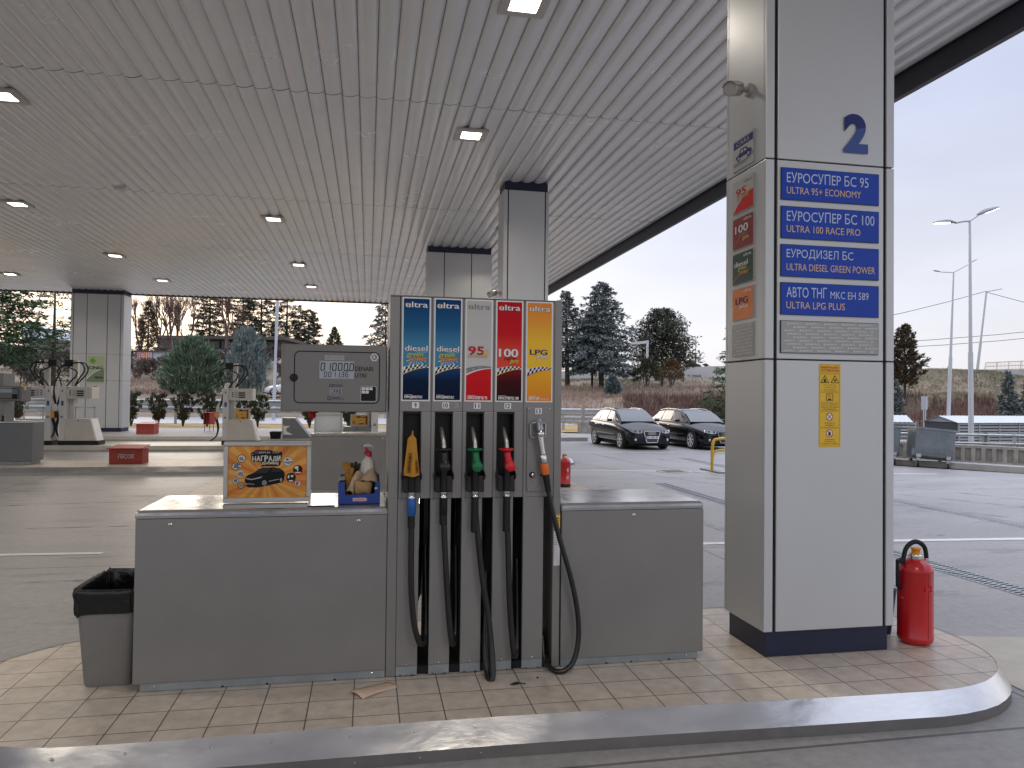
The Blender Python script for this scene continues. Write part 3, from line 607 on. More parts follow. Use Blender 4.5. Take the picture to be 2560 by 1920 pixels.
for co,a,c_ in ((cl,-1.134,.1105),(cr,1.104,1.943)):
    k=mb(m_zinc); k.box(a,c_,FY+.008,4.68,.162,.2032); k.mat(m_dark)
    for t in (.32,.5,.78): k.box(a+(c_-a)*t,a+(c_-a)*t+.014,FY+.006,FY+.009,.162,.170)
    po=k.build('plinth',co,bevel=.002)
    k=MB().mat(m_chrome,True)
    for x in (a+.07,c_-.07): k.lathe((x,FY+.008,.186),[(.008,0),(.008,.002),(.004,.005)],10,axis=(0,-1,0))
    k.build('screw',po)
P=Panel((1.056,FY+.0035,.74),X3,Z3); P.slab(0,0,.036,.20,.0004,m_wht); 
for k in range(6): P.rect(.005,.12+k*.010,.024,.123+k*.010,m_gry,1)
P.rect(0,.212,.036,.29,m_yel,1)
for k in range(4): P.rect(.006,.222+k*.015,.03,.228+k*.015,m_blk,2)
P.build('inspection_label',DSP)
# display head
b=mb(m_grey2); b.box(-.455,.100,4.135,4.42,1.614,1.974); b.hexa([(-.455,4.136,1.614),(.10,4.136,1.614),(.10,4.30,1.614),(-.455,4.30,1.614)],[(-.455,4.136,1.62),(.10,4.136,1.62),(.10,4.30,1.62),(-.455,4.30,1.62)])
hd=b.build('display_head',DSP,bevel=.004)
b=mb(M('display_paint',(.185,.178,.168),.42,.3,var=.07,scale=1.6,rvar=.07)); b.loft([[(-.462,4.150,1.611),(-.462,4.150,1.977),(.099,4.150,1.979),(.099,4.150,1.610)],[(-.462,4.128,1.612),(-.462,4.128,1.976),(.099,4.128,1.978),(.099,4.128,1.611)],[(-.443,FY,1.614),(-.443,FY,1.974),(.094,FY,1.976),(.094,FY,1.613)]])
b.build('display_door',hd,bevel=.003,fix=True)
P=Panel((-.443,FY-.0006,1.612),X3,Z3,step=.0004)
P.frame(.050,.045,.505,.328,.03,.0055,m_blk,1)
m_lcd=M('lcd_glass',(.33,.37,.41),.12,var=0); P.rect(.183,.180,.367,.275,m_lcd,1)
seg7(P,'01000,0',.190,.225,.018,.038,.0305,m_blk,2); seg7(P,'0011,36',.208,.190,.0125,.026,.0225,m_blk,2)
P.text('DENARI',.370,.224,.098,.024,m_blk,1,bold=.02); P.text('LITRI',.370,.188,.062,.022,m_blk,1,bold=.02); P.rect(.372,.1815,.40,.1835,m_gry,1)
P.text('DENARI',.236,.136,.068,.0135,m_blk,1); P.rect(.240,.096,.309,.126,m_lcd,1); seg7(P,'088,0',.245,.1005,.011,.021,.0165,m_blk,2)
P.ring(.236,.073,.0098,.003,m_blk,1); P.text('EKONOMIČNO',.250,.075,.046,.007,m_blk,1,bold=.03); P.text('PALENJE MOTOR',.250,.0655,.064,.007,m_blk,1,bold=.03)
P.rrect(.403,.058,.487,.141,.004,m_wht,1); P.rrect(.4045,.0595,.4855,.1395,.004,m_blk,1.5)
for k in range(5): x=.408+(k%3)*.0205; z=.120-(k//3)*.0185; P.rrect(x,z,x+.0175,z+.015,.002,m_wht,2); P.rect(x+.004,z+.006,x+.0135,z+.0085,m_gry,2.5)
mw=M('ghost_print',(.40,.40,.39),.45,var=0)
for r in range(2):
    for k in range(8): P.rrect(.209+k*.0132,.281+r*.0135,.209+k*.0132+.0115,.281+r*.0135+.0115,.001,mw,1); P.rect(.212+k*.0132,.284+r*.0135,.217+k*.0132,.289+r*.0135,m_gry,1.5)
P.ring(.474,.300,.0215,.0055,m_wht,1.5); P.circ(.474,.300,.0215,m_gry,1); P.text('R',.468,.292,.012,.016,m_wht,2,bold=.03)
for k in range(6): a=R_(60*k+30); P.circ(.474+.0187*math.cos(a),.300+.0187*math.sin(a),.0018,m_blk,2,n=8)
P.build('display_print',hd)
k=MB().mat(m_black,True); k.lathe((-.393,FY,1.795),[(.021,-.002),(.021,.006),(.017,.010)],18,axis=(0,-1,0)); k.lathe((-.393,FY-.008,1.795),[(.008,0),(.008,.012),(.006,.014)],12,axis=(0,-1,0)); k.build('door_lock',hd)
# ================================================================== NOZZLES WITH THEIR HOSES
def HQ(x,y,yy=4.045): return A(960+x/3.073,1200+y/3.073,yy)
def NX(x,y,yy=4.045): return A(980+x/5.267,1040+y/5.267,yy)
m_hose=M('hose_rubber',(.012,.012,.013),.33,var=.3,scale=14,bump=.06,bscale=60)
m_spout=M('spout_metal',(.55,.52,.47),.33,.9,var=.15,scale=25)
def smooth(P,it=3):
    P=[Vector(p) for p in P]
    for _ in range(it): P=[P[0]]+[q for a,b in zip(P[:-1],P[1:]) for q in (a*.75+b*.25,a*.25+b*.75)]+[P[-1]]
    return P
hoses=[[(212,225),(209,500),(206,800),(222,1050),(250,1200),(285,1275,4.06),(315,1230,4.12),(325,1120,4.17),(322,900,4.20),(318,500,4.22)],
 [(458,225),(466,500),(482,800),(498,1050),(516,1230),(532,1278,4.08),(550,1180,4.17),(553,900,4.2),(550,500,4.22)],
 [(706,290),(728,500),(760,800),(796,1000),(824,1250,4.03),(838,1450,4.0),(832,1545,3.97),(806,1548,3.98),(783,1430,4.05),(776,1250,4.10),(778,1000,4.16),(782,700,4.2)],
 [(950,290),(954,500),(960,800),(970,1050),(988,1250),(1004,1378,4.05),(1022,1300,4.14),(1025,1000,4.18),(1020,600,4.2)],
 [(1258,90),(1295,250),(1362,500),(1438,750),(1488,1000),(1500,1200,4.03),(1470,1380,4.02),(1405,1462,4.0),(1330,1478,4.0),(1270,1436,4.06),(1225,1395,4.12),(1218,1200,4.2)]]
def nozzle(i,col,label,cx,off=0.0):
    x=NX(cx,700,4.05).x; y=4.05; t=thing('fuel_nozzle',label,'fuel nozzle',(x,y,1.2),'fuel nozzles hanging on the pump')
    k=MB().mat(m_hose,True); h=[HQ(*q[:2],q[2] if len(q)>2 else 4.045) for q in hoses[i]]; h[0].z=1.16; h[0].x=x
    k.tube(smooth([(x,y-.005,1.165),(x,y-.004,1.10)]+h[1:]),.0165,10); k.build('hose',t)
    k=mb(m_chrome,True); k.lathe((x,y-.005,1.148),[(.0205,0),(.0205,.010),(.0185,.011),(.0185,.016),(.0205,.017),(.0205,.030)],16); k.build('collar',t)
    if i==0:
        k=mb(M('blue_swivel',(.01,.10,.36),.35,var=.15,scale=20),True); k.lathe((x,y-.005,1.052),[(.019,0),(.024,.008),(.024,.085),(.021,.096)],14); k.build('swivel',t)
        k=mb(m_rubber,True); k.lathe((x,y-.005,.985),[(.0175,0)]+[q for j in range(5) for q in ((.0205,.004+j*.013),(.0205,.010+j*.013),(.018,.012+j*.013))],12); k.build('strain_relief',t)
    else:
        a,n=(1.05,4) if i==1 else (.955,14)
        k=mb(m_rubber,True); k.lathe((x,y-.005,a-.05 if i==1 else a),[(.0185,0)]+[q for j in range(n) for q in ((.0215,.003+j*.012),(.0215,.009+j*.012),(.0188,.011+j*.012))]+[(.0215,.19 if i>1 else .05),(.0215,.196 if i>1 else .148)],14); k.build('strain_relief',t)
    k=mb(m_black,True); k.lathe((x,y-.005,1.178),[(.018,0),(.019,.03),(.0185,.10),(.024,.125)],16); k.build('grip',t)
    if i==0:                                   # paper bag over the nozzle
        mo=M('paper_orange',(.72,.33,.035),.7,var=.12,scale=12); k=mb(mo); z=1.265
        def c4(zz,w1,w2): return [(x-w1,y+.02,zz),(x+.003,y-.055*w2,zz),(x+w1*.95,y+.02,zz),(x,y+.06,zz)]
        k.loft([c4(1.268,.046,1.25),c4(1.33,.039,1.1),c4(1.40,.031,.9),c4(1.468,.024,.6)],caps=False); k.loft([c4(1.468,.024,.6),[(x-.005,y+.02,1.488),(x+.003,y-.0,1.49),(x+.007,y+.02,1.488),(x,y+.03,1.488)],[(x,y+.01,1.512),(x+.003,y+.005,1.514),(x+.005,y+.01,1.512),(x+.002,y+.014,1.512)]])
        k.build('paper_cover',t,fix=True)
        for sg in (-1,1):                       # notices printed on the two front sides of the paper
            BL,BR,TL,TR=[Vector(q) for q in ((x-.046,y+.02,1.268),(x+.003,y-.0688,1.268),(x-.024,y+.02,1.468),(x+.003,y-.033,1.468))] if sg<0 else [Vector(q) for q in ((x+.003,y-.0688,1.268),(x+.0437,y+.02,1.268),(x+.003,y-.033,1.468),(x+.0228,y+.02,1.468))]
            u=(BR-BL).normalized(); v=((TL+TR)-(BL+BR)).normalized(); v=(v-u*v.dot(u)).normalized(); P=Panel(BL,u,v,step=.0006); P.o=P.o+P.n*.0035; wd=(BR-BL).length; hh_=.125 if sg<0 else .085
            P.frame(wd*.36,.018,wd*.78,hh_,.006,.0022,m_blk,1); P.text('НЕИСПРАВЕН' if sg<0 else 'НЕИСПР',wd*.70,.024,hh_-.030,wd*.26,m_blk,1,bold=.03,rot=R_(90)); P.build('notice',t)
        return t
    k=mb(m_spout,True); k.tube([(x,y-.003,1.40),(x-.003,y-.002,1.45),(x-.006,y+.035,1.49),(x-.008,y+.08,1.525)],[.0125,.012,.0112,.0108],12); k.build('spout',t)
    k=mb(col,True); k.lathe((x-.004,y-.004,1.402),[(.018,-.004),(.040,.004),(.043,.010),(.040,.014),(.016,.018)],20); k.build('splash_guard',t)
    bx=x+off; k=mb(col,True)
    rings=[]
    for zz,rx,dx,fy in ((1.405,.018,.0,.0),(1.390,.0205,.0,.003),(1.372,.0195,.001,.006),(1.355,.021,off*.5,.010),(1.335,.028,off*.9,.014),(1.318,.031,off,.016),(1.302,.027,off,.014),(1.291,.015,off,.010)):
        rings.append([(x+dx+rx*math.cos(2*math.pi*j/14), y-.008-fy+rx*1.05*math.sin(2*math.pi*j/14), zz) for j in range(14)])
    k.loft(rings); k.build('body_cover',t,sub=1)
    k=mb(col,True); k.lathe((x+off,y-.050,1.319),[(.029,-.006),(.029,.002),(.026,.005),(0,.006)],20,axis=(0,-1,0)); k.build('cover_cap',t)
    return t
mG=M('green_plastic',(.0,.16,.045),.3,var=.1,scale=20); mR=M('red_plastic',(.62,.010,.02),.3,var=.1,scale=20); mK=M('gloss_black_plastic',(.010,.010,.011),.22,var=.1,scale=20)
nozzle(0,None,'fuel nozzle covered with an orange paper notice',262); nozzle(1,mK,'all black fuel nozzle beside the orange paper cover',682,.002)
nozzle(2,mG,'fuel nozzle with bright green cover',1095,.006); nozzle(3,mR,'fuel nozzle with bright red cover',1512,.012)
t=thing('gas_nozzle','silver gas nozzle with orange collar hanging from the bracket of hose 13','fuel nozzle',tuple(NX(1950,200,4.03)),'fuel nozzles hanging on the pump')
N5=lambda x,y,yy=4.035: NX(x,y,yy)
k=mb(m_galv,True); k.tube([N5(1905,95,4.06),N5(1925,60,4.05),N5(1945,40,4.05),N5(1962,75,4.05),N5(1950,110,4.055)],.007,8); k.lathe(N5(1942,130,4.08),[(.018,-.03),(.022,-.01),(.022,.02),(.017,.03)],14,axis=(.1,-.3,-1)); k.tube([N5(1930,90,4.045),N5(1935,200,4.02)],[.010,.011],8); k.build('coupling',t)
k=mb(m_chrome,True); k.lathe(N5(1955,235,4.03),[(.0175,-.006),(.0185,0),(.0185,.018),(.015,.022),(0,.022)],18,axis=(0,-1,0)); k.tube([N5(1945,230),N5(1962,360),N5(1978,460)],[.019,.0175,.0165],12); k.lathe(N5(1978,450),[(.018,0),(.018,.022)],6,axis=(.15,0,-1)); k.tube([N5(1985,515),N5(1990,540),N5(1998,600),N5(2002,620)],[.0195,.0225,.0215,.018],8); k.build('valve_body',t)
k=mb(M('orange_collar',(.80,.17,.015),.35,var=.1,scale=30),True); k.tube([N5(2003,622),N5(2006,640),N5(2022,760),N5(2024,772)],[.0215,.0235,.0225,.019],16); k.build('collar',t)
k=mb(m_rubber,True); p0,p1=N5(2026,775),N5(2062,1000); rr=[]; pp=[]
for j in range(30): pp.append(p0+(p1-p0)*(j/29)); rr.append(.019-.004*j/29+(.0025 if j%3 else -.001))
k.tube(pp,rr,12); k.tube([N5(1968,765),N5(1975,790)],[.009,.007],8); k.build('strain_relief',t)
h=[N5(2058,985)]+[HQ(*q[:2],q[2] if len(q)>2 else 4.035) for q in hoses[4][1:]]; k=mb(m_hose,True); k.tube(smooth(h),.0145,10); k.build('hose',t)
# ================================================================== THINGS ON THE COUNTER
m_fr=M('frame_aluminium',(.47,.465,.44),.38,.6,var=.08,scale=10)
def poster_board(x0,x1,y,z0,z1,name,label,cat,inner,rim=.024,dep=.04,art=None,group=None,mfr=None):
    t=thing(name,label,cat,((x0+x1)/2,y,z0),group); k=mb(mfr or m_fr)
    k.box(x0,x1,y,y+dep,z0,z0+rim*1.15); k.box(x0,x1,y,y+dep,z1-rim,z1); k.box(x0,x0+rim,y,y+dep,z0+rim*1.15,z1-rim); k.box(x1-rim,x1,y,y+dep,z0+rim*1.15,z1-rim); k.build('frame',t,bevel=.004)
    P=Panel((x0+rim,y+.008,z0+rim*1.15),X3,Z3,step=.0004); W,H=x1-x0-2*rim,z1-z0-rim*2.15; P.slab(0,0,W,H,.02,inner)
    if art: art(P,W,H)
    P.build('poster',t); return t
m_po=M('poster_orange',(.66,.255,.03),.4,var=.12,scale=5); m_po2=M('poster_light',(.72,.37,.07),.4,var=.1,scale=5)
m_pd=M('poster_deep',(.58,.16,.012),.4,var=.1,scale=5); m_cr=M('print_cream',(.62,.60,.52),.4,var=.15,scale=60); m_steelb=M('print_slate',(.10,.14,.20),.4,var=.2,scale=60)
m_carp=M('print_car',(.010,.010,.011),.5,var=0,spec=.15); m_carp2=M('print_car_glass',(.035,.036,.04),.5,var=0,spec=.15); m_sil=M('print_silver',(.42,.42,.42),.4,var=0)
def art(P,W,H):
    q=lambda x,y:((x-250)/1695*W,(1330-y)/1115*H)
    c=q(1050,900)
    for k in range(22):
        a0=R_(k*16.4+3); a1=a0+R_(7.5); L=.42
        pts=[c,(c[0]+L*math.cos(a0),c[1]+L*math.sin(a0)),(c[0]+L*math.cos(a1),c[1]+L*math.sin(a1))]
        cl=lambda s,t:(max(0,min(W,t[0])),max(0,min(H,t[1])))
        def clip(p):
            dx,dy=p[0]-c[0],p[1]-c[1]; s=1
            if dx: s=min(s,((W if dx>0 else 0)-c[0])/dx)
            if dy: s=min(s,((H if dy>0 else 0)-c[1])/dy)
            return (c[0]+dx*s,c[1]+dy*s)
        P.poly([c,clip(pts[1]),clip(pts[2])],m_po2 if k%3 else m_pd,1)
    S=W/1695
    def disc(x,y,r,rim,fill): a=q(x,y); P.circ(a[0],a[1],r*S,rim,2); P.circ(a[0],a[1],(r-14)*S,fill,3); return a
    for x,y,r,rm,fl in ((535,485,92,m_blk,m_cr),(410,655,86,m_blk,m_cr),(515,815,84,m_sil,m_cr),(410,965,74,m_steelb,m_cr),(530,1065,74,m_blk,m_gold),(1530,550,110,m_gry,m_cr),(1750,735,112,m_redp,m_blk),(1605,905,106,m_blk,m_blk),(1750,1035,78,m_redp,m_cr)): disc(x,y,r,rm,fl)
    def pl(pts,m,l): P.poly([q(*p) for p in pts],m,l)
    pl([(365,690),(385,600),(500,585),(515,640),(470,690)],m_steelb,4); pl([(450,655),(500,625),(530,660)],m_wht,5)
    pl([(475,500),(500,450),(560,460),(590,520),(530,535)],m_gry,4); pl([(450,850),(470,780),(560,770),(580,870)],m_gry,4); pl([(370,990),(390,920),(450,930),(450,1000)],m_steelb,4); pl([(480,1090),(500,1030),(575,1040),(570,1090)],m_gry,4)
    pl([(1430,545),(1665,530),(1640,560),(1560,610),(1450,585)],m_gry,4); pl([(1470,530),(1520,480),(1560,520)],m_blk,4); pl([(1440,540),(1600,520),(1660,535),(1440,555)],m_wht,5)
    pl([(1670,680),(1740,650),(1720,740)],m_wht,4); pl([(1690,800),(1800,800),(1780,830),(1700,830)],m_redp,4); pl([(1735,660),(1760,660),(1755,770),(1740,770)],m_wht,5); pl([(1690,785),(1815,785),(1815,805),(1690,805)],m_wht,5)
    pl([(1535,870),(1570,840),(1560,930),(1530,910)],m_wht,4); pl([(1600,850),(1660,860),(1640,900),(1600,890)],m_wht,4); pl([(1560,965),(1650,960),(1640,990),(1565,990)],m_wht,4)
    pl([(1700,1040),(1740,980),(1775,990),(1760,1080),(1720,1080)],m_steelb,4)
    # title on a dark cut-out
    pl([(720,370),(800,330),(830,300),(880,300),(1160,305),(1200,330),(1410,345),(1390,490),(1370,620),(1330,655),(960,655),(955,560),(750,565),(735,420)],m_blk,4)
    a=q(845,350); P.circ(a[0],a[1],44*S,M('print_plum',(.10,.02,.05),.4,var=.2,scale=90),5)
    P.text('со',*q(735,408),50*S,30*S,m_sil,5,bold=.03); P.text('ВЕРНА',*q(900,375),255*S,44*S,m_sil,5,bold=.05); P.text('клуб',*q(1195,380),150*S,40*S,m_sil,5,bold=.03,shear=.2)
    x=760
    for ch,w_,h,dy in (('Н',95,118,0),('А',100,122,-6),('Г',82,120,-10),('Р',90,140,4),('А',100,122,-6),('Д',98,122,6),('И',85,116,-14)):
        P.text(ch,*q(x,550+dy),w_*S*.88,h*S,m_cr,6,bold=.06); x+=w_-5
    P.text('добивај',*q(965,630),365*S,88*S,m_cr,6,bold=.05)
    # black people carrier on its shadow
    pl([(600,1060),(1460,1000),(1100,1075),(900,1115),(690,1110)],m_blk,3)
    pl([(605,985),(615,925),(660,850),(800,795),(900,715),(1000,685),(1200,680),(1360,700),(1440,760),(1465,810),(1460,930),(1430,1000),(1100,1055),(1080,1080),(980,1078),(940,1062),(690,1062),(630,1010)],m_carp,5)
    pl([(810,800),(905,722),(1000,695),(1150,690),(1110,770),(1060,800)],m_carp2,6); pl([(1170,775),(1200,695),(1350,708),(1420,765)],m_carp2,6)
    pl([(640,905),(760,930),(960,880),(985,868),(960,905),(760,950),(640,925)],m_sil,6); pl([(660,1025),(815,1035),(815,1045),(665,1038)],m_sil,6); pl([(1125,975),(1350,930),(1350,942),(1125,988)],m_sil,6)
    for x,y,rx,ry in ((1030,1015,62,70),(1390,955,32,56)):
        a=q(x,y); P.circ(a[0],a[1],rx*S,m_blk,6,ry=ry*S); P.ring(a[0],a[1],rx*.8*S,rx*.2*S,m_sil,7,ry=ry*.8*S)
        for k in range(5): t=R_(72*k); P.line(a[0],a[1],a[0]+rx*.7*S*math.cos(t),a[1]+ry*.7*S*math.sin(t),12*S,m_sil,7.5)
    for y,x0,x1 in ((1168,370,1835),(1192,360,1820),(1240,355,970),(1225,1510,1835)):
        z=x0
        while z<x1: L=rnd.uniform(30,110); a,b_=q(z,y),q(min(z+L,x1),y); P.line(*a,*b_,8*S,m_gold if y<1200 else m_pd,3); z+=L+14
    for k in range(4): a,b_=q(770,590+k*18),q(920-k*12,590+k*18); P.line(*a,*b_,8*S,m_pd,3)
    a=q(1760,410); P.ring(*a,50*S,6*S,m_pd,3); P.line(*q(1690,495),*q(1840,495),10*S,m_pd,3)
poster_board(-.7815,-.311,4.316,1.0985,1.437,'advert_stand','orange prize poster with black car in a metal frame standing on the pump counter','advert stand',m_po,art=art)
# blue display tray with contents
m_blue=M('tray_blue',(.005,.045,.27),.35,var=.08,scale=12); m_tw=M('tray_white',(.55,.53,.50),.6,var=.1,scale=20)
bx0,bx1,by0,by1,bz=-.156,.074,4.212,4.50,1.098; t=thing('display_tray','blue cardboard display tray holding gloves and a spray bottle','display tray',((bx0+bx1)/2,4.35,bz))
P=Panel((bx0,by0,bz),X3,Z3,step=.0005); W,H=bx1-bx0,.122
U=[(0,0),(W,0),(W,H),(W*.885,H),(W*.868,H*.46),(W*.19,H*.39),(W*.165,H*.45),(W*.155,H),(0,H)]
k=mb(m_blue); k.prism([P.p(x,y,0) for x,y in U],(0,.003,0)); k.box(bx0+.003,bx1-.003,by1-.003,by1,bz,bz+.135); k.mat(m_tw); k.box(bx0,bx0+.003,by0+.003,by1,bz,bz+.125); k.box(bx1-.003,bx1,by0+.003,by1,bz,bz+.125); k.box(bx0+.003,bx1-.003,by0+.003,by1-.003,bz,bz+.003)
k.mat(m_blk); k.box(bx0+.003,bx0+.035,by0+.02,by1-.02,bz+.126,bz+.128); k.build('tray',t)
P.text('HARIBO',.083,.0165,.072,.0135,m_redp,2,bold=.07,outline=m_wht,ow=.0025); P.build('tray_logo',t); P=Panel((bx0,by0,bz),X3,Z3,step=.0005); P.rrect(W*.862,.080,W*.935,.090,.004,m_tw,1); P.build('tray_handle',t)
P2=[(.0,0),(.010,.0),(.005,.012)]
# gloves: body, cuff and fingers of one sewn piece
def skin_glove(name,label,pts,edges,rad,mat_,base):
    me=bpy.data.meshes.new(name); me.from_pydata([tuple(Vector(p)) for p in pts],edges,[]); me.materials.append(mat_)
    o=bpy.data.objects.new(name,me); COL.objects.link(o)
    sk=o.modifiers.new('skin','SKIN'); sk.use_smooth_shade=True
    for v,r in zip(me.skin_vertices[0].data,rad): v.radius=(r[0],r[1]) if isinstance(r,tuple) else (r,r)
    me.skin_vertices[0].data[0].use_root=True
    s=o.modifiers.new('sub','SUBSURF'); s.levels=2; s.render_levels=2
    tag(o,label,'glove'); return o
m_gly=M('glove_leather',(.38,.17,.018),.75,var=.3,scale=28,bump=.5,bscale=60); m_glb=M('glove_dark',(.030,.024,.018),.75,var=.3,scale=30,bump=.4,bscale=60)
gx,gy=-.112,4.33
skin_glove('work_glove','yellow leather work glove standing upright in the blue tray',[(gx+.012,gy,1.11),(gx+.008,gy,1.19),(gx,gy,1.245),(gx-.018,gy,1.292),(gx-.020,gy+.004,1.318),(gx-.006,gy,1.296),(gx-.005,gy-.004,1.328),(gx+.010,gy,1.292),(gx+.012,gy-.006,1.318),(gx+.026,gy-.01,1.262),(gx+.033,gy-.014,1.288)],[(0,1),(1,2),(2,3),(3,4),(2,5),(5,6),(2,7),(7,8),(1,9),(9,10)],[(.020,.014),(.026,.016),(.032,.017),.011,.009,.0115,.0095,.011,.0085,.012,.009],m_gly,None)
gx=-.066; gy=4.40
skin_glove('work_glove','dark brown work glove behind the yellow glove in the tray',[(gx,gy,1.12),(gx,gy,1.20),(gx,gy,1.25),(gx-.020,gy,1.292),(gx-.022,gy,1.312),(gx,gy,1.292),(gx+.002,gy,1.318),(gx+.018,gy,1.288),(gx+.022,gy,1.308)],[(0,1),(1,2),(2,3),(3,4),(2,5),(5,6),(2,7),(7,8)],[(.022,.016),(.026,.018),(.028,.018),.011,.0085,.0115,.009,.011,.0085],m_glb,None)
# spray bottle
m_bot=M('bottle_white',(.60,.585,.55),.4,var=.06,scale=15); m_rt=M('trigger_red',(.42,.008,.02),.35,var=.1,scale=20)
sx,sy=.006,4.36; t=thing('spray_bottle','white spray bottle with red trigger head standing in the blue tray','spray bottle',(sx,sy,1.10))
k=mb(m_bot,True); k.lathe((sx,sy,1.102),[(.030,0),(.040,.006),(.041,.13),(.041,.195),(.036,.218),(.022,.236),(.016,.242),(.016,.25)],22); k.build('bottle',t)
k=mb(m_rt,True); k.lathe((sx+.003,sy,1.348),[(.0175,0),(.0175,.030),(.013,.033)],20); k.smooth=False; k.prism([(sx-.030,sy-.009,1.360),(sx-.016,sy-.009,1.362),(sx-.010,sy-.009,1.395),(sx-.012,sy-.009,1.408),(sx-.022,sy-.009,1.404),(sx-.017,sy-.009,1.388)],(0,.018,0)); k.prism([(sx-.014,sy-.010,1.378),(sx+.012,sy-.010,1.378),(sx-.004,sy-.010,1.398),(sx-.016,sy-.010,1.398)],(0,.020,0)); k.build('trigger',t,bevel=.002)
k=mb(m_wht); k.loft([[(x,sy-.011,z),(x,sy+.011,z),(x,sy+.008,z+th),(x,sy-.008,z+th)] for x,z,th in ((sx-.030,1.404,.010),(sx-.012,1.408,.013),(sx+.012,1.408,.012),(sx+.026,1.402,.009),(sx+.031,1.394,.005))]); k.mat(m_blk); k.box(sx-.036,sx-.030,sy-.006,sy+.006,1.404,1.413); k.build('spray_head',t,bevel=.002)
# beige gauntlets: crumpled cloth with open cuffs
m_clo=M('cloth_beige',(.47,.36,.235),.85,var=.22,scale=22,bump=.5,bscale=50); m_clo2=M('cloth_tan',(.40,.245,.115),.85,var=.15,scale=25,bump=.3,bscale=50); m_ins=M('cloth_inside',(.03,.02,.012),.9,var=.2,scale=20)
def gaunt(name,label,c,axis,R0,L,mat_,seed,squash=.75,flare=1.25):
    r=random.Random(seed); ax=Vector(axis).normalized(); a=ax.orthogonal().normalized(); b=ax.cross(a); n=22; rings=[]
    for i in range(9):
        f_=i/8; ring=[]
        for j in range(n):
            an=2*math.pi*j/n; rad=R0*(.55+.45*math.sin(min(1,f_*1.5+.1)*1.57))*(1+(flare-1)*f_**2)*(1+.07*math.sin(3*an+seed+f_*3)+.05*math.sin(5*an-f_*5)+r.uniform(-.03,.03))
            ring.append(Vector(c)+ax*(L*f_+.006*math.sin(4*an+seed)*f_)+a*rad*math.cos(an)+b*rad*squash*math.sin(an))
        rings.append(ring)
    inner=[[Vector(c)+ax*(L*f_)+(p-(Vector(c)+ax*L))*.90*s for p in rings[-1]] for f_,s in ((1,1),(.6,.8),(.35,.6))]
    k=mb(mat_,True); k.loft(rings,caps=False); k.add(rings[0],[tuple(range(n-1,-1,-1))]); k.loft([rings[-1],inner[0]],caps=False); k.mat(m_ins,True); k.loft(inner,caps=False); k.add(inner[-1],[tuple(range(n))])
    return tag(k.build(name,sub=1),label,'glove')
gaunt('cloth_gauntlet','beige cloth gauntlet draped before the spray bottle with its cuff open',(.030,4.345,1.262),(-.10,-.42,-.42),.050,.110,m_clo,3,.8,1.35)
gaunt('cloth_gauntlet','narrow beige cloth gauntlet hanging over the cut-out of the tray',(-.040,4.325,1.262),(-.34,-.36,-.75),.032,.135,m_clo,8,.7,1.1)
k=mb(m_clo2,True); rings=[]
for i in range(7):
    f_=i/6; rings.append([(-.02+.045*math.cos(a)*(1.0+.12*math.sin(2*a+f_)),4.262-.012*math.sin(f_*3)+.028*math.sin(a),1.145+f_*.075+.006*math.sin(3*a+f_*4)) for a in [2*math.pi*j/18 for j in range(18)]])
k.loft(rings); k.build; cu=k.build('folded_cuff',sub=1); tag(cu,'tan folded cuff bundle lying in front inside the blue tray','glove')
# clear sheet and loose papers
m_glass=M('laminated_sheet',(.70,.66,.60),.07,0,var=.06,scale=10,spec=.8)
k=mb(m_glass); k.prism([(-.318,4.155,1.0985),(-.172,4.155,1.0985),(-.186,4.66,1.0985),(-.326,4.66,1.0985)],(0,0,.003)); tag(k.build('laminated_sheet'),'shiny laminated sheet lying on the counter between poster and blue tray','sheet')
m_pap=M('tan_paper',(.62,.47,.345),.8,var=.08,scale=20)
k=mb(m_pap,True); a,b_,c_,d_=[Vector(p) for p in ((-.074,3.922,.164),(.125,4.056,.164),(.18,3.976,.164),(-.004,3.834,.164))]; g=[]
for i in range(9):
    for j in range(5):
        u,v=i/8,j/4; p=(a*(1-u)+b_*u)*(1-v)+(d_*(1-u)+c_*u)*v; p.z+=.010*math.sin(math.pi*v)*(1-.4*u)+.012*(1-u)**4*(1-v)+.004*math.sin(u*5); g.append(p)
k.add(g,[(i*5+j,i*5+j+1,(i+1)*5+j+1,(i+1)*5+j) for i in range(8) for j in range(4)]); o=k.build('paper_sheet'); o.modifiers.new('s','SOLIDIFY').thickness=.001; tag(o,'creased tan paper sheet lying on the tiles before the pump','paper')
k=mb(M('leaf_dry',(.025,.02,.016),.8,var=.2,scale=40)); 
k.add([(.765,3.895,.163),(.785,3.912,.166),(.812,3.918,.170),(.828,3.902,.165),(.806,3.895,.163),(.788,3.890,.163)],[(0,5,4,3,2,1)]); k.tube([(.812,3.905,.166),(.835,3.898,.168),(.852,3.893,.164)],.003,5); tag(k.build('dry_leaf'),'small dark dry leaf on the tiles near the black hoses','leaf')
for px,py in ((2057,262),):
    p=AZ(600+px/2.765,1600+py/2.765,.162); k=mb(m_ins,True); k.lathe(p,[(.006,0),(.007,.003),(.003,.006)],7); tag(k.build('cigarette_butt'),'tiny dark butt on the tiles below the gas hose','cigarette butt')
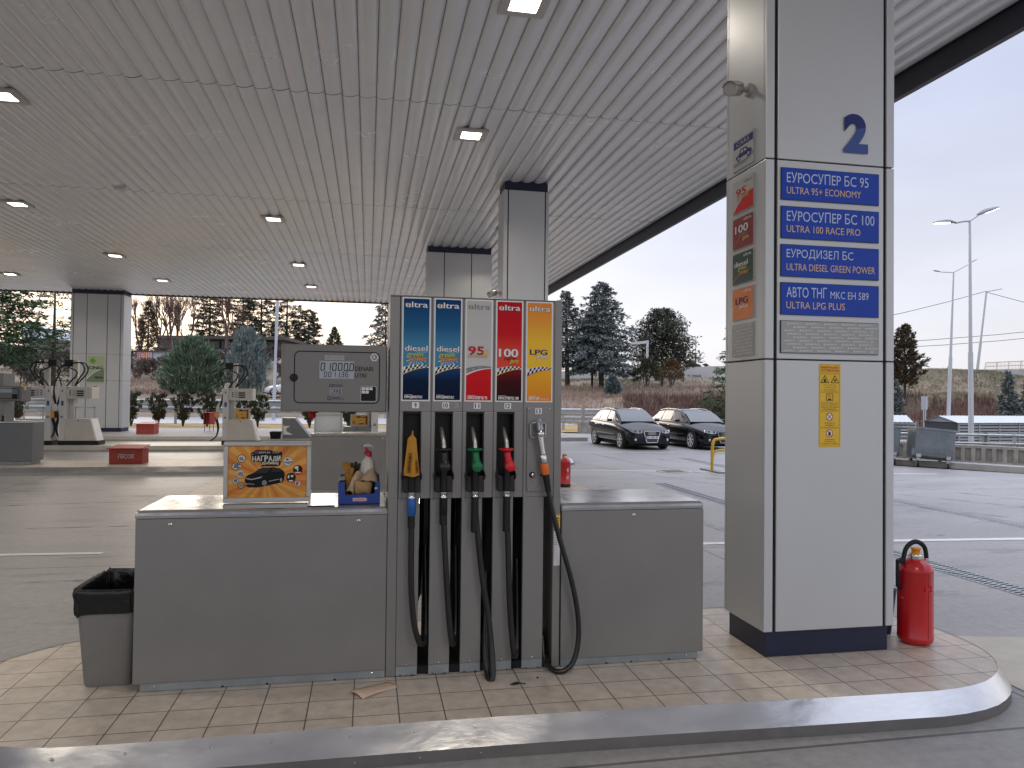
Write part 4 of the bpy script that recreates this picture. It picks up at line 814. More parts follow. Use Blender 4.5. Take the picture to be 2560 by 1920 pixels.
# ---- litter bin with black bag
m_bin=M('bin_grey',(.20,.195,.185),.55,var=.08,scale=6); m_bag=M('bag_black',(.010,.010,.011),.20,var=.2,scale=10,bump=.35,bscale=22)
t=thing('litter_bin','grey litter bin lined with a black bag beside the long pump cabinet','litter bin',(-1.33,4.42,.16))
def rr4(cx,cy,hx,hy,r,z,n=5,jit=0):
    P=[]
    for sx_,sy_,a in ((1,-1,-90),(1,1,0),(-1,1,90),(-1,-1,180)):
        for k in range(n): q=R_(a+k*90/(n-1)); P.append((cx+sx_*(hx-r)+r*math.cos(q)+rnd.uniform(-jit,jit),cy+sy_*(hy-r)+r*math.sin(q)+rnd.uniform(-jit,jit),z+rnd.uniform(-jit,jit)))
    return P
k=mb(m_bin,True); k.loft([rr4(-1.325,4.42,.112,.19,.03,.1605),rr4(-1.325,4.42,.118,.198,.03,.18),rr4(-1.326,4.42,.146,.235,.035,.60),rr4(-1.326,4.42,.146,.235,.035,.655)],caps=False); q_=rr4(-1.325,4.42,.112,.19,.03,.1606); k.add(q_,[tuple(range(len(q_)))]); k.build('bin',t)
def bagring(hx,hy,z,jit,zj,ph):
    P=rr4(-1.326,4.42,hx,hy,.035,z,16); o=[]
    for i,(x,y,zz) in enumerate(P):
        f=jit*(math.sin(i*1.9+ph)+.7*math.sin(i*.77+ph*2)+rnd.uniform(-.6,.6)); d=Vector((x+1.326,y-4.42,0)).normalized(); o.append((x+d.x*f,y+d.y*f,zz+zj*(math.sin(i*.5+ph)+rnd.uniform(-1,1))))
    return o
k=mb(m_bag,True); k.loft([bagring(.152,.240,.545,.004,.010,0),bagring(.155,.243,.575,.005,.006,.4),bagring(.156,.245,.61,.005,.004,1.1),bagring(.157,.246,.64,.006,.004,1.6),bagring(.163,.253,.668,.008,.006,2.3),bagring(.152,.242,.685,.008,.008,2.9),bagring(.137,.226,.668,.008,.008,3.3),bagring(.131,.217,.60,.010,.01,3.9),bagring(.120,.20,.45,.012,.01,4.4),bagring(.10,.17,.25,.01,.01,5)],caps=False); q_=bagring(.10,.17,.25,.01,.01,5); k.add(q_,[tuple(range(len(q_)))]); k.build('bin_bag',t,sub=1)
# ================================================================== SIGNS ON THE NEAR PILLAR
m_sb=M('sign_blue',(.013,.058,.43),.35,var=.05,scale=6,spec=.25); m_st=M('sign_text_blue',(.50,.58,.75),.4,var=0); m_sy=M('sign_text_tan',(.72,.47,.22),.4,var=0); m_sg=M('sign_grey',(.36,.37,.37),.4,var=.05,scale=8); m_sgt=M('sign_grey_text',(.75,.76,.76),.4,var=0)
m_bd=M('sign_border',(.40,.40,.39),.4,.3,var=0)
def board(i,zt,zb,t1,t2,lab,x2=None):
    x0,x1=2.4325,3.0985; o=thing('fuel_sign',lab,'sign',((x0+x1)/2,PY,zb),'blue fuel boards on the near pillar'); W,H=x1-x0,zt-zb
    P=Panel((x0,PY-.009,zb),X3,Z3,step=.0006); P.slab(0,0,W,H,.009,m_navy); P.rect(.003,.003,W-.003,H-.003,m_sb,1)
    for s,x,y,w_,h,m in t1+t2: P.text(s,x,y,w_,h,m,2,bold=0.004)
    P.build('board',o); return o
board(0,3.1115,2.9155,[('ЕУРОСУПЕР БС 95',.036,.106,.556,.064,m_st)],[('ULTRA 95+ ECONOMY',.036,.038,.505,.042,m_sy)],'blue fuel board ending in 95, topmost of four on the near pillar')
board(1,2.8775,2.6815,[('ЕУРОСУПЕР БС 100',.036,.106,.598,.064,m_st)],[('ULTRA 100 RACE PRO',.036,.038,.500,.042,m_sy)],'blue fuel board ending in 100, second from the top')
board(2,2.6455,2.4495,[('ЕУРОДИЗЕЛ БС',.036,.106,.452,.064,m_st)],[('ULTRA DIESEL GREEN POWER',.036,.038,.603,.042,m_sy)],'blue diesel fuel board, third from the top of the pillar')
board(3,2.4145,2.2185,[('АВТО ТНГ',.036,.106,.272,.066,m_st),('МКС ЕН 589',.332,.106,.262,.045,m_st)],[('ULTRA LPG PLUS',.036,.038,.395,.042,m_sy)],'blue gas fuel board ending in 589, lowest of the four')
def logo_cover(P,W,H,rows,pitch):
    P.rect(.003,.003,W-.003,H-.003,m_sg,1); k=0
    for r in range(rows):
        y=.008+r*(H-.012)/rows
        x=-pitch*(.33*(r%3))
        while x<W:
            yy=y+(x/W)*.006
            if x>.004 and x+.012<W-.004 and yy<H-.016: P.poly([(x,yy),(x+.008,yy+.013),(x+.016,yy),(x+.011,yy),(x+.008,yy+.005),(x+.005,yy)],m_sgt,2)
            if x+.020>.004 and x+.020+pitch*.52<W-.004 and yy<H-.016: P.text('МАКПЕТРОЛ',x+.020,yy+.001,pitch*.58,.0092,m_sgt,2,bold=.05,res=1)
            x+=pitch
x0,x1,zt,zb=2.4325,3.0965,2.1835,1.987; o=thing('grey_sign','pale grey board covered in repeated small logos below the blue boards','sign',((x0+x1)/2,PY,zb)); P=Panel((x0,PY-.009,zb),X3,Z3,step=.0006); P.slab(0,0,x1-x0,zt-zb,.009,m_navy); logo_cover(P,x1-x0,zt-zb,9,.122); P.build('board',o)
LX=PX
def side_plate(name,lab,zb,zt,art_,cat='sign'):
    yb,yf=4.437,4.172; o=thing(name,lab,cat,(LX,(yb+yf)/2,zb),'small plates on the side of the near pillar'); W,H=yb-yf,zt-zb
    P=Panel((LX-.008,yb,zb),(0,-1,0),Z3,step=.0006); P.slab(0,0,W,H,.008,m_bd); art_(P,W,H); P.build('plate',o)
m_pl=M('plate_silver',(.45,.445,.42),.45,var=.05,scale=8)
def a_cars(P,W,H):
    P.rect(.003,.003,W-.003,H-.003,m_pl,1); P.rect(.010,H*.70,W-.010,H-.014,m_numb,2); P.text('CARS',W*.17,H*.755,W*.62,H*.125,m_pl,3)
    q=lambda x,y:(W*x,H*y)
    P.poly([q(.14,.36),q(.15,.43),q(.28,.47),q(.38,.62),q(.62,.62),q(.76,.50),q(.88,.48),q(.90,.36)],m_numb,2); P.poly([q(.36,.49),q(.42,.58),q(.50,.58),q(.50,.49)],m_pl,3); P.poly([q(.54,.49),q(.54,.58),q(.60,.58),q(.69,.49)],m_pl,3)
    for x in (.29,.76): P.circ(W*x,H*.35,W*.085,m_numb,3,ry=H*.095); P.circ(W*x,H*.35,W*.045,m_pl,4,ry=H*.05)
    P.line(0.01,H*.22,W*.62,H*.22,.005,m_numb,2); P.line(W*.62,H*.22,W*.97,H*.36,.005,m_numb,2); P.line(0.01,H*.16,W*.64,H*.16,.005,m_numb,2); P.line(W*.64,H*.16,W*.97,H*.30,.005,m_numb,2)
side_plate('cars_plate','silver plate with blue car drawing reading CARS on the pillar side',3.183,3.388,a_cars)
def a_f(main_,acc,txt):
    def f(P,W,H):
        P.rrect(.004,.004,W-.004,H-.004,.012,main_,1)
        if acc: P.poly([(.006,.006),(W-.006,.006),(W-.006,H*.55),(W*.6,H*.48),(W*.25,H*.25)],acc,2); 
        P.line(.01,.02,W*.42,H*.42,.003,m_wht if acc else m_org,3)
        P.text('ultra',W*.55,H*.84,W*.36,H*.09,m_wht if main_ is not m_pl else m_gry,4,bold=.04)
        for s,x,y,w_,h,m,sh in txt: P.text(s,W*x,H*y,W*w_,H*h,m,5,bold=.05,shear=sh)
    return f
m_pr=M('plate_red',(.24,.012,.022),.35,var=.05,scale=8); m_pg=M('plate_green',(.008,.045,.04),.35,var=.05,scale=8); m_po3=M('plate_orange',(.68,.18,.018),.35,var=.1,scale=6)
side_plate('fuel_plate','red and silver 95 fuel plate on the pillar side',2.9025,3.1145,a_f(m_pl,m_redp,[('95',.16,.50,.5,.24,m_redp,0),('+',.66,.52,.2,.18,m_yel,.2),('economy',.2,.36,.62,.11,m_gold,.2)]))
side_plate('fuel_plate','dark red 100 fuel plate on the pillar side',2.669,2.874,a_f(m_pr,None,[('100',.14,.50,.62,.24,m_wht,0),('race',.34,.37,.4,.11,m_gry,.2),('pro',.50,.20,.3,.14,m_yel,.2)]))
side_plate('fuel_plate','dark green diesel fuel plate on the pillar side',2.440,2.645,a_f(m_pg,None,[('diesel',.10,.56,.66,.16,m_wht,0),('green',.28,.40,.42,.13,m_grn,.25),('power',.36,.25,.46,.14,m_org,.25)]))
side_plate('fuel_plate','orange gas fuel plate on the pillar side',2.210,2.416,a_f(m_po3,None,[('LPG',.17,.50,.6,.2,m_numb,0),('plus',.36,.32,.42,.16,m_wht,.25)]))
side_plate('grey_plate','grey logo-patterned plate, lowest on the pillar side',1.977,2.184,lambda P,W,H: logo_cover(P,W,H,9,.082))
# number 2, two-tone
o=thing('pillar_number','large two-tone blue number 2 on the near pillar front','number',(2.94,PY,3.235)); P=Panel((2.8535,PY-.0065,3.2335),X3,Z3,step=.0006)
v,f_,asp=text_geo('2',.05,0,8); m_n1=M('number_blue_deep',(.004,.012,.155),.3,var=0); m_n2=M('number_blue_pale',(.035,.075,.29),.35,var=.05,scale=8)
W,H=.169,.243; me=bmesh.new(); vs=[me.verts.new((a*W,b*H,0)) for a,b in v]
for q in f_:
    try: me.faces.new([vs[i] for i in q])
    except ValueError: pass
pl_co=Vector((W*.5,H*.60,0)); pl_no=Vector((-.30,1,0)).normalized()
bmesh.ops.bisect_plane(me,geom=me.verts[:]+me.edges[:]+me.faces[:],plane_co=pl_co,plane_no=pl_no); me.verts.index_update()
for fc_ in me.faces:
    s=(fc_.calc_center_median()-pl_co).dot(pl_no)>0; P.mat(m_n1 if s else m_n2); P.add([P.p(x.co.x,x.co.y,3) for x in fc_.verts],[tuple(range(len(fc_.verts)))])
me.free(); P.build('digit',o)
# yellow warning strip
o=thing('warning_sticker','tall yellow ATTENTION sticker with four safety pictograms on the near pillar','sticker',(2.77,PY,1.418)); W,H=.147,.509; P=Panel((2.694,PY-.0012,1.418),X3,Z3,step=.0004)
m_wy=M('warning_yellow',(.78,.50,.025),.4,var=.06,scale=10); m_wb=M('warning_brown',(.20,.06,.012),.5,var=0); m_wr=M('warning_red',(.45,.02,.015),.4,var=0)
P.slab(0,0,W,H,.0005,m_wy); pix=lambda y:(1440-y)/890*H
for a,b_ in ((560,650),(658,845),(855,1048),(1058,1228),(1235,1428)): P.frame(.005,pix(b_),W-.006,pix(a),.004,.0016,m_wb,1)
P.text('ВНИМАНИЕ',.014,pix(602),.120,.0155,m_wr,2,bold=.045); P.text('ATTENTION',.014,pix(637),.120,.0165,m_wr,2,bold=.045)
for cx in (.040,.108):
    a,b_=pix(755),pix(668); P.poly([(cx-.029,a),(cx+.029,a),(cx,b_)],m_blk,2); P.poly([(cx-.022,a+.004),(cx+.022,a+.004),(cx,b_-.008)],m_wy,3)
    if cx<.05: P.poly([(cx-.010,a+.006),(cx+.010,a+.006),(cx+.007,a+.018),(cx,a+.032),(cx-.007,a+.018)],m_blk,4)
    else: P.circ(cx,a+.014,.006,m_blk,4,n=10); [P.line(cx,a+.014,cx+.016*math.cos(R_(t_)),a+.014+.014*math.sin(R_(t_)),.0016,m_blk,4) for t_ in (20,50,80,110,140)]
def small(txts,y0,dy):
    for i,(s,w_) in enumerate(txts): P.text(s,W/2-w_/2-.001,pix(y0+i*dy),w_,.0068,m_wb,2,bold=.03,res=2)
small([('ОПАСНОСТ ОД',.085),('ПОЖАР И ОД',.075),('ЕКСПЛОЗИЈА',.078)],784,25)
P.frame(W/2-.024,pix(945),W/2+.022,pix(868),.003,.003,m_blk,2); P.ring(W/2-.002,pix(893),.008,.003,m_wr,3); P.rect(W/2-.014,pix(935),W/2+.010,pix(922),m_blk,3)
small([('ИСКЛУЧЕТЕ ГО',.12),('МОТОРОТ',.11),('TURN OFF THE ENGINE',.122),('WHILE REFUELING',.095)],974,22)
for y in (1115,1292):
    P.circ(W/2-.002,pix(y),.0245,m_wr,2); P.circ(W/2-.002,pix(y),.0195,m_wht,3)
    if y<1200: [P.line(W/2-.014,pix(y)-.012*s,W/2+.010,pix(y)+.012*s,.004,m_blk,4) for s in (1,-1)]
    else: P.poly([(W/2-.012,pix(y)-.012),(W/2+.004,pix(y)-.014),(W/2+.008,pix(y)+.004),(W/2-.004,pix(y)+.014),(W/2-.010,pix(y))],m_blk,4)
    P.line(W/2-.016,pix(y)+.015,W/2+.012,pix(y)-.015,.0038,m_wr,5)
small([('ЗАБРАНЕТО',.070),('ПУШЕЊЕ',.058)],1188,24); small([('ЗАБРАНЕТА',.070),('УПОТРЕБА НА',.080),('ОТВОРЕН ПЛАМЕН',.115)],1365,22)
P.build('sticker_print',o)
# surveillance camera on the pillar side
m_camw=M('camera_shell',(.40,.385,.36),.35,var=.06,scale=20)
def cctv(c,d,label,sc=1.0):
    c=Vector(c); t=thing('security_camera',label,'security camera',tuple(c),'security cameras on the pillars'); d=Vector(d).normalized(); n=Vector((-1,0,0))
    k=mb(m_camw,True); k.lathe(c,[(.042*sc,0),(.042*sc,.012*sc),(.03*sc,.018*sc)],18,axis=n); e1=c+n*.045*sc; k.tube([c,e1,c+n*.055*sc+d*.05*sc],.015*sc,10); k.build('mount',t)
    b0=c+n*.06*sc+d*.04*sc; k=mb(m_camw,True); k.lathe(b0,[(.030*sc,0),(.040*sc,.012*sc),(.041*sc,.165*sc),(.043*sc,.17*sc),(.043*sc,.185*sc),(.034*sc,.186*sc)],20,axis=d); k.mat(m_black,True); k.lathe(b0+d*.181*sc,[(.034*sc,0),(.034*sc,.004*sc),(0,.0045*sc)],18,axis=d); k.build('housing',t)
    k=mb(m_camw,True); u=Vector((0,0,1)); s=d.cross(u).normalized(); u=s.cross(d); rings=[[b0+d*q*sc+(s*math.sin(a)+u*math.cos(a))*.048*sc for a in [R_(x) for x in range(-70,71,20)]] for q in (.03,.20)]; k.loft(rings,closed=False,caps=False); o=k.build('sun_hood',t); o.modifiers.new('s','SOLIDIFY').thickness=.003
cctv((LX,4.245,3.655),(-.62,-.62,-.30),'white bullet camera high on the near pillar side')
p=A(1275,728,13.72); cctv((2.479,13.95,p.z),(-.6,-.8,-.3),'tiny bullet camera on the slim pillar just above the fuel panels',1.3)
# ================================================================== FIRE EXTINGUISHERS, BUCKET
m_exr=M('extinguisher_red',(.52,.012,.016),.28,var=.08,scale=9,coat=.2)
def ext(c,label,sc=1.0,hose=True):
    x,y,z=c; t=thing('fire_extinguisher',label,'fire extinguisher',c,'red fire extinguishers')
    k=mb(m_exr,True); k.lathe(c,[(.085*sc,0),(.112*sc,.018*sc),(.117*sc,.04*sc),(.117*sc,.045*sc),(.115*sc,.05*sc),(.115*sc,.46*sc),(.117*sc,.462*sc),(.113*sc,.472*sc),(.098*sc,.502*sc),(.065*sc,.522*sc),(.045*sc,.53*sc),(.045*sc,.536*sc)],32); k.build('cylinder',t)
    k=mb(m_chrome,True); k.lathe((x,y,z+.53*sc),[(.044*sc,0),(.046*sc,.02*sc),(.05*sc,.032*sc),(.03*sc,.036*sc)],20); k.mat(m_yel,True); k.lathe((x,y,z+.562*sc),[(.038*sc,0),(.04*sc,.008*sc)],16); k.mat(m_org,True); k.lathe((x+.004*sc,y,z+.568*sc),[(.028*sc,0),(.028*sc,.024*sc),(.034*sc,.025*sc),(.034*sc,.034*sc),(0,.035*sc)],18); k.build('valve',t)
    if hose:
        k=mb(m_rubber,True); k.tube(smooth([(x+.088*sc,y,z+.49*sc),(x+.09*sc,y,z+.55*sc),(x+.075*sc,y,z+.615*sc),(x,y,z+.650*sc),(x-.075*sc,y,z+.61*sc),(x-.095*sc,y,z+.54*sc),(x-.10*sc,y,z+.50*sc)],2),.0155*sc,10); k.mat(m_chrome,True); k.lathe((x+.0885*sc,y,z+.515*sc),[(.018*sc,0),(.018*sc,.02*sc)],12); k.build('hose',t)
        k=mb(m_black); q=[(x-.10*sc,z+.545*sc),(x-.15*sc,z+.53*sc),(x-.15*sc,z+.36*sc),(x-.125*sc,z+.34*sc),(x-.113*sc,z+.345*sc),(x-.113*sc,z+.355*sc),(x-.137*sc,z+.372*sc),(x-.137*sc,z+.505*sc),(x-.09*sc,z+.52*sc)]; k.prism([(a,y-.012,b_) for a,b_ in q],(0,.024,0)); k.build('handle',t,bevel=.003)
        k=mb(m_exr); k.box(x-.012,x+.030,y-.121,y-.10,z+.352,z+.372); k.box(x-.018,x-.010,y-.121,y-.10,z+.345,z+.378); k.box(x+.028,x+.034,y-.121,y-.10,z+.345,z+.378); k.box(x-.13,x-.10,y-.03,y-.01,z+.285,z+.300); k.build('bracket',t,bevel=.002)
        k=mb(M('seam_red',(.42,.03,.03),.4,var=0),True); k.tube([(x+.010,y-.1155,z+.05),(x+.010,y-.1155,z+.455)],.0018,6); k.build('weld_seam',t)
    else:
        k=mb(m_rubber,True); k.tube(smooth([(x-.03,y,z+.54*sc),(x-.03,y,z+.60*sc),(x+.03,y,z+.60*sc),(x+.03,y,z+.54*sc)],2),.012,7); k.mat(m_black,True); k.lathe((x,y,z-.002),[(.116*sc,0),(.119*sc,.06*sc),(.117*sc,.065*sc)],24); k.build('handle',t)
        P=Panel((x+.045,y-.118*sc,z+.14),(.0,0,1),(-1,0,0)); P.text('S-6',0,0,.20,.035,m_wht,1,bold=.04); P.build('lettering',t)
    return t
px_=A(2288,1500,4.165); te=ext((px_.x,4.165,.161),'red fire extinguisher with black hose arch beside the near pillar',1.0); te.scale=(.91,.91,1.0)
ext((3.368,12.41,.161),'distant red fire extinguisher showing past the right end of the fuel panels',.93,False)
k=mb(m_navy,True); t=thing('bucket','dark navy bucket half hidden behind the near pillar and extinguisher','bucket',(3.335,4.43,.16)); k.loft([rr4(3.335,4.43,.10,.10,.03,.161),rr4(3.335,4.43,.125,.125,.03,.46)]); k.build('bucket_body',t); k=mb(m_galv,True); k.tube([(3.45,4.33,.46),(3.47,4.33,.475),(3.45,4.53,.46)],.004,6); k.build('bail',t)
# ================================================================== OTHER ISLANDS
k=MB().mat(m_redp,True); k.lathe((-.31,4.33,1.572),[(.017,0),(.020,.006),(.020,.040),(.012,.044)],14); k.build('alarm_lamp',hd)
md=copy_tree(DSP); mdx=A(776,1093,FY+7.95).x+1.168; md.location=Vector(DSP.location)+Vector((mdx,7.95,0)); md['label']='same grey dispenser type on the next island, its counter seen behind the blue tray'
MY=FY+7.95
q0,q1=A(785,1082,MY+.2),A(856,1082,MY+.2); m_bl=M('blank_board',(.62,.62,.63),.5,var=.12,scale=2.5)
poster_board(q0.x,q1.x,MY+.2,1.0985,A(785,1033,MY+.2).z,'blank_stand','blank white board in a metal frame standing on the counter behind the poster stand','advert stand',m_bl,rim=.03)
m_beige=M('beige_paint',(.58,.555,.50),.45,var=.06,scale=3); m_bwh=M('dispenser_white',(.62,.62,.605),.4,var=.05,scale=3); m_slate=M('slate_paint',(.17,.18,.19),.42,.2,var=.06,scale=3)
def art_small(P,W,H):
    P.rect(W*.28,H*.78,W*.55,H*.93,m_blk,1); P.rect(W*.58,H*.76,W*.86,H*.90,m_wb,1); P.circ(W*.14,H*.28,W*.10,m_gry,1); P.rect(W*.36,H*.2,W*.74,H*.62,m_po2,1); P.rect(W*.45,H*.08,W*.75,H*.18,m_blk,2); P.rect(W*.84,H*.05,W*.97,H*.95,m_wb,1); P.rect(W*.42,H*.45,W*.62,H*.5,m_wb,2)
def methane_dispenser(x,y,z,label,m_cab,m_col,mir=1,mast=True,stand=None,column=True):
    t=thing('methane_dispenser',label,'fuel dispenser',(x,y,z),'small methane dispensers on the left islands'); X=lambda a:x+mir*a
    def bx(k,a,b,*r): k.box(min(X(a),X(b)),max(X(a),X(b)),*r); return k
    bx(mb(m_black),-.02,1.08,y-.02,y+.57,z,z+.13).build('plinth',t,bevel=.01)
    c=mb(m_cab); b4=[(X(.165),y,z+.13),(X(1.03),y,z+.13),(X(1.03),y+.55,z+.13),(X(.165),y+.55,z+.13)]; t4=[(X(.165),y,z+.775),(X(.86),y,z+.775),(X(.86),y+.55,z+.775),(X(.165),y+.55,z+.775)]
    if mir<0: b4=b4[::-1]; t4=t4[::-1]
    c.hexa(b4,t4); c.mat(m_dark); bx(c,.50,.53,y-.004,y,z+.70,z+.73); co=c.build('cabinet',t,bevel=.008,fix=True)
    e=mb(m_wht); e.prism([(X(.83),y-.003,z+.775),(X(.865),y-.003,z+.775),(X(1.04),y-.003,z+.13),(X(.99),y-.003,z+.13)],(0,.55,0)); e.build('side_panel',co,fix=True)
    if column:
        k=bx(mb(m_bwh),0,.16,y-.01,y+.55,z+.13,z+1.73); bx(k,.165,.28,y+.3,y+.6,z+.775,z+1.38); ko=k.build('column',t,bevel=.006)
        k=MB().mat(m_gry,True); k.lathe((X(.08),y-.01,z+.83),[(.035,0),(.035,.01),(.02,.015)],14,axis=(0,-1,0)); k.build('lock',ko); k=mb(m_n2); bx(k,.05,.12,y-.014,y-.010,z+1.16,z+1.30); k.build('decal',ko); k=mb(m_blk); bx(k,.065,.09,y-.014,y-.010,z+1.56,z+1.62); k.build('number_plate',ko)
        k=bx(mb(m_cab),.165,.82,y+.02,y+.6,z+1.36,z+1.72); k.mat(m_bwh); bx(k,.82,.87,y+.0,y+.62,z+1.36,z+1.72); h=k.build('display_head',t,bevel=.006)
        k=mb(m_sil); bx(k,.33,.66,y+.012,y+.020,z+1.43,z+1.63); k.mat(m_blk)
        for i in range(3): bx(k,.46,.64,y+.008,y+.012,z+1.44+i*.065,z+1.475+i*.065); bx(k,.26,.295,y+.008,y+.020,z+1.46+i*.06,z+1.49+i*.06)
        bx(k,.19,.22,y+.01,y+.02,z+1.67,z+1.70); k.build('display',h)
        if mast:
            k=bx(mb(m_beige),.22,.35,y+.35,y+.5,z+1.72,z+2.52); mo_=k.build('hose_mast',t); k=bx(mb(m_black),.0,.225,y+.3,y+.52,z+2.32,z+2.52); k.build('pulley_box',mo_,bevel=.01)
            k=MB().mat(m_rubber,True); yy=y+.25
            for o,(a,b) in enumerate(((-.10,.0),(.12,.42))):
                k.tube(smooth([(X(.05+o*.1),yy,z+2.36),(X(a),yy,z+2.3),(X(a-.06+o*.42),yy-.05,z+2.15),(X(.02+o*.1),yy-.1,z+1.75),(X(-.08),yy-.15,z+1.2),(X(-.18),yy-.2,z+.85)]),.021,6)
                k.tube(smooth([(X(-.18-o*.05),yy-.2,z+.85),(X(-.10-o*.03),yy-.2,z+.55),(X(-.16),yy-.2,z+.25),(X(-.35),yy-.2,z+.12)]),.021,6)
            for dx in (0,.10): k.tube(smooth([(X(.20),yy,z+2.42),(X(.50+dx),yy,z+2.46),(X(.60+dx),yy,z+2.20),(X(.42+dx),yy,z+1.95),(X(.32),yy,z+1.75)]),.021,6)
            k.build('hose',t)
            k=mb(m_galv,True); k.lathe((X(-.13),y-.02,z+1.0),[(.05,0),(.05,.13),(.03,.2)],8); k.mat(m_black if mir<0 else m_org,True); k.lathe((X(-.15),y-.02,z+.80),[(.045,0),(.055,.12),(.05,.2)],8); k.build('nozzle',t)
    if stand=='frame':
        k=mb(m_fr); xa,xb=X(.32),X(.86); xa,xb=min(xa,xb),max(xa,xb); k.box(xa,xa+.03,y+.3,y+.33,z+.775,z+1.12); k.box(xb-.03,xb,y+.3,y+.33,z+.775,z+1.12); k.box(xa,xb,y+.3,y+.33,z+1.09,z+1.12); k.build('empty_frame',t)
    return t
YM=23.75; zI=.161
xa=A(146,1110,YM).x; methane_dispenser(xa,YM,zI,'beige methane dispenser standing just before the CNG pillar',m_beige,m_sil,stand='frame')
xb=A(555,1110,YM).x; methane_dispenser(xb,YM,zI,'beige methane dispenser right of the big green bush, poster on its cabinet',m_beige,m_sil)
xc=A(126,1110,YM).x; methane_dispenser(xc,YM,zI,'white methane dispenser half hidden by the grey dispenser at the left edge',m_bwh,m_sil,mir=-1,stand='frame')
poster_board(A(585,1050,YM+.2).x,A(624,1050,YM+.2).x,YM+.2,A(590,1049,YM+.2).z-.02,A(590,1020,YM+.2).z,'small_advert_stand','small orange poster stand on the beige dispenser cabinet beside the tall blue cypress','advert stand',m_po2,art=art_small,rim=.03)
xd=A(945,1080,18.6).x; methane_dispenser(xd,18.6,zI,'grey cabinet dispenser seen low behind the blank board',m_slate,m_slate,mir=-1,mast=False)
poster_board(A(876,1069,18.8).x,A(923,1069,18.8).x,18.8,.937,A(880,1036,18.8).z,'small_advert_stand','small orange poster stand under the right end of the price display','advert stand',m_po2,art=art_small,rim=.03)
# trapezoid cabinet with torn sheet, and a black crate beside it
p0=AD(706,1103,26); w_=1841/26; zt=AD(706,1045,26).z; x,y=p0.x,p0.y; k=mb(m_slate); k.hexa([(x,y,.161),(x+.98,y,.161),(x+.98,y+.8,.161),(x,y+.8,.161)],[(x,y,zt),(x+.40,y,zt),(x+.40,y+.8,zt),(x,y+.8,zt)]); k.mat(m_wht); k.box(x-.03,x,y-.01,y+.8,.161,zt+.02)
k.add([(x+.02,y-.004,.3),(x+.36,y-.004,.30),(x+.24,y-.004,.36),(x+.14,y-.004,.42),(x+.12,y-.004,.52),(x+.26,y-.004,.60),(x+.02,y-.004,.62)],[tuple(range(7))])
tag(k.build('steel_cabinet',bevel=.006),'grey cabinet with slanted side and torn white sheet beyond the poster stand','cabinet')
k=mb(m_black,True); k.loft([rr4(x-.22,y-.1,.16,.16,.04,.161),rr4(x-.22,y-.1,.19,.19,.04,.40),rr4(x-.22,y-.1,.20,.20,.04,.42),rr4(x-.22,y-.1,.17,.17,.04,.40)]); tag(k.build('black_crate'),'small black crate beside the grey slanted cabinet','crate')
# grey dispenser at the left edge, seen from its other end
yG=17.36; xr=-7.0; t=thing('fuel_dispenser','grey dispenser cut off by the left photo edge','fuel dispenser',(-8,yG,.16))
k=mb(m_slate); k.box(-8.35,xr,yG,yG+.58,.225,1.035); co=k.build('cabinet',t,bevel=.006); k=mb(m_lid); k.box(-8.36,xr+.005,yG-.005,yG+.59,1.037,1.085); k.build('lid',co,bevel=.012); k=mb(m_zinc); k.box(-8.3,xr-.05,yG+.02,yG+.56,.161,.224); k.build('plinth',co)
hx=A(54,985,yG).x; r=ray(78,985); hb=hx/(r.x/r.y); z0h,z1h=A(40,1003,yG).z,A(40,965,yG).z
k=mb(m_grey2); k.box(hx-.6,hx,yG,max(hb,yG+.3),z0h,z1h); h=k.build('display_head',t,bevel=.01); P=Panel((hx-.6,yG-.003,z0h),X3,Z3,step=.002); P.frame(.05,.05,.55,z1h-z0h-.05,.04,.012,m_blk,1); P.rect(.16,.18,.42,.29,m_lcd,1); P.rect(.42,.06,.52,.15,m_blk,1); P.build('display_print',h)
P=Panel((hx+.003,yG,z0h),Y3,Z3,step=.002); P.rect(.09,.24,.20,.32,m_wy,1); P.rect(.10,.19,.20,.21,m_n2,1); P.build('sticker',h)
xq=A(9,1040,yG+.1).x; k=mb(m_grey)
for j in range(5): k.box(xq-.12-j*.2,xq-j*.2,yG+.05,yG+.12,.161,1.2)
k.box(xq-1.05,xq,yG+.05,yG+.58,1.2,2.1); k.box(xq-.02,xq,yG+.05,yG+.58,.161,1.2); k.build('hose_columns',t,bevel=.005)
# sand boxes, hose box
m_sr=M('sandbox_red',(.30,.030,.018),.55,var=.2,scale=5); m_sr2=M('sandbox_bright',(.42,.06,.05),.55,var=.12,scale=5)
def sandbox(x0,x1,y0,y1,z0,z1,m_,label,txt):
    t=thing('sand_box',label,'sand box',((x0+x1)/2,y0,z0),'red sand boxes'); k=mb(m_); k.box(x0,x1,y0,y1,z0,z1-.02); k.mat(m_dark); k.box(x1,x1+.004,y0+.10,y0+.14,z1-.09,z1-.06); k.box(x1,x1+.004,y0+.26,y0+.30,z1-.09,z1-.06); k.build('box',t,bevel=.005)
    k=mb(m_); k.prism([(x0-.05,y0-.04,z1-.015),(x1+.02,y0-.04,z1-.015),(x1+.03,y1+.02,z1+.035),(x0+.02,y1+.02,z1+.035)],(0,0,.015)); k.build('lid',t)
    if txt: P=Panel((x0,y0-.002,z0),X3,Z3,step=.001); P.text('ПЕСОК',(x1-x0)*.27,(z1-z0)*.36,(x1-x0)*.49,(z1-z0)*.28,m_sil,1,bold=.03,shear=.12); P.build('lettering',t)
sandbox(-5.483,-4.812,17.33,17.80,.161,A(270,1120.5,17.33).z,m_sr,'dark red sand box lettered in white on the second island',True)
sandbox(-8.56,-7.95,29.98,30.70,.161,A(340,1059.5,29.98).z,m_sr2,'bright red sand box without lettering on the far pavement',False)
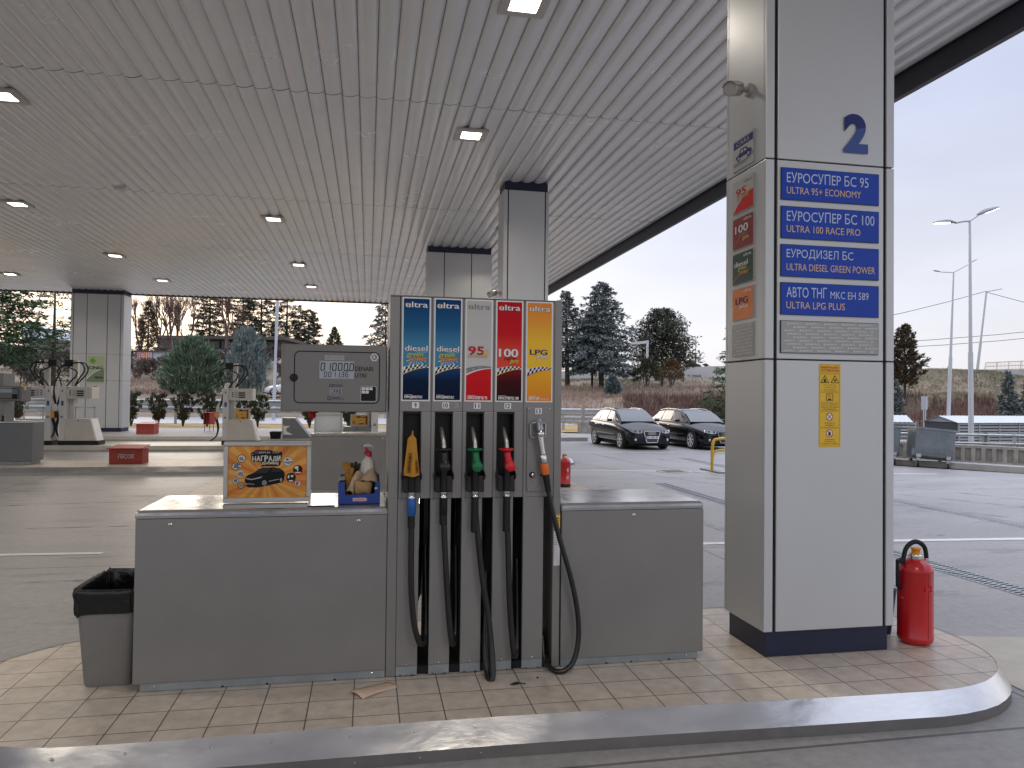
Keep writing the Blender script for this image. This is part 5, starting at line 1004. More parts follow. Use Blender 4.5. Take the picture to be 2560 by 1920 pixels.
p0=AD(522,1079,30.5); t=thing('hose_box','small red hose box on thin legs in front of the dark shrubs','hose box',tuple(p0)); x,y=p0.x,p0.y
z0h,z1h=AD(522,1061,30.5).z,AD(522,1031,30.5).z; k=mb(m_sr2); k.box(x-.22,x-.2,y,y+.3,z0h,z1h); k.box(x-.22,x+.2,y,y+.3,z1h-.02,z1h); k.box(x-.22,x+.2,y,y+.3,z0h,z0h+.02); k.box(x+.02,x+.2,y-.01,y,z0h,z1h); k.box(x+.18,x+.2,y,y+.3,z0h,z1h); k.box(x-.2,x+.18,y+.28,y+.3,z0h,z1h); k.build('box',t); k=mb(m_slate); k.box(x-.19,x-.165,y+.05,y+.075,.16,z0h); k.box(x+.15,x+.175,y+.05,y+.075,.16,z0h); k.box(x-.02,x+.005,y+.2,y+.225,.16,z0h); k.build('leg',t)
# CNG sign and sticker on the far pillar
yP=31.925; a,b_=A(217.5,888,yP),A(262,957,yP); o=thing('gas_sign','green CNG sign with leaf emblem on the far pillar','sign',(a.x,yP,b_.z)); W,H=b_.x-a.x,a.z-b_.z; P=Panel((a.x,yP-.02,b_.z),X3,Z3,step=.003); m_gp=M('sign_green_pale',(.44,.53,.33),.4,var=.05); m_gd=M('sign_green_deep',(.19,.26,.145),.4,var=.05)
P.slab(0,0,W,H,.02,m_wht); P.rrect(.01,.01,W-.01,H-.01,.03,m_gp,1); pts=[(W*t_,H*(.13+.37*math.sin(t_*1.6))) for t_ in [k/10 for k in range(11)]]; P.poly([(.03,.03),(W-.03,.03)]+[(min(x,W-.03),y) for x,y in reversed(pts)],m_gd,2)
for j in range(8): (x0,y0),(x1,y1)=pts[j],pts[j+1]; P.line(max(x0,.02),y0+.01,min(x1,W-.02),y1+.01,.03,m_wht,3)
for j in range(8): aa=R_(45*j+10); P.poly([(W*.34,H*.80),(W*.34+.075*math.cos(aa-.3),H*.80+.075*math.sin(aa-.3)),(W*.34+.15*math.cos(aa),H*.80+.15*math.sin(aa)),(W*.34+.075*math.cos(aa+.3),H*.80+.075*math.sin(aa+.3))],M('leaf_green',(.16,.36,.01),.4,var=0),3)
P.text('CNG',W*.10,H*.50,W*.78,H*.10,m_numb,5,bold=.07); P.text('МЕТАН',W*.45,H*.15,W*.45,H*.08,m_numb,5,bold=.05); P.build('board',o)
a,b_=A(231.5,964,yP),A(244,995,yP); P=Panel((a.x,yP-.004,b_.z),X3,Z3,step=.003); W,H=b_.x-a.x,a.z-b_.z; P.slab(0,0,W,H,.003,m_wy)
for j in range(4): P.frame(.02,H*(.03+.24*j),W-.02,H*(.24+.24*j),.01,.012,m_wb,1); P.circ(W*.5,H*(.14+.24*j),.05,m_redp if j%2 else m_wb,1)
tag(P.build('yellow_sticker'),'small yellow safety sticker on the far CNG pillar','sticker')
# ================================================================== CARS
m_carb=M('car_paint_black',(.005,.006,.009),.14,.0,var=0,spec=.35,coat=.15); m_carw=M('car_paint_white',(.6,.6,.6),.2,var=0,coat=.5); m_cgl=M('car_glass',(.035,.045,.05),.03,0,var=0,spec=.9,coat=.3); m_cgd=M('car_glass_tinted',(.02,.02,.022),.05,var=0,spec=.8); m_tyre=M('tyre',(.012,.012,.012),.75,var=.1,scale=20); m_alloy=M('alloy',(.62,.62,.63),.35,.15,var=0); m_lampc=M('headlamp',(.42,.44,.46),.12,.4,var=0,coat=1); m_pb=M('plate_blue',(.01,.06,.35),.4,var=0); m_trim=M('trim_chrome',(.62,.62,.62),.2,1.,var=0)
def car(loc,rot,label,paint,estate=True,Lx=1.0,plate='KU 0609 BF',sc=.95,rings=True):
    t=thing('parked_car',label,'car',(0,0,0),'parked cars')
    k=mb(paint,True)
    def ring(y,hw,zb,zt,cr,n=0): 
        h=[(0,zb),(hw*.80,zb),(hw*.955,zb+.10),(hw,zb+.24 if zt-zb>.5 else (zb+zt)/2),(hw*.985,zt-.13),(hw*.93,zt-.035),(hw*.72,zt),(hw*.35,zt+cr),(0,zt+cr*1.15)]
        return [(x,y,z) for x,z in h]+[(-x,y,z) for x,z in h[-2:0:-1]]
    S=[(0,.58,.26,.56,.01),(.05,.70,.21,.63,.02),(.20,.80,.19,.71,.03),(.55,.865,.18,.80,.045),(1.0,.885,.18,.875,.05),(1.25,.89,.18,.915,.04),(1.9,.895,.18,.945,.0),(2.8,.895,.18,.965,.0),(3.5,.885,.18,.985,.0),(3.95,.855,.20,.99,.0),(4.15,.80,.26,.95,.0),(4.24,.70,.30,.82,.0),(4.26,.60,.36,.70,0)]
    L4=4.26*Lx; S=[(y*Lx,)+r for y,*r in S] if False else [(s[0]*Lx,)+s[1:] for s in S]
    k.loft([ring(*s) for s in S]); bo=k.build('body',t,sub=2,fix=True)
    G=[(1.12,.70,.72,.90,.93),(1.42,.70,.66,.92,1.13),(1.90,.74,.585,.945,1.375),(2.35,.75,.58,.955,1.425),(2.95,.75,.575,.965,1.425),(3.45,.74,.555,.975,1.39),(3.80 if estate else 3.55,.72,.52,.985,1.33),(4.12,.69,.62,.99,1.03)]
    G=[(g[0]*Lx,)+g[1:] for g in G]; k=mb(paint,True); rr=[]
    for y,hb,hr,zb,zr in G: h=[(hb,zb-.04),((hb*.45+hr*.55),zb+(zr-zb)*.55),(hr,zr-.055 if zr-zb>.2 else zr-.01),(hr*.75,zr-.012),(0,zr+.008)]; rr.append([(x,y,z) for x,z in h]+[(-x,y,z) for x,z in h[-2::-1]])
    k.loft(rr,closed=False,caps=False); ca=k.build('cabin',t,sub=1)
    def side(y,f_,s,o=.012):            # point on the cabin side at fraction f_ of the height
        for i in range(len(G)-1):
            if G[i][0]<=y<=G[i+1][0]: break
        u=(y-G[i][0])/(G[i+1][0]-G[i][0]); hb,hr,zb,zr=[G[i][j]*(1-u)+G[i+1][j]*u for j in (1,2,3,4)]
        return (s*((hb*.45+hr*.55)*f_/.55+hb*(1-f_/.55) if f_<.55 else (hb*.45+hr*.55)*(1-(f_-.55)/.45)+hr*(f_-.55)/.45)+s*o, y, zb+(zr-zb-.055)*f_)
    for s in (-1,1):
        for nm,gl,(a,b_,c_,d_) in (('side_window',m_cgl,(1.50,2.32,2.30,1.93)),('side_window',m_cgd,(2.42,3.12,3.06,2.40)),('side_window',m_cgd,(3.20,3.86,3.66,3.14))):
            q=mb(gl); a,b_,c_,d_=a*Lx,b_*Lx,c_*Lx,d_*Lx; n=5; B=[side(a+(b_-a)*j/n,.10,s) for j in range(n+1)]; Mi=[side((a+(b_-a)*j/n)*.5+(d_+(c_-d_)*j/n)*.5,.55,s) for j in range(n+1)]; T=[side(d_+(c_-d_)*j/n,.94,s) for j in range(n+1)]
            q.loft([B,Mi,T],closed=False,caps=False); q.build(nm,ca,fix=False)
    q=mb(m_cgl,True); q.loft([[(x*.665,1.17*Lx,.955),(x*.62,1.45*Lx,1.145),(x*.56,1.86*Lx,1.352)] for x in (-1,-.5,0,.5,1)],closed=False,caps=False); 
    for v in range(len(q.v)): q.v[v]+=Vector((0,-.03,.012))
    q.build('windscreen',ca,fix=True)
    for s in (-1,1):
        q=mb(m_carb,True); q.loft([[(s*(.86+dx),1.62*Lx+.07*math.cos(a),1.0+.055*math.sin(a)) for a in [2*math.pi*j/10 for j in range(10)]] for dx in (0,.06,.13,.16)]); q.build('mirror',t,fix=True)
        q=mb(m_trim,True); q.tube([(s*.56,1.98*Lx,1.372),(s*.56,2.2*Lx,1.408),(s*.56,2.6*Lx,1.425),(s*.555,3.0*Lx,1.420),(s*.54,3.4*Lx,1.385),(s*.53,3.6*Lx,1.352)],.014,6); q.build('roof_rail',t)
        q=mb(m_trim); q.prism([(s*.897,.96*Lx,.30),(s*.897,2.75*Lx,.30),(s*.897,2.75*Lx,.325),(s*.897,.96*Lx,.325)],(s*.006,0,0)); q.prism([(s*.897,1.3*Lx,.50),(s*.897,3.1*Lx,.515),(s*.897,3.1*Lx,.53),(s*.897,1.3*Lx,.515)],(s*.005,0,0)); q.build('side_strip',t)
        for yh in (2.25,3.02): q=mb(m_trim); q.box(min(s*.888,s*.925),max(s*.888,s*.925),yh*Lx,yh*Lx+.16,.80,.825); q.build('door_handle',t,bevel=.008)
        for yc in (.80*Lx,3.42*Lx-.04):
            w=MB().mat(m_dark,True); w.lathe((s*.768,yc,.335),[(.365,-.02),(.365,.100),(.335,.106),(.325,.0)],28,axis=(s,0,0),caps=False); w.build('wheel_arch',bo)
            w=mb(m_tyre,True); w.lathe((s*.672,yc,.312),[(.22,0),(.295,.0),(.312,.03),(.312,.17),(.298,.205),(.240,.212),(.232,.175)],28,axis=(s,0,0)); wo=w.build('wheel',t)
            w=mb(m_dark,True); w.lathe((s*.852,yc,.312),[(.23,0),(0,.001)],24,axis=(s,0,0)); w.mat(m_alloy,True); w.lathe((s*.862,yc,.312),[(.236,0),(.234,.020),(.214,.020),(.208,.002)],28,axis=(s,0,0),caps=False); w.lathe((s*.862,yc,.312),[(.06,0),(.055,.018),(0,.02)],14,axis=(s,0,0)); w.smooth=False
            for j in range(7):
                a=2*math.pi*j/7+.2; c_,s_=math.cos(a),math.sin(a); w.prism([(s*.864,yc+c_*.05-s_*.02,.312+s_*.05+c_*.02),(s*.864,yc+c_*.22-s_*.033,.312+s_*.22+c_*.033),(s*.864,yc+c_*.22+s_*.033,.312+s_*.22-c_*.033),(s*.864,yc+c_*.05+s_*.02,.312+s_*.05-c_*.02)],(s*.014,0,0))
            w.build('rim',wo,fix=True)
        # headlamp
        q=mb(m_lampc,True); q.loft([[(s*.36,-.012+.03,.60),(s*.50,.035,.575),(s*.66,.10,.60),(s*.745,.20,.655)],[(s*.36,.02,.665),(s*.50,.06,.685),(s*.66,.13,.715),(s*.735,.24,.725)]],closed=False,caps=False)
        for v in range(len(q.v)): q.v[v]+=Vector((s*.02,-.055,0))
        q.mat(m_blk,True)
        for xx,yy in ((.46,-.03),(.60,.035)): q.lathe((s*xx,yy,.645),[(.034,0),(.03,.01),(0,.011)],12,axis=(s*.3,-1,0))
        q.build('headlight',t,fix=False); q=mb(m_trim,True); q.lathe((s*.60,.02,.355),[(.045,0),(.045,.03),(.03,.04)],12,axis=(0,-1,0)); q.build('fog_lamp',t)
    # grille with frame, rings, plate
    yg=-.028; P=Panel((0,yg,0),X3,Z3,step=.003); tr=[(-.27,.66),(.27,.66),(.30,.60),(.20,.27),(-.20,.27),(-.30,.60)]; P.poly(tr,m_blk,1); 
    n=len(tr)
    for j in range(n): P.line(*tr[j],*tr[(j+1)%n],.030,m_trim,2)
    for z in (.63,.58,.53,.48,.33,.36): P.line(-.24,z,.24,z,.010,m_slate,1.5)
    if rings:
        for j in range(4): P.ring(-.0975+.065*j,.575,.047,.013,m_trim,4,n=18)
    P.rect(-.25,.395,.25,.485,m_wht,4); P.rect(-.25,.395,-.205,.485,m_pb,5); P.text(plate,-.18,.412,.40,.055,m_blk,5,bold=.03); P.build('grille',t)
    q=mb(m_carb,True); q.loft([[(x,.10-.16*(1-(x/.8)**2)+.03,z) for x in [-.76+.19*j for j in range(9)]] for z in (.225,.285)],closed=False,caps=False); q.build('bumper_lip',t)
    q=mb(m_redp,True)
    for s in (-1,1): q.box(min(s*.6,s*.8),max(s*.6,s*.8),4.16*Lx,4.19*Lx,.72,.86)
    q.build('tail_light',t); q=mb(m_dark); q.box(-.72,.72,.3,4.0*Lx,.12,.30); q.build('underbody',t)
    t.location=loc; t.rotation_euler=(0,0,rot); t.scale=(sc,sc,sc); return t
car((9.28,23.18,.004),R_(3),'black hatchback with four-ring grille, left of the two parked black cars',m_carb)
car((11.78,22.9,.004),R_(3),'longer black estate partly hidden behind the near pillar',m_carb,Lx=1.14,plate='KU 1207 AB')
p0=AD(683,955,62); car((p0.x-.6,p0.y-1,hgt(p0.x,p0.y)+.1),R_(-80),'white car beyond the road behind the left lamp pole',m_carw,rings=False,plate='SK 100')
# yellow hoop barrier
m_ybar=M('barrier_yellow',(.62,.36,.02),.4,var=.15,scale=12); t=thing('hoop_barrier','yellow tubular hoop barrier in front of the black estate','barrier',(8.0,16.2,0)); zt=A(1780,1094,16.2).z; k=mb(m_ybar,True); x=A(1780,1179,16.2).x
k.tube(smooth([(x,16.2,.01),(x,16.2,zt-.12),(x+.12,16.2,zt),(x+2.2,16.2,zt),(x+2.3,16.2,zt-.12),(x+2.3,16.2,.01)],2),.035,10); zl_=A(1780,1124,16.2).z; k.tube(smooth([(x+.06,16.3,.01),(x+.06,16.3,zl_-.1),(x+.2,16.3,zl_),(x+2.1,16.3,zl_),(x+2.2,16.3,zl_-.1),(x+2.2,16.3,.01)],2),.028,10); k.build('hoop',t); k=mb(m_slate); k.box(x-.05,x+.1,15.75,16.75,0.004,.03); k.build('foot',t)
# ================================================================== RIGHT SIDE: wall, dumpsters, railing, sheds
def wall_pt(u): s=(u-2232)/328; d=21.4-2.1*s; v=1150+20*s; p=AD(u,v,d); return Vector((p.x,p.y,0))
wa,wb=wall_pt(2100),wall_pt(2900); dv=(wb-wa).normalized(); nv=Vector((-dv.y,dv.x,0)); nv=nv if nv.y<0 else -nv
m_old=M('old_concrete',(.30,.275,.235),.85,var=.35,scale=3.5,bump=.5,bscale=14); Lw=(wb-wa).length
k=mb(m_old); kf=lambda s,o,z:wa+dv*s+nv*o+Vector((0,0,z)); 
def seg(k,s0,s1,o0,o1,z0,z1): k.hexa([kf(s0,o0,z0),kf(s1,o0,z0),kf(s1,o1,z0),kf(s0,o1,z0)],[kf(s0,o0,z1),kf(s1,o0,z1),kf(s1,o1,z1),kf(s0,o1,z1)])
seg(k,0,Lw,0,-.25,-.3,.48); seg(k,0,Lw,.05,-.27,.48,.55); seg(k,0,Lw,.10,.0,-.3,.14); j=0.1
while j<Lw: seg(k,j,j+.10,.07,0,.14,.481); j+=.24
tag(k.build('balustrade_wall',fix=True),'low weathered concrete wall with upright ribs behind the dumpsters','wall')
k=mb(m_kerbc); seg(k,0,Lw,1.15,.95,-.02,.13); tag(k.build('kerb_strip',fix=True),kind='structure'); k=mb(m_pave); seg(k,0,Lw,.95,.10,-.05,.10); tag(k.build('pavement_strip',fix=True),kind='structure')
t=thing('railing','grey two-bar pipe railing running behind the ribbed concrete wall','railing',tuple(wa)); k=mb(m_galv,True); rl=[]
for va,vb in ((1084,1089.5),(1104,1111)):
    a,b_=AD(2232,va-1,22.6),AD(2560,vb,20.6); e=(b_-a); k.tube([a-e*.4,b_+e*.8],.035,8)
k.build('rail',t)
for u in (2150,2280,2459,2469,2536,2620,2720): s=(u-2232)/328; p=AD(u,1100,22.6-2.0*s); k=mb(m_galv); k.box(p.x-.035,p.x+.035,p.y-.035,p.y+.035,-.4,AD(u,1078+4*s,22.6-2*s).z); k.build('post',t)
m_dump=M('dumpster_metal',(.20,.225,.235),.5,.55,var=.25,scale=3.5,rvar=.08)
def dumpster(u0,v0,u1,v1,y,label,first=None):
    a,b_=A(u0,v0,y+.15),A(u1,v1,y-.15); ux=(b_-a); wd=ux.length; ux.normalize(); uy=Vector((-ux.y,ux.x,0)).normalized(); uz=ux.cross(uy); M4=Matrix((ux,uy,uz)).transposed().to_4x4(); M4.translation=a
    t=thing('dumpster',label,'dumpster',tuple(a),'metal dumpsters by the ribbed wall'); X=M4 @ Matrix.Diagonal((wd,.85,.89,1))
    k=mb(m_dump,True); k.X=X; k.smooth=False
    prof=[(.16,.26),(.02,.34),(-.02,.6),(-.06,1.15),(.95,1.15),(.92,.6),(.85,.34),(.72,.26)]
    k.loft([[(x,y_,z) for y_,z in prof] for x in (-.16,1.16)]); bo=k.build('tub',t,bevel=.02,fix=True)
    k=mb(m_dump); k.X=X
    for j in range(6):
        x=.02+j*.175; k.prism([(x-.05,-.065,1.02),(x-.035,-.068,1.06),(x+.035,-.068,1.06),(x+.05,-.065,1.02),(x+.035,-.06,.99),(x-.035,-.06,.99)],(0,.03,0)); k.box(x-.04,x+.04,-.028,.0,.46,.50)
    k.box(-.19,1.19,-.09,-.05,1.13,1.18); k.box(-.19,1.19,.95,.99,1.13,1.18); k.box(-.19,-.155,-.06,.96,1.13,1.18); k.box(1.155,1.19,-.06,.96,1.13,1.18); k.box(-.19,-.16,.3,.5,.9,1.0); k.box(1.16,1.24,.3,.36,.9,.95); k.box(1.16,1.22,.02,.12,.35,.55); k.box(-.22,-.16,.02,.12,.35,.55); k.build('rim',bo,fix=True)
    k=mb(m_dark); k.X=X; k.box(-.15,1.15,-.03,.93,1.146,1.152); k.build('load',bo)
    k=mb(m_sil); k.X=X; k.box(-.08,.08,-.03,-.0,.30,.40); k.build('corner_plate',t); k=mb(m_sil); k.X=X; k.box(.93,1.07,-.03,.0,.30,.40); k.build('corner_plate',t)
    for x in (0,1.0):
        for yy in (.0,.75):
            k=mb(m_tyre,True); k.X=X; k.lathe((x-.03,yy+.02,.10),[(.10,0),(.105,.02),(.105,.05),(.10,.07)],18,axis=(1,0,0)); k.mat(m_galv,True); k.lathe((x-.034,yy+.02,.10),[(.065,0),(.065,.08),(.02,.082)],14,axis=(1,0,0)); k.smooth=False; k.box(x-.05,x+.06,yy-.0,yy+.06,.18,.28); k.box(x-.055,x-.04,yy+.0,yy+.05,.08,.22); k.build('wheel',t,fix=True)
    return t
dumpster(2293,1167.5,2368,1176,16.75,'tilted grey metal dumpster on small wheels by the ribbed wall')
dumpster(2160,1157,2234,1163,17.6,'second grey dumpster almost hidden behind the near pillar')
m_corr=M('corrugated_roof',(.60,.63,.66),.4,.3,var=.08,scale=3); m_lou=M('louvre_metal',(.36,.385,.41),.45,.4,var=.1,scale=4); m_loud=M('louvre_gap',(.06,.065,.075),.7,var=0)
def shed(A0,B0,C0,zb,ze,zr,label):
    """A0-B0 gable end, B0-C0 long side towards the forecourt"""
    A0,B0,C0=[Vector((p.x,p.y,0)) for p in (A0,B0,C0)]; D0=A0+(C0-B0); t=thing('storage_shed',label,'shed',(B0.x,B0.y,zb),'low corrugated sheds beyond the railing'); Z=lambda p,z:Vector((p.x,p.y,z)); RA=(A0+B0)/2; RB=(C0+D0)/2
    k=mb(m_loud); k.hexa([Z(A0,zb),Z(B0,zb),Z(C0,zb),Z(D0,zb)],[Z(A0,ze),Z(B0,ze),Z(C0,ze),Z(D0,ze)]); k.build('wall_core',t,fix=True)
    k=mb(m_lou); out=(B0-A0).normalized(); e=(C0-B0)
    nrow=9
    for j in range(nrow):
        z0=zb+(ze-zb)*(j+.1)/nrow; z1=z0+(ze-zb)/nrow*.62; k.prism([Z(B0,z0),Z(C0,z0),Z(C0,z1),Z(B0,z1)],out*.05); 
        if j>5: continue
        g=(A0-B0); k.prism([Z(A0,z0),Z(B0,z0),Z(B0,z1),Z(A0,z1)],-e.normalized()*.04)
    n=max(2,int(e.length/1.6))
    for j in range(n+1): p=B0+e*(j/n); k.prism([Z(p,zb),Z(p+e.normalized()*.09,zb),Z(p+e.normalized()*.09,ze),Z(p,ze)],out*.08)
    k.prism([Z(A0,ze),Z(B0,ze),Z(RA,zr)],-e.normalized()*.05); k.build('louvre_wall',t,fix=True)
    k=mb(m_corr); N_=int(e.length/.14); o=e.normalized()
    for (p,q) in ((B0+out*.2,0),(A0-out*.2,1)):
        a=[];b=[]
        for j in range(N_+1):
            s=e*(j/N_)-o*.15; w_=.022*(j%2); a.append(Z(p+s,ze-.03+w_)); b.append(Z(RA+s,zr+w_))
        k.loft([a,b],closed=False,caps=False)
    ro=k.build('roof',t); ro.modifiers.new('s','SOLIDIFY').thickness=.02
dS=49; z_=lambda v,d:AD(2400,v,d).z
shed(AD(2312,1056,51.5),AD(2394,1056,dS),AD(2640,1056,52),-1.45,z_(1056,dS),z_(1040.5,dS+1),'long low shed with pale corrugated roof behind the lamp post')
shed(AD(2120,1056,51),AD(2140,1056,47.5),AD(2287,1055,47.5),-1.45,z_(1054,dS),z_(1040.5,dS),'short low shed just right of the near pillar')
m_lp=M('lamp_post_paint',(.50,.53,.57),.4,.3,var=.06,scale=2); m_led=M('led_lit',(1,.92,.80),.3,var=0,emit=6.0)
def pole(name,u0,v0,u1,v1,d,r0,r1,label,group='street lamp posts',collar=False,base_drop=1.0):
    a,b_=AD(u0,v0,d),AD(u1,v1,d); t=thing(name,label,'lamp post',tuple(a),group); k=mb(m_lp,True); m1=a+(b_-a)*.42
    k.tube([a-Vector((0,0,base_drop)),a,m1],[r0,r0,r0*.93],12); k.tube([m1,b_],[r0*.72,r1],12); k.build('pole',t); return t,b_
def head(t,c,e,wd,lit,dark=True):
    c,e=Vector(c),Vector(e); ax=(e-c).normalized(); s=ax.cross(Vector((0,0,1))).normalized(); up=s.cross(ax); L=(e-c).length; rings=[]
    for f_,w_,h in ((0,.3,.35),(.2,.55,.8),(.45,1,1),(.85,.85,.6),(1,.35,.25)): p=c+ax*L*f_; rings.append([p+s*wd*w_*.5*math.cos(a)+up*(.05*h*max(0,math.sin(a))*L*1.9) for a in [2*math.pi*j/12 for j in range(12)]])
    k=mb(m_slate if dark else m_lp,True); k.loft(rings); h=k.build('lamp_head',t,fix=True)
    if lit:
        q=mb(m_led); w2=wd*.36; p0,p1=c+ax*L*.38,c+ax*L*.93; q.prism([p0-s*w2*.9-up*.012,p0+s*w2*.9-up*.012,p1+s*w2*.7-up*.012,p1-s*w2*.7-up*.012],-up*.02); q.build('led_panel',h,fix=True)
dP=33; t,b_=pole('street_lamp',2428,1119,2424,552,dP,.115,.055,'tall post with two lit LED heads beyond the concrete wall')
k=mb(m_lp,True); L0,R0=AD(2388,557,dP-.2),AD(2442,540,dP+.2); k.tube([b_,(b_+L0)/2+Vector((0,0,.02)),L0],.05,8); k.tube([b_,R0],.05,8); k.build('arm',t); head(t,L0,AD(2336,557,dP-.9),.42,True); head(t,R0,AD(2494,519,dP+.9),.5,True)
d2=52; t,b_=pole('street_lamp',2371,1045,2384,681,d2,.13,.05,'thin unlit twin-arm lamp post on the slope left of the lit one'); k=mb(m_lp,True); L0,R0=AD(2352,680,d2),AD(2428,657,d2); k.tube([b_,L0],.035,6); k.tube([b_,R0],.035,6); k.build('arm',t); head(t,L0,AD(2333,676,d2),.32,False,False); head(t,R0,AD(2442,648,d2),.32,False)
d3=80; t,b_=pole('street_lamp',2441,942,2466,729,d3,.16,.10,'leaning concrete lamp post by the bridge'); k=mb(m_lp,True); k.tube([b_,AD(2505,722,d3)],.06,6); k.build('arm',t)
t,b_=pole('street_lamp',684,1033,694,745,50,.115,.115,'pale lamp post rising into the canopy edge left of the price display'); k=mb(m_lp,True); e=b_+(b_-AD(684,1033,50))*.5; k.tube([b_,e],[.10,.06],10); k.build('pole_top',t); k=mb(m_lp,True); k.tube([e,e+Vector((1.2,0,.2))],.05,8); k.build('arm',t)
k=mb(m_rubber,True)
for (u0,v0,u1,v1) in ((2150,805,2465,728),(2465,730,2760,800),(2150,860,2640,822),(2200,871,2640,838)): a,b_=AD(u0,v0,78),AD(u1,v1,84); k.tube([a,(a*2+b_)/3-Vector((0,0,.15)),(a+b_*2)/3-Vector((0,0,.15)),b_],.028,4)
tag(k.build('overhead_wires'),'thin overhead wires crossing the sky at the right','wires')
# bridge
t=thing('road_bridge','concrete road bridge with pale railing at the right edge','bridge',tuple(AD(2500,930,85))); m_br=M('bridge_concrete',(.40,.40,.39),.8,var=.15,scale=.8); k=mb(m_br); a,b_=AD(2446,924,88),AD(2720,924,78); a2,b2=AD(2446,939,88),AD(2720,944,78); off=Vector((3,8,0)); k.hexa([a2,b2,b2+off,a2+off],[a,b_,b_+off,a+off]); k.build('deck',t,fix=True)
k=mb(m_br); p=[AD(2468,941,87),AD(2640,942,80),AD(2640,1000,79),AD(2520,985,84)]; k.prism(p,(2,6,0)); k.build('abutment',t,fix=True)
k=mb(M('rail_ochre',(.45,.36,.24),.6,var=0),True); rt0,rt1=AD(2464,907,88),AD(2720,895,78); k.tube([rt0,rt1],.05,6); k.tube([AD(2464,916,88),AD(2720,908,78)],.035,6)
for j in range(9): s=j/8; k.tube([rt0+(rt1-rt0)*s,a+(b_-a)*(.066+s*.934)],.05,5)
for j in range(70): s=j/69; k.tube([rt0+(rt1-rt0)*s-Vector((0,0,.1)),AD(2464,922,88)+(AD(2720,922,78)-AD(2464,922,88))*s],.015,3)
k.build('railing',t)
def guard(p,q,zt,label,beams=2,z0=0.0):
    """double W-beam guardrail between two ground points"""
    p,q=Vector(p),Vector(q); d=(q-p); L=d.length; d.normalize(); n=Vector((-d.y,d.x,0)); t=thing('guardrail',label,'guardrail',tuple(p),'steel guardrails along the road')
    prof=[(-.155,.0),(-.12,.045),(-.065,.045),(-.03,0),(.03,0),(.065,.045),(.12,.045),(.155,.0)]
    for b in range(beams):
        zc=zt-.17-b*.42; k=mb(m_galv,False); k.loft([[e+n*-o+Vector((0,0,zc+z)) for z,o in prof] for e in (p,q)],closed=False,caps=False); o=k.build('rail',t); o.modifiers.new('s','SOLIDIFY').thickness=.012
    for j in range(int(L/4)+1): c=p+d*(j*4+1.3); k=mb(m_galv); k.box(c.x-.06,c.x+.06,c.y+.02,c.y+.16,z0-.3,zt-.03); k.build('post',t)
    return t
pL=AD(700,1052,43.4); guard((-60,44.6,0),(4.0,44.6,0),1.40,'double-rail guardrail behind the dark shrubs along the near road edge')
guard((-60,57.3,0),(14,57.3,0),1.0,'far guardrail on the other side of the road',1)
guard((5.0,38.2,0),(14.6,38.2,0),1.15,'double-rail guardrail behind the two black cars')
k=mb(m_old); p=AD(1468,1075,36); k.box(p.x-.4,p.x+.25,p.y-.3,p.y+.3,0,.55); k.box(p.x-.28,p.x-.16,p.y-.1,p.y+.1,.55,1.25); tag(k.build('concrete_block'),'weathered concrete block with post at the rail end beside the hatchback','block')
k=mb(m_kerbc); k.box(4.6,8.6,28.2,33.5,0,.14); tag(k.build('kerb_island'),kind='structure')
# ================================================================== TREES AND FAR BUILDINGS
m_bark=M('bark',(.075,.055,.042),.9,var=.3,scale=6,bump=.5,bscale=20); m_barkg=M('bark_grey',(.13,.10,.088),.9,var=.25,scale=6)
def leafm(n,c): return M(n,c,.75,var=.0,island=.45,spec=.25)
m_spr=leafm('needles_blue_green',(.175,.205,.200)); m_ced=leafm('needles_cedar',(.070,.115,.055)); m_dkn=leafm('needles_dark',(.100,.108,.082)); m_brn=leafm('needles_brown',(.120,.092,.060)); m_cyp=leafm('cypress_green',(.125,.175,.110)); m_cyb=leafm('cypress_blue',(.180,.225,.215)); m_shr=leafm('shrub_dark',(.050,.055,.028)); m_jun=leafm('juniper',(.070,.075,.042)); m_rus=leafm('russet_leaves',(.140,.092,.045)); m_twg=M('twigs_pinkish',(.16,.105,.085),.9,var=.2,scale=3)
class Leaf:
    def __init__(s): s.v=[]; s.f=[]
    def add(s,p,d,w,up):                     # one narrow kite-shaped spray
        l=d.length; dn=d/l; s_=dn.cross(up); 
        if s_.length<1e-3: s_=dn.orthogonal()
        s_=s_.normalized()*w*.5; b=len(s.v); s.v+= [p,p+d*.45+s_,p+d,p+d*.45-s_]; s.f.append((b,b+1,b+2,b+3))
    def build(s,name,m,parent):
        me=bpy.data.meshes.new(name); me.from_pydata(s.v,[],s.f); me.materials.append(m); o=bpy.data.objects.new(name,me); COL.objects.link(o); adopt(o,parent); return o
def rv(r,a=1.): return Vector((r.uniform(-a,a),r.uniform(-a,a),r.uniform(-a,a)))
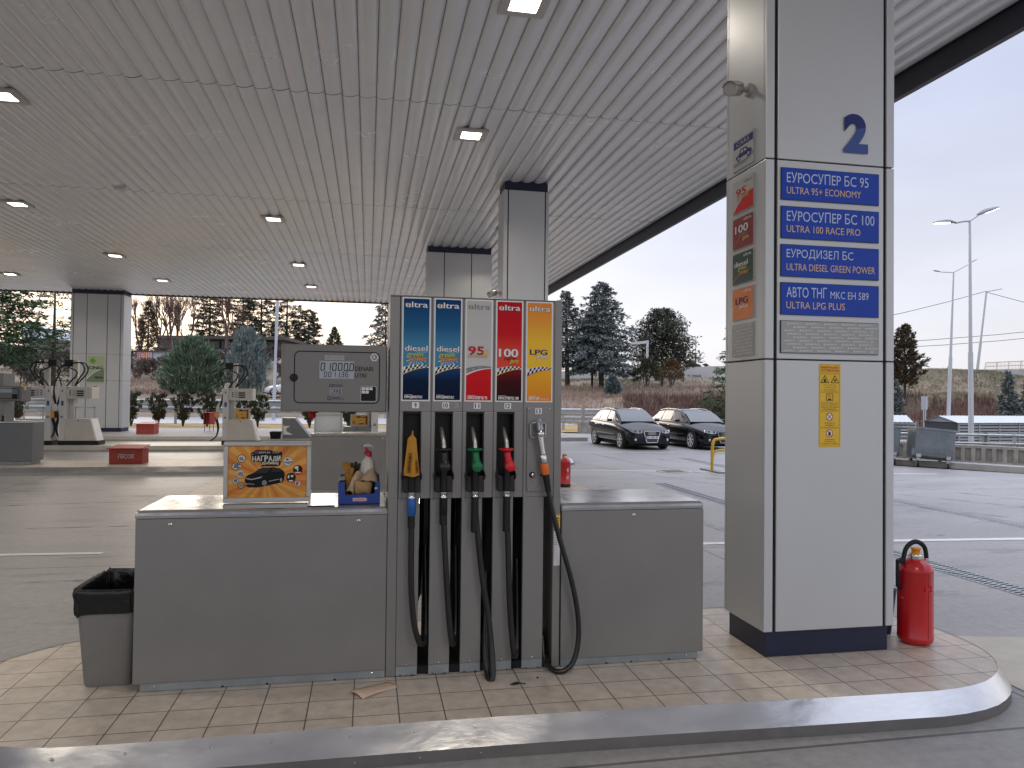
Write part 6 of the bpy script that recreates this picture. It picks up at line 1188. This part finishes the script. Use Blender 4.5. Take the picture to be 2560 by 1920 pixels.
def conifer(name,p,H,Rr,label,mat,seed,cb=.12,droop=.25,nb=90,dens=30,ls=.40,lw=.13,shape=.85,lean=(0,0),group='trees beyond the forecourt',top=1.,trunk_r=None,sparse=0.,fan=.42,clump=.10):
    """trunk with whorled limbs; each limb carries a drooping fan of needle sprays"""
    r=random.Random(seed); p=Vector(p); t=thing(name,label,'tree',tuple(p),group); ax=Vector((lean[0],lean[1],1)); L=Leaf(); tr=trunk_r or H*.018
    k=mb(m_bark,True); k.tube([p-Vector((0,0,.5)),p+ax*H*.3,p+ax*H*.65,p+ax*H*.98],[tr,tr*.8,tr*.45,tr*.08],8)
    for i in range(nb):
        f=(i+r.random())/nb; z=cb+(top-cb)*f**.92
        if r.random()<sparse: continue
        ln=Rr*max(.10,(1-f)**shape)*r.uniform(.60,1.15)*(.72+.28*min(1,f*6)); az=i*2.399+r.uniform(-.5,.5); o=p+ax*H*z; out=Vector((math.cos(az),math.sin(az),0)); d=out+Vector((0,0,.22-droop*r.uniform(.5,1.2))); side=Vector((-out.y,out.x,0))
        sag=lambda s: o+d*ln*s-Vector((0,0,droop*ln*.45*s*s)); k.tube([sag(s) for s in (0,.35,.7,1)],[tr*.18*(1-f*.6),tr*.12,tr*.06,.004],4,False)
        m=int(dens*(.30+ln/Rr)); 
        for j in range(m):
            s=.12+.88*r.random()**.75; w_=r.uniform(-1,1)*fan*ln*(1.05-.75*s); q=sag(s)+side*w_+Vector((0,0,-abs(w_)*droop*.6))+rv(r,clump*(.4+ln/Rr))
            for e in range(3):
                dd=(d*.7+side*(w_/max(.05,fan*ln))*.8+rv(r,.55)+Vector((0,0,-droop*.7))).normalized()*ls*r.uniform(.5,1.2)*(.65+.45*(1-f)); L.add(q+rv(r,.07),dd,lw*r.uniform(.7,1.3),Vector((0,0,1))+rv(r,.8))
    k.build('trunk',t); L.build('crown',mat,t); return t
def bare(name,p,H,label,seed,m_=None,depth=5,spread=.55,r0=None,group='trees beyond the forecourt',cat='tree',kids=(2,4),first=.32,rmin=.012):
    r=random.Random(seed); p=Vector(p); t=thing(name,label,cat,tuple(p),group); k=mb(m_ or m_barkg,True)
    def br(o,d,ln,rad,dep):
        e=o+d*ln; mid=o+d*ln*.5+rv(r,ln*.06); k.tube([o,mid,e],[rad,rad*.85,rad*.66],5 if dep>2 else 3,False)
        if dep<=0: return
        for _ in range(r.randint(*kids)):
            nd=(d+rv(r,spread)+Vector((0,0,.12))).normalized(); br(o+d*ln*r.uniform(.55,1),nd,ln*r.uniform(.55,.8),max(rad*.58,rmin),dep-1)
    br(p-Vector((0,0,.3)),Vector((r.uniform(-.06,.06),r.uniform(-.06,.06),1)),H*first,r0 or H*.02,depth); k.build('trunk',t); return t
def plume(name,p,H,Rr,label,mat,seed,n=2600,group='bushes beyond the road',pw=.8,ls=.5,lw=.10,low=.0,upw=1.2,cat='bush'):
    r=random.Random(seed); p=Vector(p); t=thing(name,label,cat,tuple(p),group); L=Leaf(); k=mb(m_bark,True)
    for j in range(7): a=r.uniform(0,6.28); k.tube([p-Vector((0,0,.3)),p+Vector((math.cos(a)*Rr*.3,math.sin(a)*Rr*.3,H*.4)),p+Vector((math.cos(a)*Rr*.5,math.sin(a)*Rr*.5,H*.75))],[.05,.035,.01],4,False)
    k.build('trunk',t); cl=[]
    for _ in range(int(n/16)):
        z=low+(1-low)*r.random()**.9; a=r.uniform(0,6.28); prof_=max(.05,(1-((z-.32)/(.70 if z>.32 else .42))**2))**pw if True else 1; q=Rr*prof_*(r.random()**.35)*r.uniform(.75,1.1); cl.append((Vector((math.cos(a)*q,math.sin(a)*q,z*H)),a,q/Rr))
    for c,a,f in cl:
        for _ in range(16):
            out_=Vector((math.cos(a)*f,math.sin(a)*f,upw*r.uniform(.6,1.2)))+rv(r,.4); L.add(p+c+rv(r,.16*Rr**.5),out_.normalized()*ls*r.uniform(.5,1.15),lw*r.uniform(.7,1.3),rv(r))
    L.build('crown',mat,t); return t
def on(u,v,d):                              # ground spot below a direction, sunk to the terrain
    q=AD(u,v,d); return Vector((q.x,q.y,gz(q.x,q.y)))
def hh(u,v,d,b): return AD(u,v,d).z-b.z
b=on(1419,971,76); conifer('blue_spruce',b,hh(1404,727,76,b),3.6,'grey-green conifer with leaning trunk right behind the fuel panels',m_spr,11,cb=.22,droop=.30,nb=120,shape=.62,dens=40,lean=(-.03,0),trunk_r=.28)
b=on(1503,973,75); conifer('blue_spruce',b,hh(1504,704,75,b),4.6,'tallest broad grey-green conifer, above the parked hatchback',m_spr,12,cb=.16,droop=.30,nb=170,shape=.55,dens=48,trunk_r=.30)
b=on(1480,973,76); conifer('blue_spruce',b,hh(1480,760,76,b),2.9,'slimmer grey-green conifer tucked between the two big ones',m_spr,13,cb=.24,droop=.3,nb=90,shape=.6,trunk_r=.14)
b=on(1655,951,84); conifer('pine',b,hh(1655,774,84,b),4.6,'rounded dark green pine with clumpy crown above the russet bush',m_dkn,14,cb=.22,droop=.06,nb=210,shape=.42,clump=.34,ls=.36,dens=42,fan=.3)
b=on(1852,968,60); conifer('cedar',b,hh(1850,770,60,b),4.4,'dark layered cedar poking out left of the near pillar',m_ced,15,cb=.10,droop=.14,nb=80,ls=.36,lw=.10,clump=.10,dens=46)
b=on(2262,1003,67); conifer('brown_thuja',b,hh(2256,813,67,b),2.0,'brownish conifer right beside the near pillar above the sheds',m_brn,16,cb=.16,droop=-.15,nb=110,shape=.6,ls=.34)
b=on(2238,1036,60); conifer('blue_spruce',b,hh(2238,952,60,b),1.0,'narrow blue-green conifer touching the right side of the near pillar',m_spr,17,cb=.02,droop=.1,nb=50,ls=.3,shape=.5)
b=on(2521,1037,59); conifer('blue_spruce',b,hh(2521,927,59,b),1.5,'blue spruce standing before the bridge abutment',m_spr,18,cb=.03,droop=.18,nb=70,ls=.3)
b=on(2572,1037,58); conifer('blue_spruce',b,hh(2572,940,58,b),1.5,'blue spruce cut off by the right photo edge',m_spr,19,cb=.03,droop=.18,nb=60,ls=.3)
b=on(1530,990,68); conifer('small_spruce',b,hh(1530,938,68,b),.95,'small young blue spruce on the dry slope above the hatchback',m_cyb,20,cb=.03,droop=-.15,nb=60,ls=.28,lw=.08,shape=.6)
b=on(1617,973,74); plume('juniper_bush',b,hh(1617,902,74,b),1.5,'dark juniper bush on bare stems beside the tallest conifer',m_jun,21,n=1800,low=.30,upw=.5,ls=.4)
b=on(1676,962,77); plume('russet_bush',b,hh(1676,905,77,b),1.7,'russet bush below the rounded pine',m_rus,22,n=1700,low=.32,upw=.6,ls=.4)
b=on(-22,950,54); conifer('cedar',b,11.5,4.6,'big green cedar reaching in from the left photo edge',m_ced,23,cb=.30,droop=.16,nb=120,ls=.42,lw=.12,shape=.45,fan=.5,dens=46)
b=on(133,948,58); conifer('cedar',b,11.0,3.4,'sparse cedar with bare upper trunk left of the CNG pillar',m_ced,24,cb=.12,droop=.12,nb=75,ls=.36,lw=.10,shape=.45,sparse=.2,dens=26,trunk_r=.2)
b=on(369,912,90); conifer('spruce',b,hh(369,752,90,b),2.6,'pointed brownish spruce just right of the CNG pillar',m_brn,25,cb=.10,droop=.2,nb=90,dens=40,ls=.4,lw=.09)
for i,(u,w_,lab) in enumerate(((523,2.5,'dark conifer behind the flat building, right of the forked bare tree'),(606,2.4,'dark conifer above the tall blue cypress'),(652,3.0,'dark conifer left of the pale lamp post in the gap'),(716,2.8,'dark conifer just right of the pale lamp post'),(770,2.2,'lower dark conifer above the left half of the price display'))):
    b=on(u,888,112+i*2); conifer('dark_conifer',b,hh(u,728 if i<4 else 775,112+i*2,b)+ (2.2 if i<4 else 0),w_*1.3,lab,m_dkn,30+i,cb=.10,droop=.12,nb=80,ls=.5,lw=.12,shape=.36,sparse=.05,dens=60)
b=on(835,890,108); conifer('dark_conifer',b,hh(837,818,108,b),1.9,'small far conifer peeping over the price display',m_dkn,36,droop=.15,nb=55,ls=.5)
b=on(962,960,72); conifer('blue_spruce',b,hh(960,742,72,b),3.4,'drooping blue-green conifer left of the fuel panels',m_spr,37,cb=.12,droop=.32,nb=110,shape=.6)
b=on(480,1000,62); plume('green_cypress_bush',b,hh(480,852,62,b),2.55,'broad feathery green cypress bush beyond the road',m_cyp,40,n=9000,ls=.55,lw=.10,upw=1.0)
b=on(617,1000,63); plume('blue_cypress',b,hh(617,828,63,b),1.75,'tall feathery blue-grey cypress beside the broad green bush',m_cyb,41,n=7000,ls=.5,lw=.09,upw=1.6,pw=.6)
for i,(u,v,d,h0,lab) in enumerate(((470,905,92,738,'forked bare tree before the flat building'),(399,905,95,730,'tall thin bare tree between the spruce and forked tree'),(418,905,97,735,'second thin bare tree right of the pointed spruce'),(440,900,98,745,'pinkish bare tree with fine twigs left of the forked tree'),(345,908,92,760,'bare tree partly behind the CNG pillar'),(570,892,104,733,'bare tree between two dark conifers behind the flat building'),(583,892,104,738,'tall bare tree right beside another one among the conifers'),(2368,931,84,866,'round bare tree on the hill crest left of the lit lamp post'),(2416,929,86,893,'low bare tree on the hill crest behind the lit lamp post'),(2452,928,88,900,'small bare tree at the bridge end'))):
    b=on(u,v,d); bare('bare_tree',b,max(1.6,hh(u,h0,d,b))*(1.25 if i<7 else .8),lab,50+i,m_twg if i<7 else m_barkg,depth=6 if i<7 else 5,spread=.42 if i<7 else .6,first=.34 if i<7 else .2)
for i,(u,v,d) in enumerate(((10,915,84),(40,905,86),(70,918,82),(98,908,84),(125,915,80),(165,920,80),(25,935,74),(60,940,73),(330,915,84),(360,905,88),(405,905,88),(450,900,92),(520,890,95),(560,892,95),(665,915,82),(690,905,86),(1720,948,96),(1760,948,97),(190,918,80),(215,912,84),(-20,925,80),(350,925,76),(385,930,74),(420,925,78),(690,925,76),(640,920,80),(50,955,68),(110,955,68))):
    b=on(u,v,d); L=['grey leafless scrub on the left slope below the cedars','leafless scrub around the kiosk','grey leafless scrub right of the blue cypress','leafless scrub on the wall behind the pine'][0 if u<300 else 1 if u<600 else 2 if u<1000 else 3]
    o=bare('bare_scrub',b,5.0,L,80+i,m_barkg,depth=6,spread=.95,r0=.07,group=L.replace('scrub','scrub patches'),cat='scrub',kids=(3,4),first=.24,rmin=.032)
# clipped vase-shaped shrubs along the verge
lab_sh=['dark vase-shaped shrub right beside the CNG pillar','dark vase-shaped shrub behind the bright red sand box','dark vase-shaped shrub in front of the green cypress bush','dark vase-shaped shrub behind the red hose box','dark shrub behind the beige dispenser with poster','dark shrub right of the beige dispenser with poster','dark shrub under the price display, left of the blank board','dark shrub behind the small poster under the display','dark shrub at the left photo edge under the grey display']
def vase(p,H,lab,seed):
    r=random.Random(seed); p=Vector(p); t=thing('verge_shrub',lab,'shrub',tuple(p),'clipped shrubs along the verge'); k=mb(m_bark,True); L=Leaf()
    for j in range(11):
        a=r.uniform(0,6.28); e=p+Vector((math.cos(a)*H*.24*r.uniform(.3,1),math.sin(a)*H*.24*r.uniform(.3,1),H*r.uniform(.5,.8))); k.tube([p-Vector((0,0,.1)),(p*.6+e*.4)+rv(r,.03),e],[.022,.016,.008],4,False)
    for j in range(80):
        a=r.uniform(0,6.28); f=r.random()**.5; z=r.uniform(.20,.98); q=H*.30*(.35+.75*min(1,(z-.15)/.5))*f*(1 if z<.85 else .8); c=p+Vector((math.cos(a)*q,math.sin(a)*q,z*H))
        for e in range(30): L.add(c+rv(r,.075),(Vector((math.cos(a)*.4*f,math.sin(a)*.4*f,1))+rv(r,.6)).normalized()*r.uniform(.07,.17),r.uniform(.03,.06),rv(r))
    k.build('stem',t); L.build('foliage',m_shr,t)
for i,(u,vt) in enumerate(((327,983),(395,987),(457,985),(517,986),(590,992),(644,990),(774,1000),(872,1000),(42,985))):
    b=AD(u,1064 if u<700 else 1067,38.5); b.z=.02; vase(b,AD(u,vt,38.5).z,lab_sh[i],120+i)
# ---- dry grass and weeds
def grass(name,spots,mat,n,seed,h=(.25,.7),w_=.05):
    r=random.Random(seed); L=Leaf()
    for (u0,u1,d0,d1,wt) in spots:
        for _ in range(int(n*wt)):
            u=r.uniform(u0,u1); d=r.uniform(d0,d1); q=AD(u,1000,d); z=gz(q.x,q.y)
            if z<.0 and q.x<13 and q.y>44 and q.y<58: continue
            for e in range(3): L.add(Vector((q.x+r.uniform(-.2,.2),q.y+r.uniform(-.2,.2),z-.05)),Vector((r.uniform(-.3,.3),r.uniform(-.3,.3),1))*r.uniform(*h),w_*r.uniform(.6,1.4),rv(r))
    me=bpy.data.meshes.new(name); me.from_pydata(L.v,[],L.f); me.materials.append(mat); o=bpy.data.objects.new(name,me); COL.objects.link(o); return tag(o,kind='stuff')
m_dg=M('dry_grass_pink',(.36,.26,.205),.9,var=.25,scale=.3,island=.3,spec=.1); m_dt=M('dry_grass_tan',(.30,.27,.19),.9,var=.25,scale=.3,island=.3,spec=.1); m_gg=M('grass_green',(.13,.16,.07),.9,var=.25,scale=.3,island=.35,spec=.1); m_wd=M('weeds_red',(.20,.125,.10),.9,var=.3,scale=.3,island=.35,spec=.1)
grass('dry_grass',[(1390,1830,59.5,75,.5),(-60,420,60,70,.4),(2230,2600,57,67,.5),(700,1390,60,72,.3),(1830,2230,58,70,.4),(2600,3000,57,67,.3)],m_dg,6000,1,(.25,.6))
grass('dry_weeds',[(1560,1830,60,66,.5),(2330,2600,62,67,.4),(2250,2340,60,68,.1)],m_wd,3500,2,(.4,1.0))
grass('tan_grass',[(1390,1830,66,90,.4),(2230,2600,66,80,.9),(-60,700,66,84,.6),(700,1390,68,90,.3),(1830,2230,66,90,.4),(2600,3000,66,84,.3),(-500,-60,60,84,.3)],m_dt,7000,3,(.15,.4))
grass('green_grass',[(1620,1830,58,60.5,.3),(2420,2540,73,80,.25),(1390,1600,80,92,.3)],m_gg,3500,4,(.12,.3))
# ---- buildings far behind
m_bw=M('old_plaster',(.21,.195,.18),.9,var=.3,scale=.5); m_bd2=M('roof_edge',(.10,.09,.08),.9,var=.2,scale=.5); m_wing=M('far_glass',(.03,.035,.04),.1,var=0); m_par=M('parapet',(.34,.34,.33),.85,var=.2,scale=.6)
def far_box(k,u0,v0,u1,v1,d,dep,vr=None):
    a=AD(u0,v0,d); b_=AD(u1,v1 if vr is None else vr,d); z0=min(AD(u0,v1,d).z,a.z); k.hexa([(a.x,a.y,AD(u0,v1,d).z),(b_.x,b_.y,AD(u0,v1,d).z),(b_.x+dep*.2,b_.y+dep,AD(u0,v1,d).z),(a.x+dep*.2,a.y+dep,AD(u0,v1,d).z)],[(a.x,a.y,a.z),(b_.x,b_.y,a.z),(b_.x+dep*.2,b_.y+dep,a.z),(a.x+dep*.2,a.y+dep,a.z)])
D_=106; t=thing('flat_building','long low abandoned concrete building with flat roof behind the cypresses','building',tuple(AD(550,890,D_)))
k=mb(m_bw); far_box(k,402,846,705,905,D_+3,10); k.build('wall',t); k=mb(m_bd2); far_box(k,396,838,712,846,D_+.5,14); k.build('roof',t); k=mb(m_par); far_box(k,410,873,700,886,D_,.4); k.build('parapet',t)
k=mb(m_bd2)
for u in range(415,700,17): far_box(k,u,873,u+1.2,886,D_-.1,.1)
k.build('parapet_post',t)
for u0,u1,m_ in ((410,428,m_wing),(431,462,m_wing),(474,484,m_wing),(487,494,m_par),(496,503,m_par),(506,520,m_wing),(524,560,m_wing),(566,600,m_wing),(640,690,m_wing)):
    k=mb(m_); far_box(k,u0,853,u1,871,D_+2.9,.3); k.build('window',t)
k=mb(m_bw)
for u in (402,429,470,520,562,610,660): far_box(k,u,846,u+3,886,D_+.6,.4)
k.build('column',t)
t=thing('kiosk','small pale blue kiosk with red diamond-pattern sign below the bare trees','kiosk',tuple(AD(385,905,84))); m_kb=M('kiosk_panel',(.42,.47,.52),.5,var=.06,scale=1); k=mb(m_bw); far_box(k,345,900,430,915,84.4,2); k.build('base',t); k=mb(m_kb); far_box(k,338,879,434,901,84,3); k.build('fascia',t); k=mb(m_bd2); far_box(k,336,876.5,436,879,83.8,3.4); k.build('roof',t)
a,b_=AD(340,898.5,83.9),AD(381,880.5,83.9); u=(Vector((b_.x,b_.y,0))-Vector((a.x,a.y,0))); P=Panel(a,u,Z3,step=.01); W,H=u.length,b_.z-a.z; P.rect(0,0,W,H,M('pattern_red',(.30,.02,.04),.5,var=0),1)
for i in range(7):
    for j in range(4):
        cx,cy=W*(i+.5)/7,H*(j+.5)/4
        for q,m_,l in ((.52,m_wht,2),(.30,m_redp,3),(.14,m_wht,4)): P.poly([(cx-W/7*q,cy),(cx,cy-H/4*q),(cx+W/7*q,cy),(cx,cy+H/4*q)],m_,l)
P.rect(W*.42,H*.2,W*.56,H*.9,m_org,5); P.build('pattern_sign',t)
t=thing('far_house','pale far house with sloped roof behind the sparse cedar','house',tuple(AD(110,880,125))); k=mb(m_par); far_box(k,55,838,180,885,125,8); k.build('wall',t); k=mb(m_kb); a,b_=AD(50,815,124),AD(185,850,122); k.hexa([AD(50,840,123),AD(186,853,122),AD(186,853,122)+Vector((2,10,0)),AD(50,840,123)+Vector((2,10,0))],[AD(58,806,125),AD(186,845,123),AD(186,845,123)+Vector((2,10,0)),AD(58,806,125)+Vector((2,10,0))]); k.build('roof',t,fix=True)
# graffiti wall, gantry, small lamp, marker post, signs
m_gw=M('render_pale',(.52,.52,.51),.85,var=.12,scale=.5); a,b_=on(1380,953,92),on(1860,949,92); zt0,zt1=AD(1380,929,92).z,AD(1860,913,92).z; k=mb(m_gw); up0,up1=Vector((a.x,a.y,zt0)),Vector((b_.x,b_.y,zt1)); lo=Vector((0,0,1.5)); o=Vector((.1,.4,0)); k.hexa([a-lo,b_-lo,b_-lo+o,a-lo+o],[up0,up1,up1+o,up0+o]); t=tag(k.build('graffiti_wall',fix=True),'long pale wall with dark graffiti behind the conifers','wall')
d_=(b_-a).normalized(); q=AD(1719,942,91.8); P=Panel(q,d_,Z3,step=.01); r=random.Random(3); x=0
for ch in 'FR ГРОБАРИ':
    if ch!=' ': P.text(ch,x,r.uniform(-.02,.05)-x*.06,.15,.26,m_blk,1,bold=.05,rot=r.uniform(-.08,.08))
    x+=.17
g=P.build('graffiti',t)
k=mb(M('gantry_white',(.6,.62,.64),.4,var=0)); q=on(1618,960,80); zz=AD(1618,851,80).z; k.box(q.x-.10,q.x+.10,q.y-.1,q.y+.1,q.z-.3,zz); e=AD(1578,858,79); k.hexa([(e.x,e.y,zz-.55),(q.x+.1,q.y,zz-.30),(q.x+.1,q.y+.2,zz-.30),(e.x,e.y+.2,zz-.55)],[(e.x,e.y,zz-.30),(q.x+.1,q.y,zz),(q.x+.1,q.y+.2,zz),(e.x,e.y+.2,zz-.30)]); tag(k.build('sign_frame',fix=True),'white angled sign frame between the conifers and the pine','sign frame')
q=on(1739,948,96); t,b2=pole('street_lamp',1740,950,1739,842,96,.08,.05,'thin single-arm lamp behind the graffiti wall'); k=mb(m_slate); e=AD(1728,841,96); k.tube([b2,e],.07,6); k.build('arm',t)
t,b2=pole('street_lamp',325,905,326,768,100,.10,.06,'slim lamp post among bare trees beside the CNG pillar'); k=mb(m_slate); k.tube([b2,AD(342,758,100)],.10,6); k.build('arm',t)
q=on(1483,1024,58.5); k=MB().mat(m_wht); k.box(q.x-.07,q.x+.07,q.y-.04,q.y+.04,q.z-.1,q.z+.75); k.mat(m_blk); k.box(q.x-.075,q.x+.075,q.y-.045,q.y+.045,q.z+.30,q.z+.52); tag(k.build('marker_post'),'white road marker post with black band above the guardrail','marker post')
q=AD(323,905,66); z0=gz(q.x,q.y); k=mb(m_slate,True); k.tube([(q.x,q.y,z0),(q.x,q.y,AD(323,870,66).z)],.05,6); k.smooth=False; k.mat(M('sign_pale_blue',(.16,.30,.44),.4,var=0)); k.prism([AD(316,875,66),AD(327,878,66),AD(330,864,66)],(0,.03,0)); tag(k.build('road_sign'),'small pale blue triangular sign panel just right of the CNG pillar','sign')
p0=AD(2312,1052,57); t=thing('route_sign','small white back of a two-post sign in front of the brown conifer','sign',tuple(p0)); k=mb(M('sign_back',(.5,.53,.55),.4,.3,var=0)); a,b_=AD(2304,1024,57),AD(2322,991,57); k.box(a.x,b_.x,a.y,a.y+.05,a.z,b_.z); k.build('plate',t); k=mb(m_lp); k.box(a.x+.12,a.x+.20,a.y-.04,a.y-.001,-1.0,b_.z); k.box(b_.x-.24,b_.x-.16,a.y-.04,a.y-.001,-1.0,b_.z); k.build('post',t)
# distant ridge
k=mb(M('far_ridge',(.20,.22,.27),1,var=.1,scale=.01)); r=random.Random(5); a=[];b2=[];c=[]
for j in range(61):
    az=R_(-60+2*j); D=1500; h=26+10*math.sin(j*.5)+6*math.sin(j*1.7); h+=14 if j>38 else 0
    a.append((D*math.sin(az),D*math.cos(az),-5)); b2.append((D*1.02*math.sin(az),D*1.02*math.cos(az),h)); c.append((D*1.2*math.sin(az),D*1.2*math.cos(az),-5))
k.loft([a,b2,c],closed=False,caps=False); tag(k.build('hills'),kind='structure')
k=mb(m_soil); k.add([(-2500,-500,-6),(2500,-500,-6),(2500,2500,-6),(-2500,2500,-6)],[(0,1,2,3)]); tag(k.build('ground'),kind='structure')
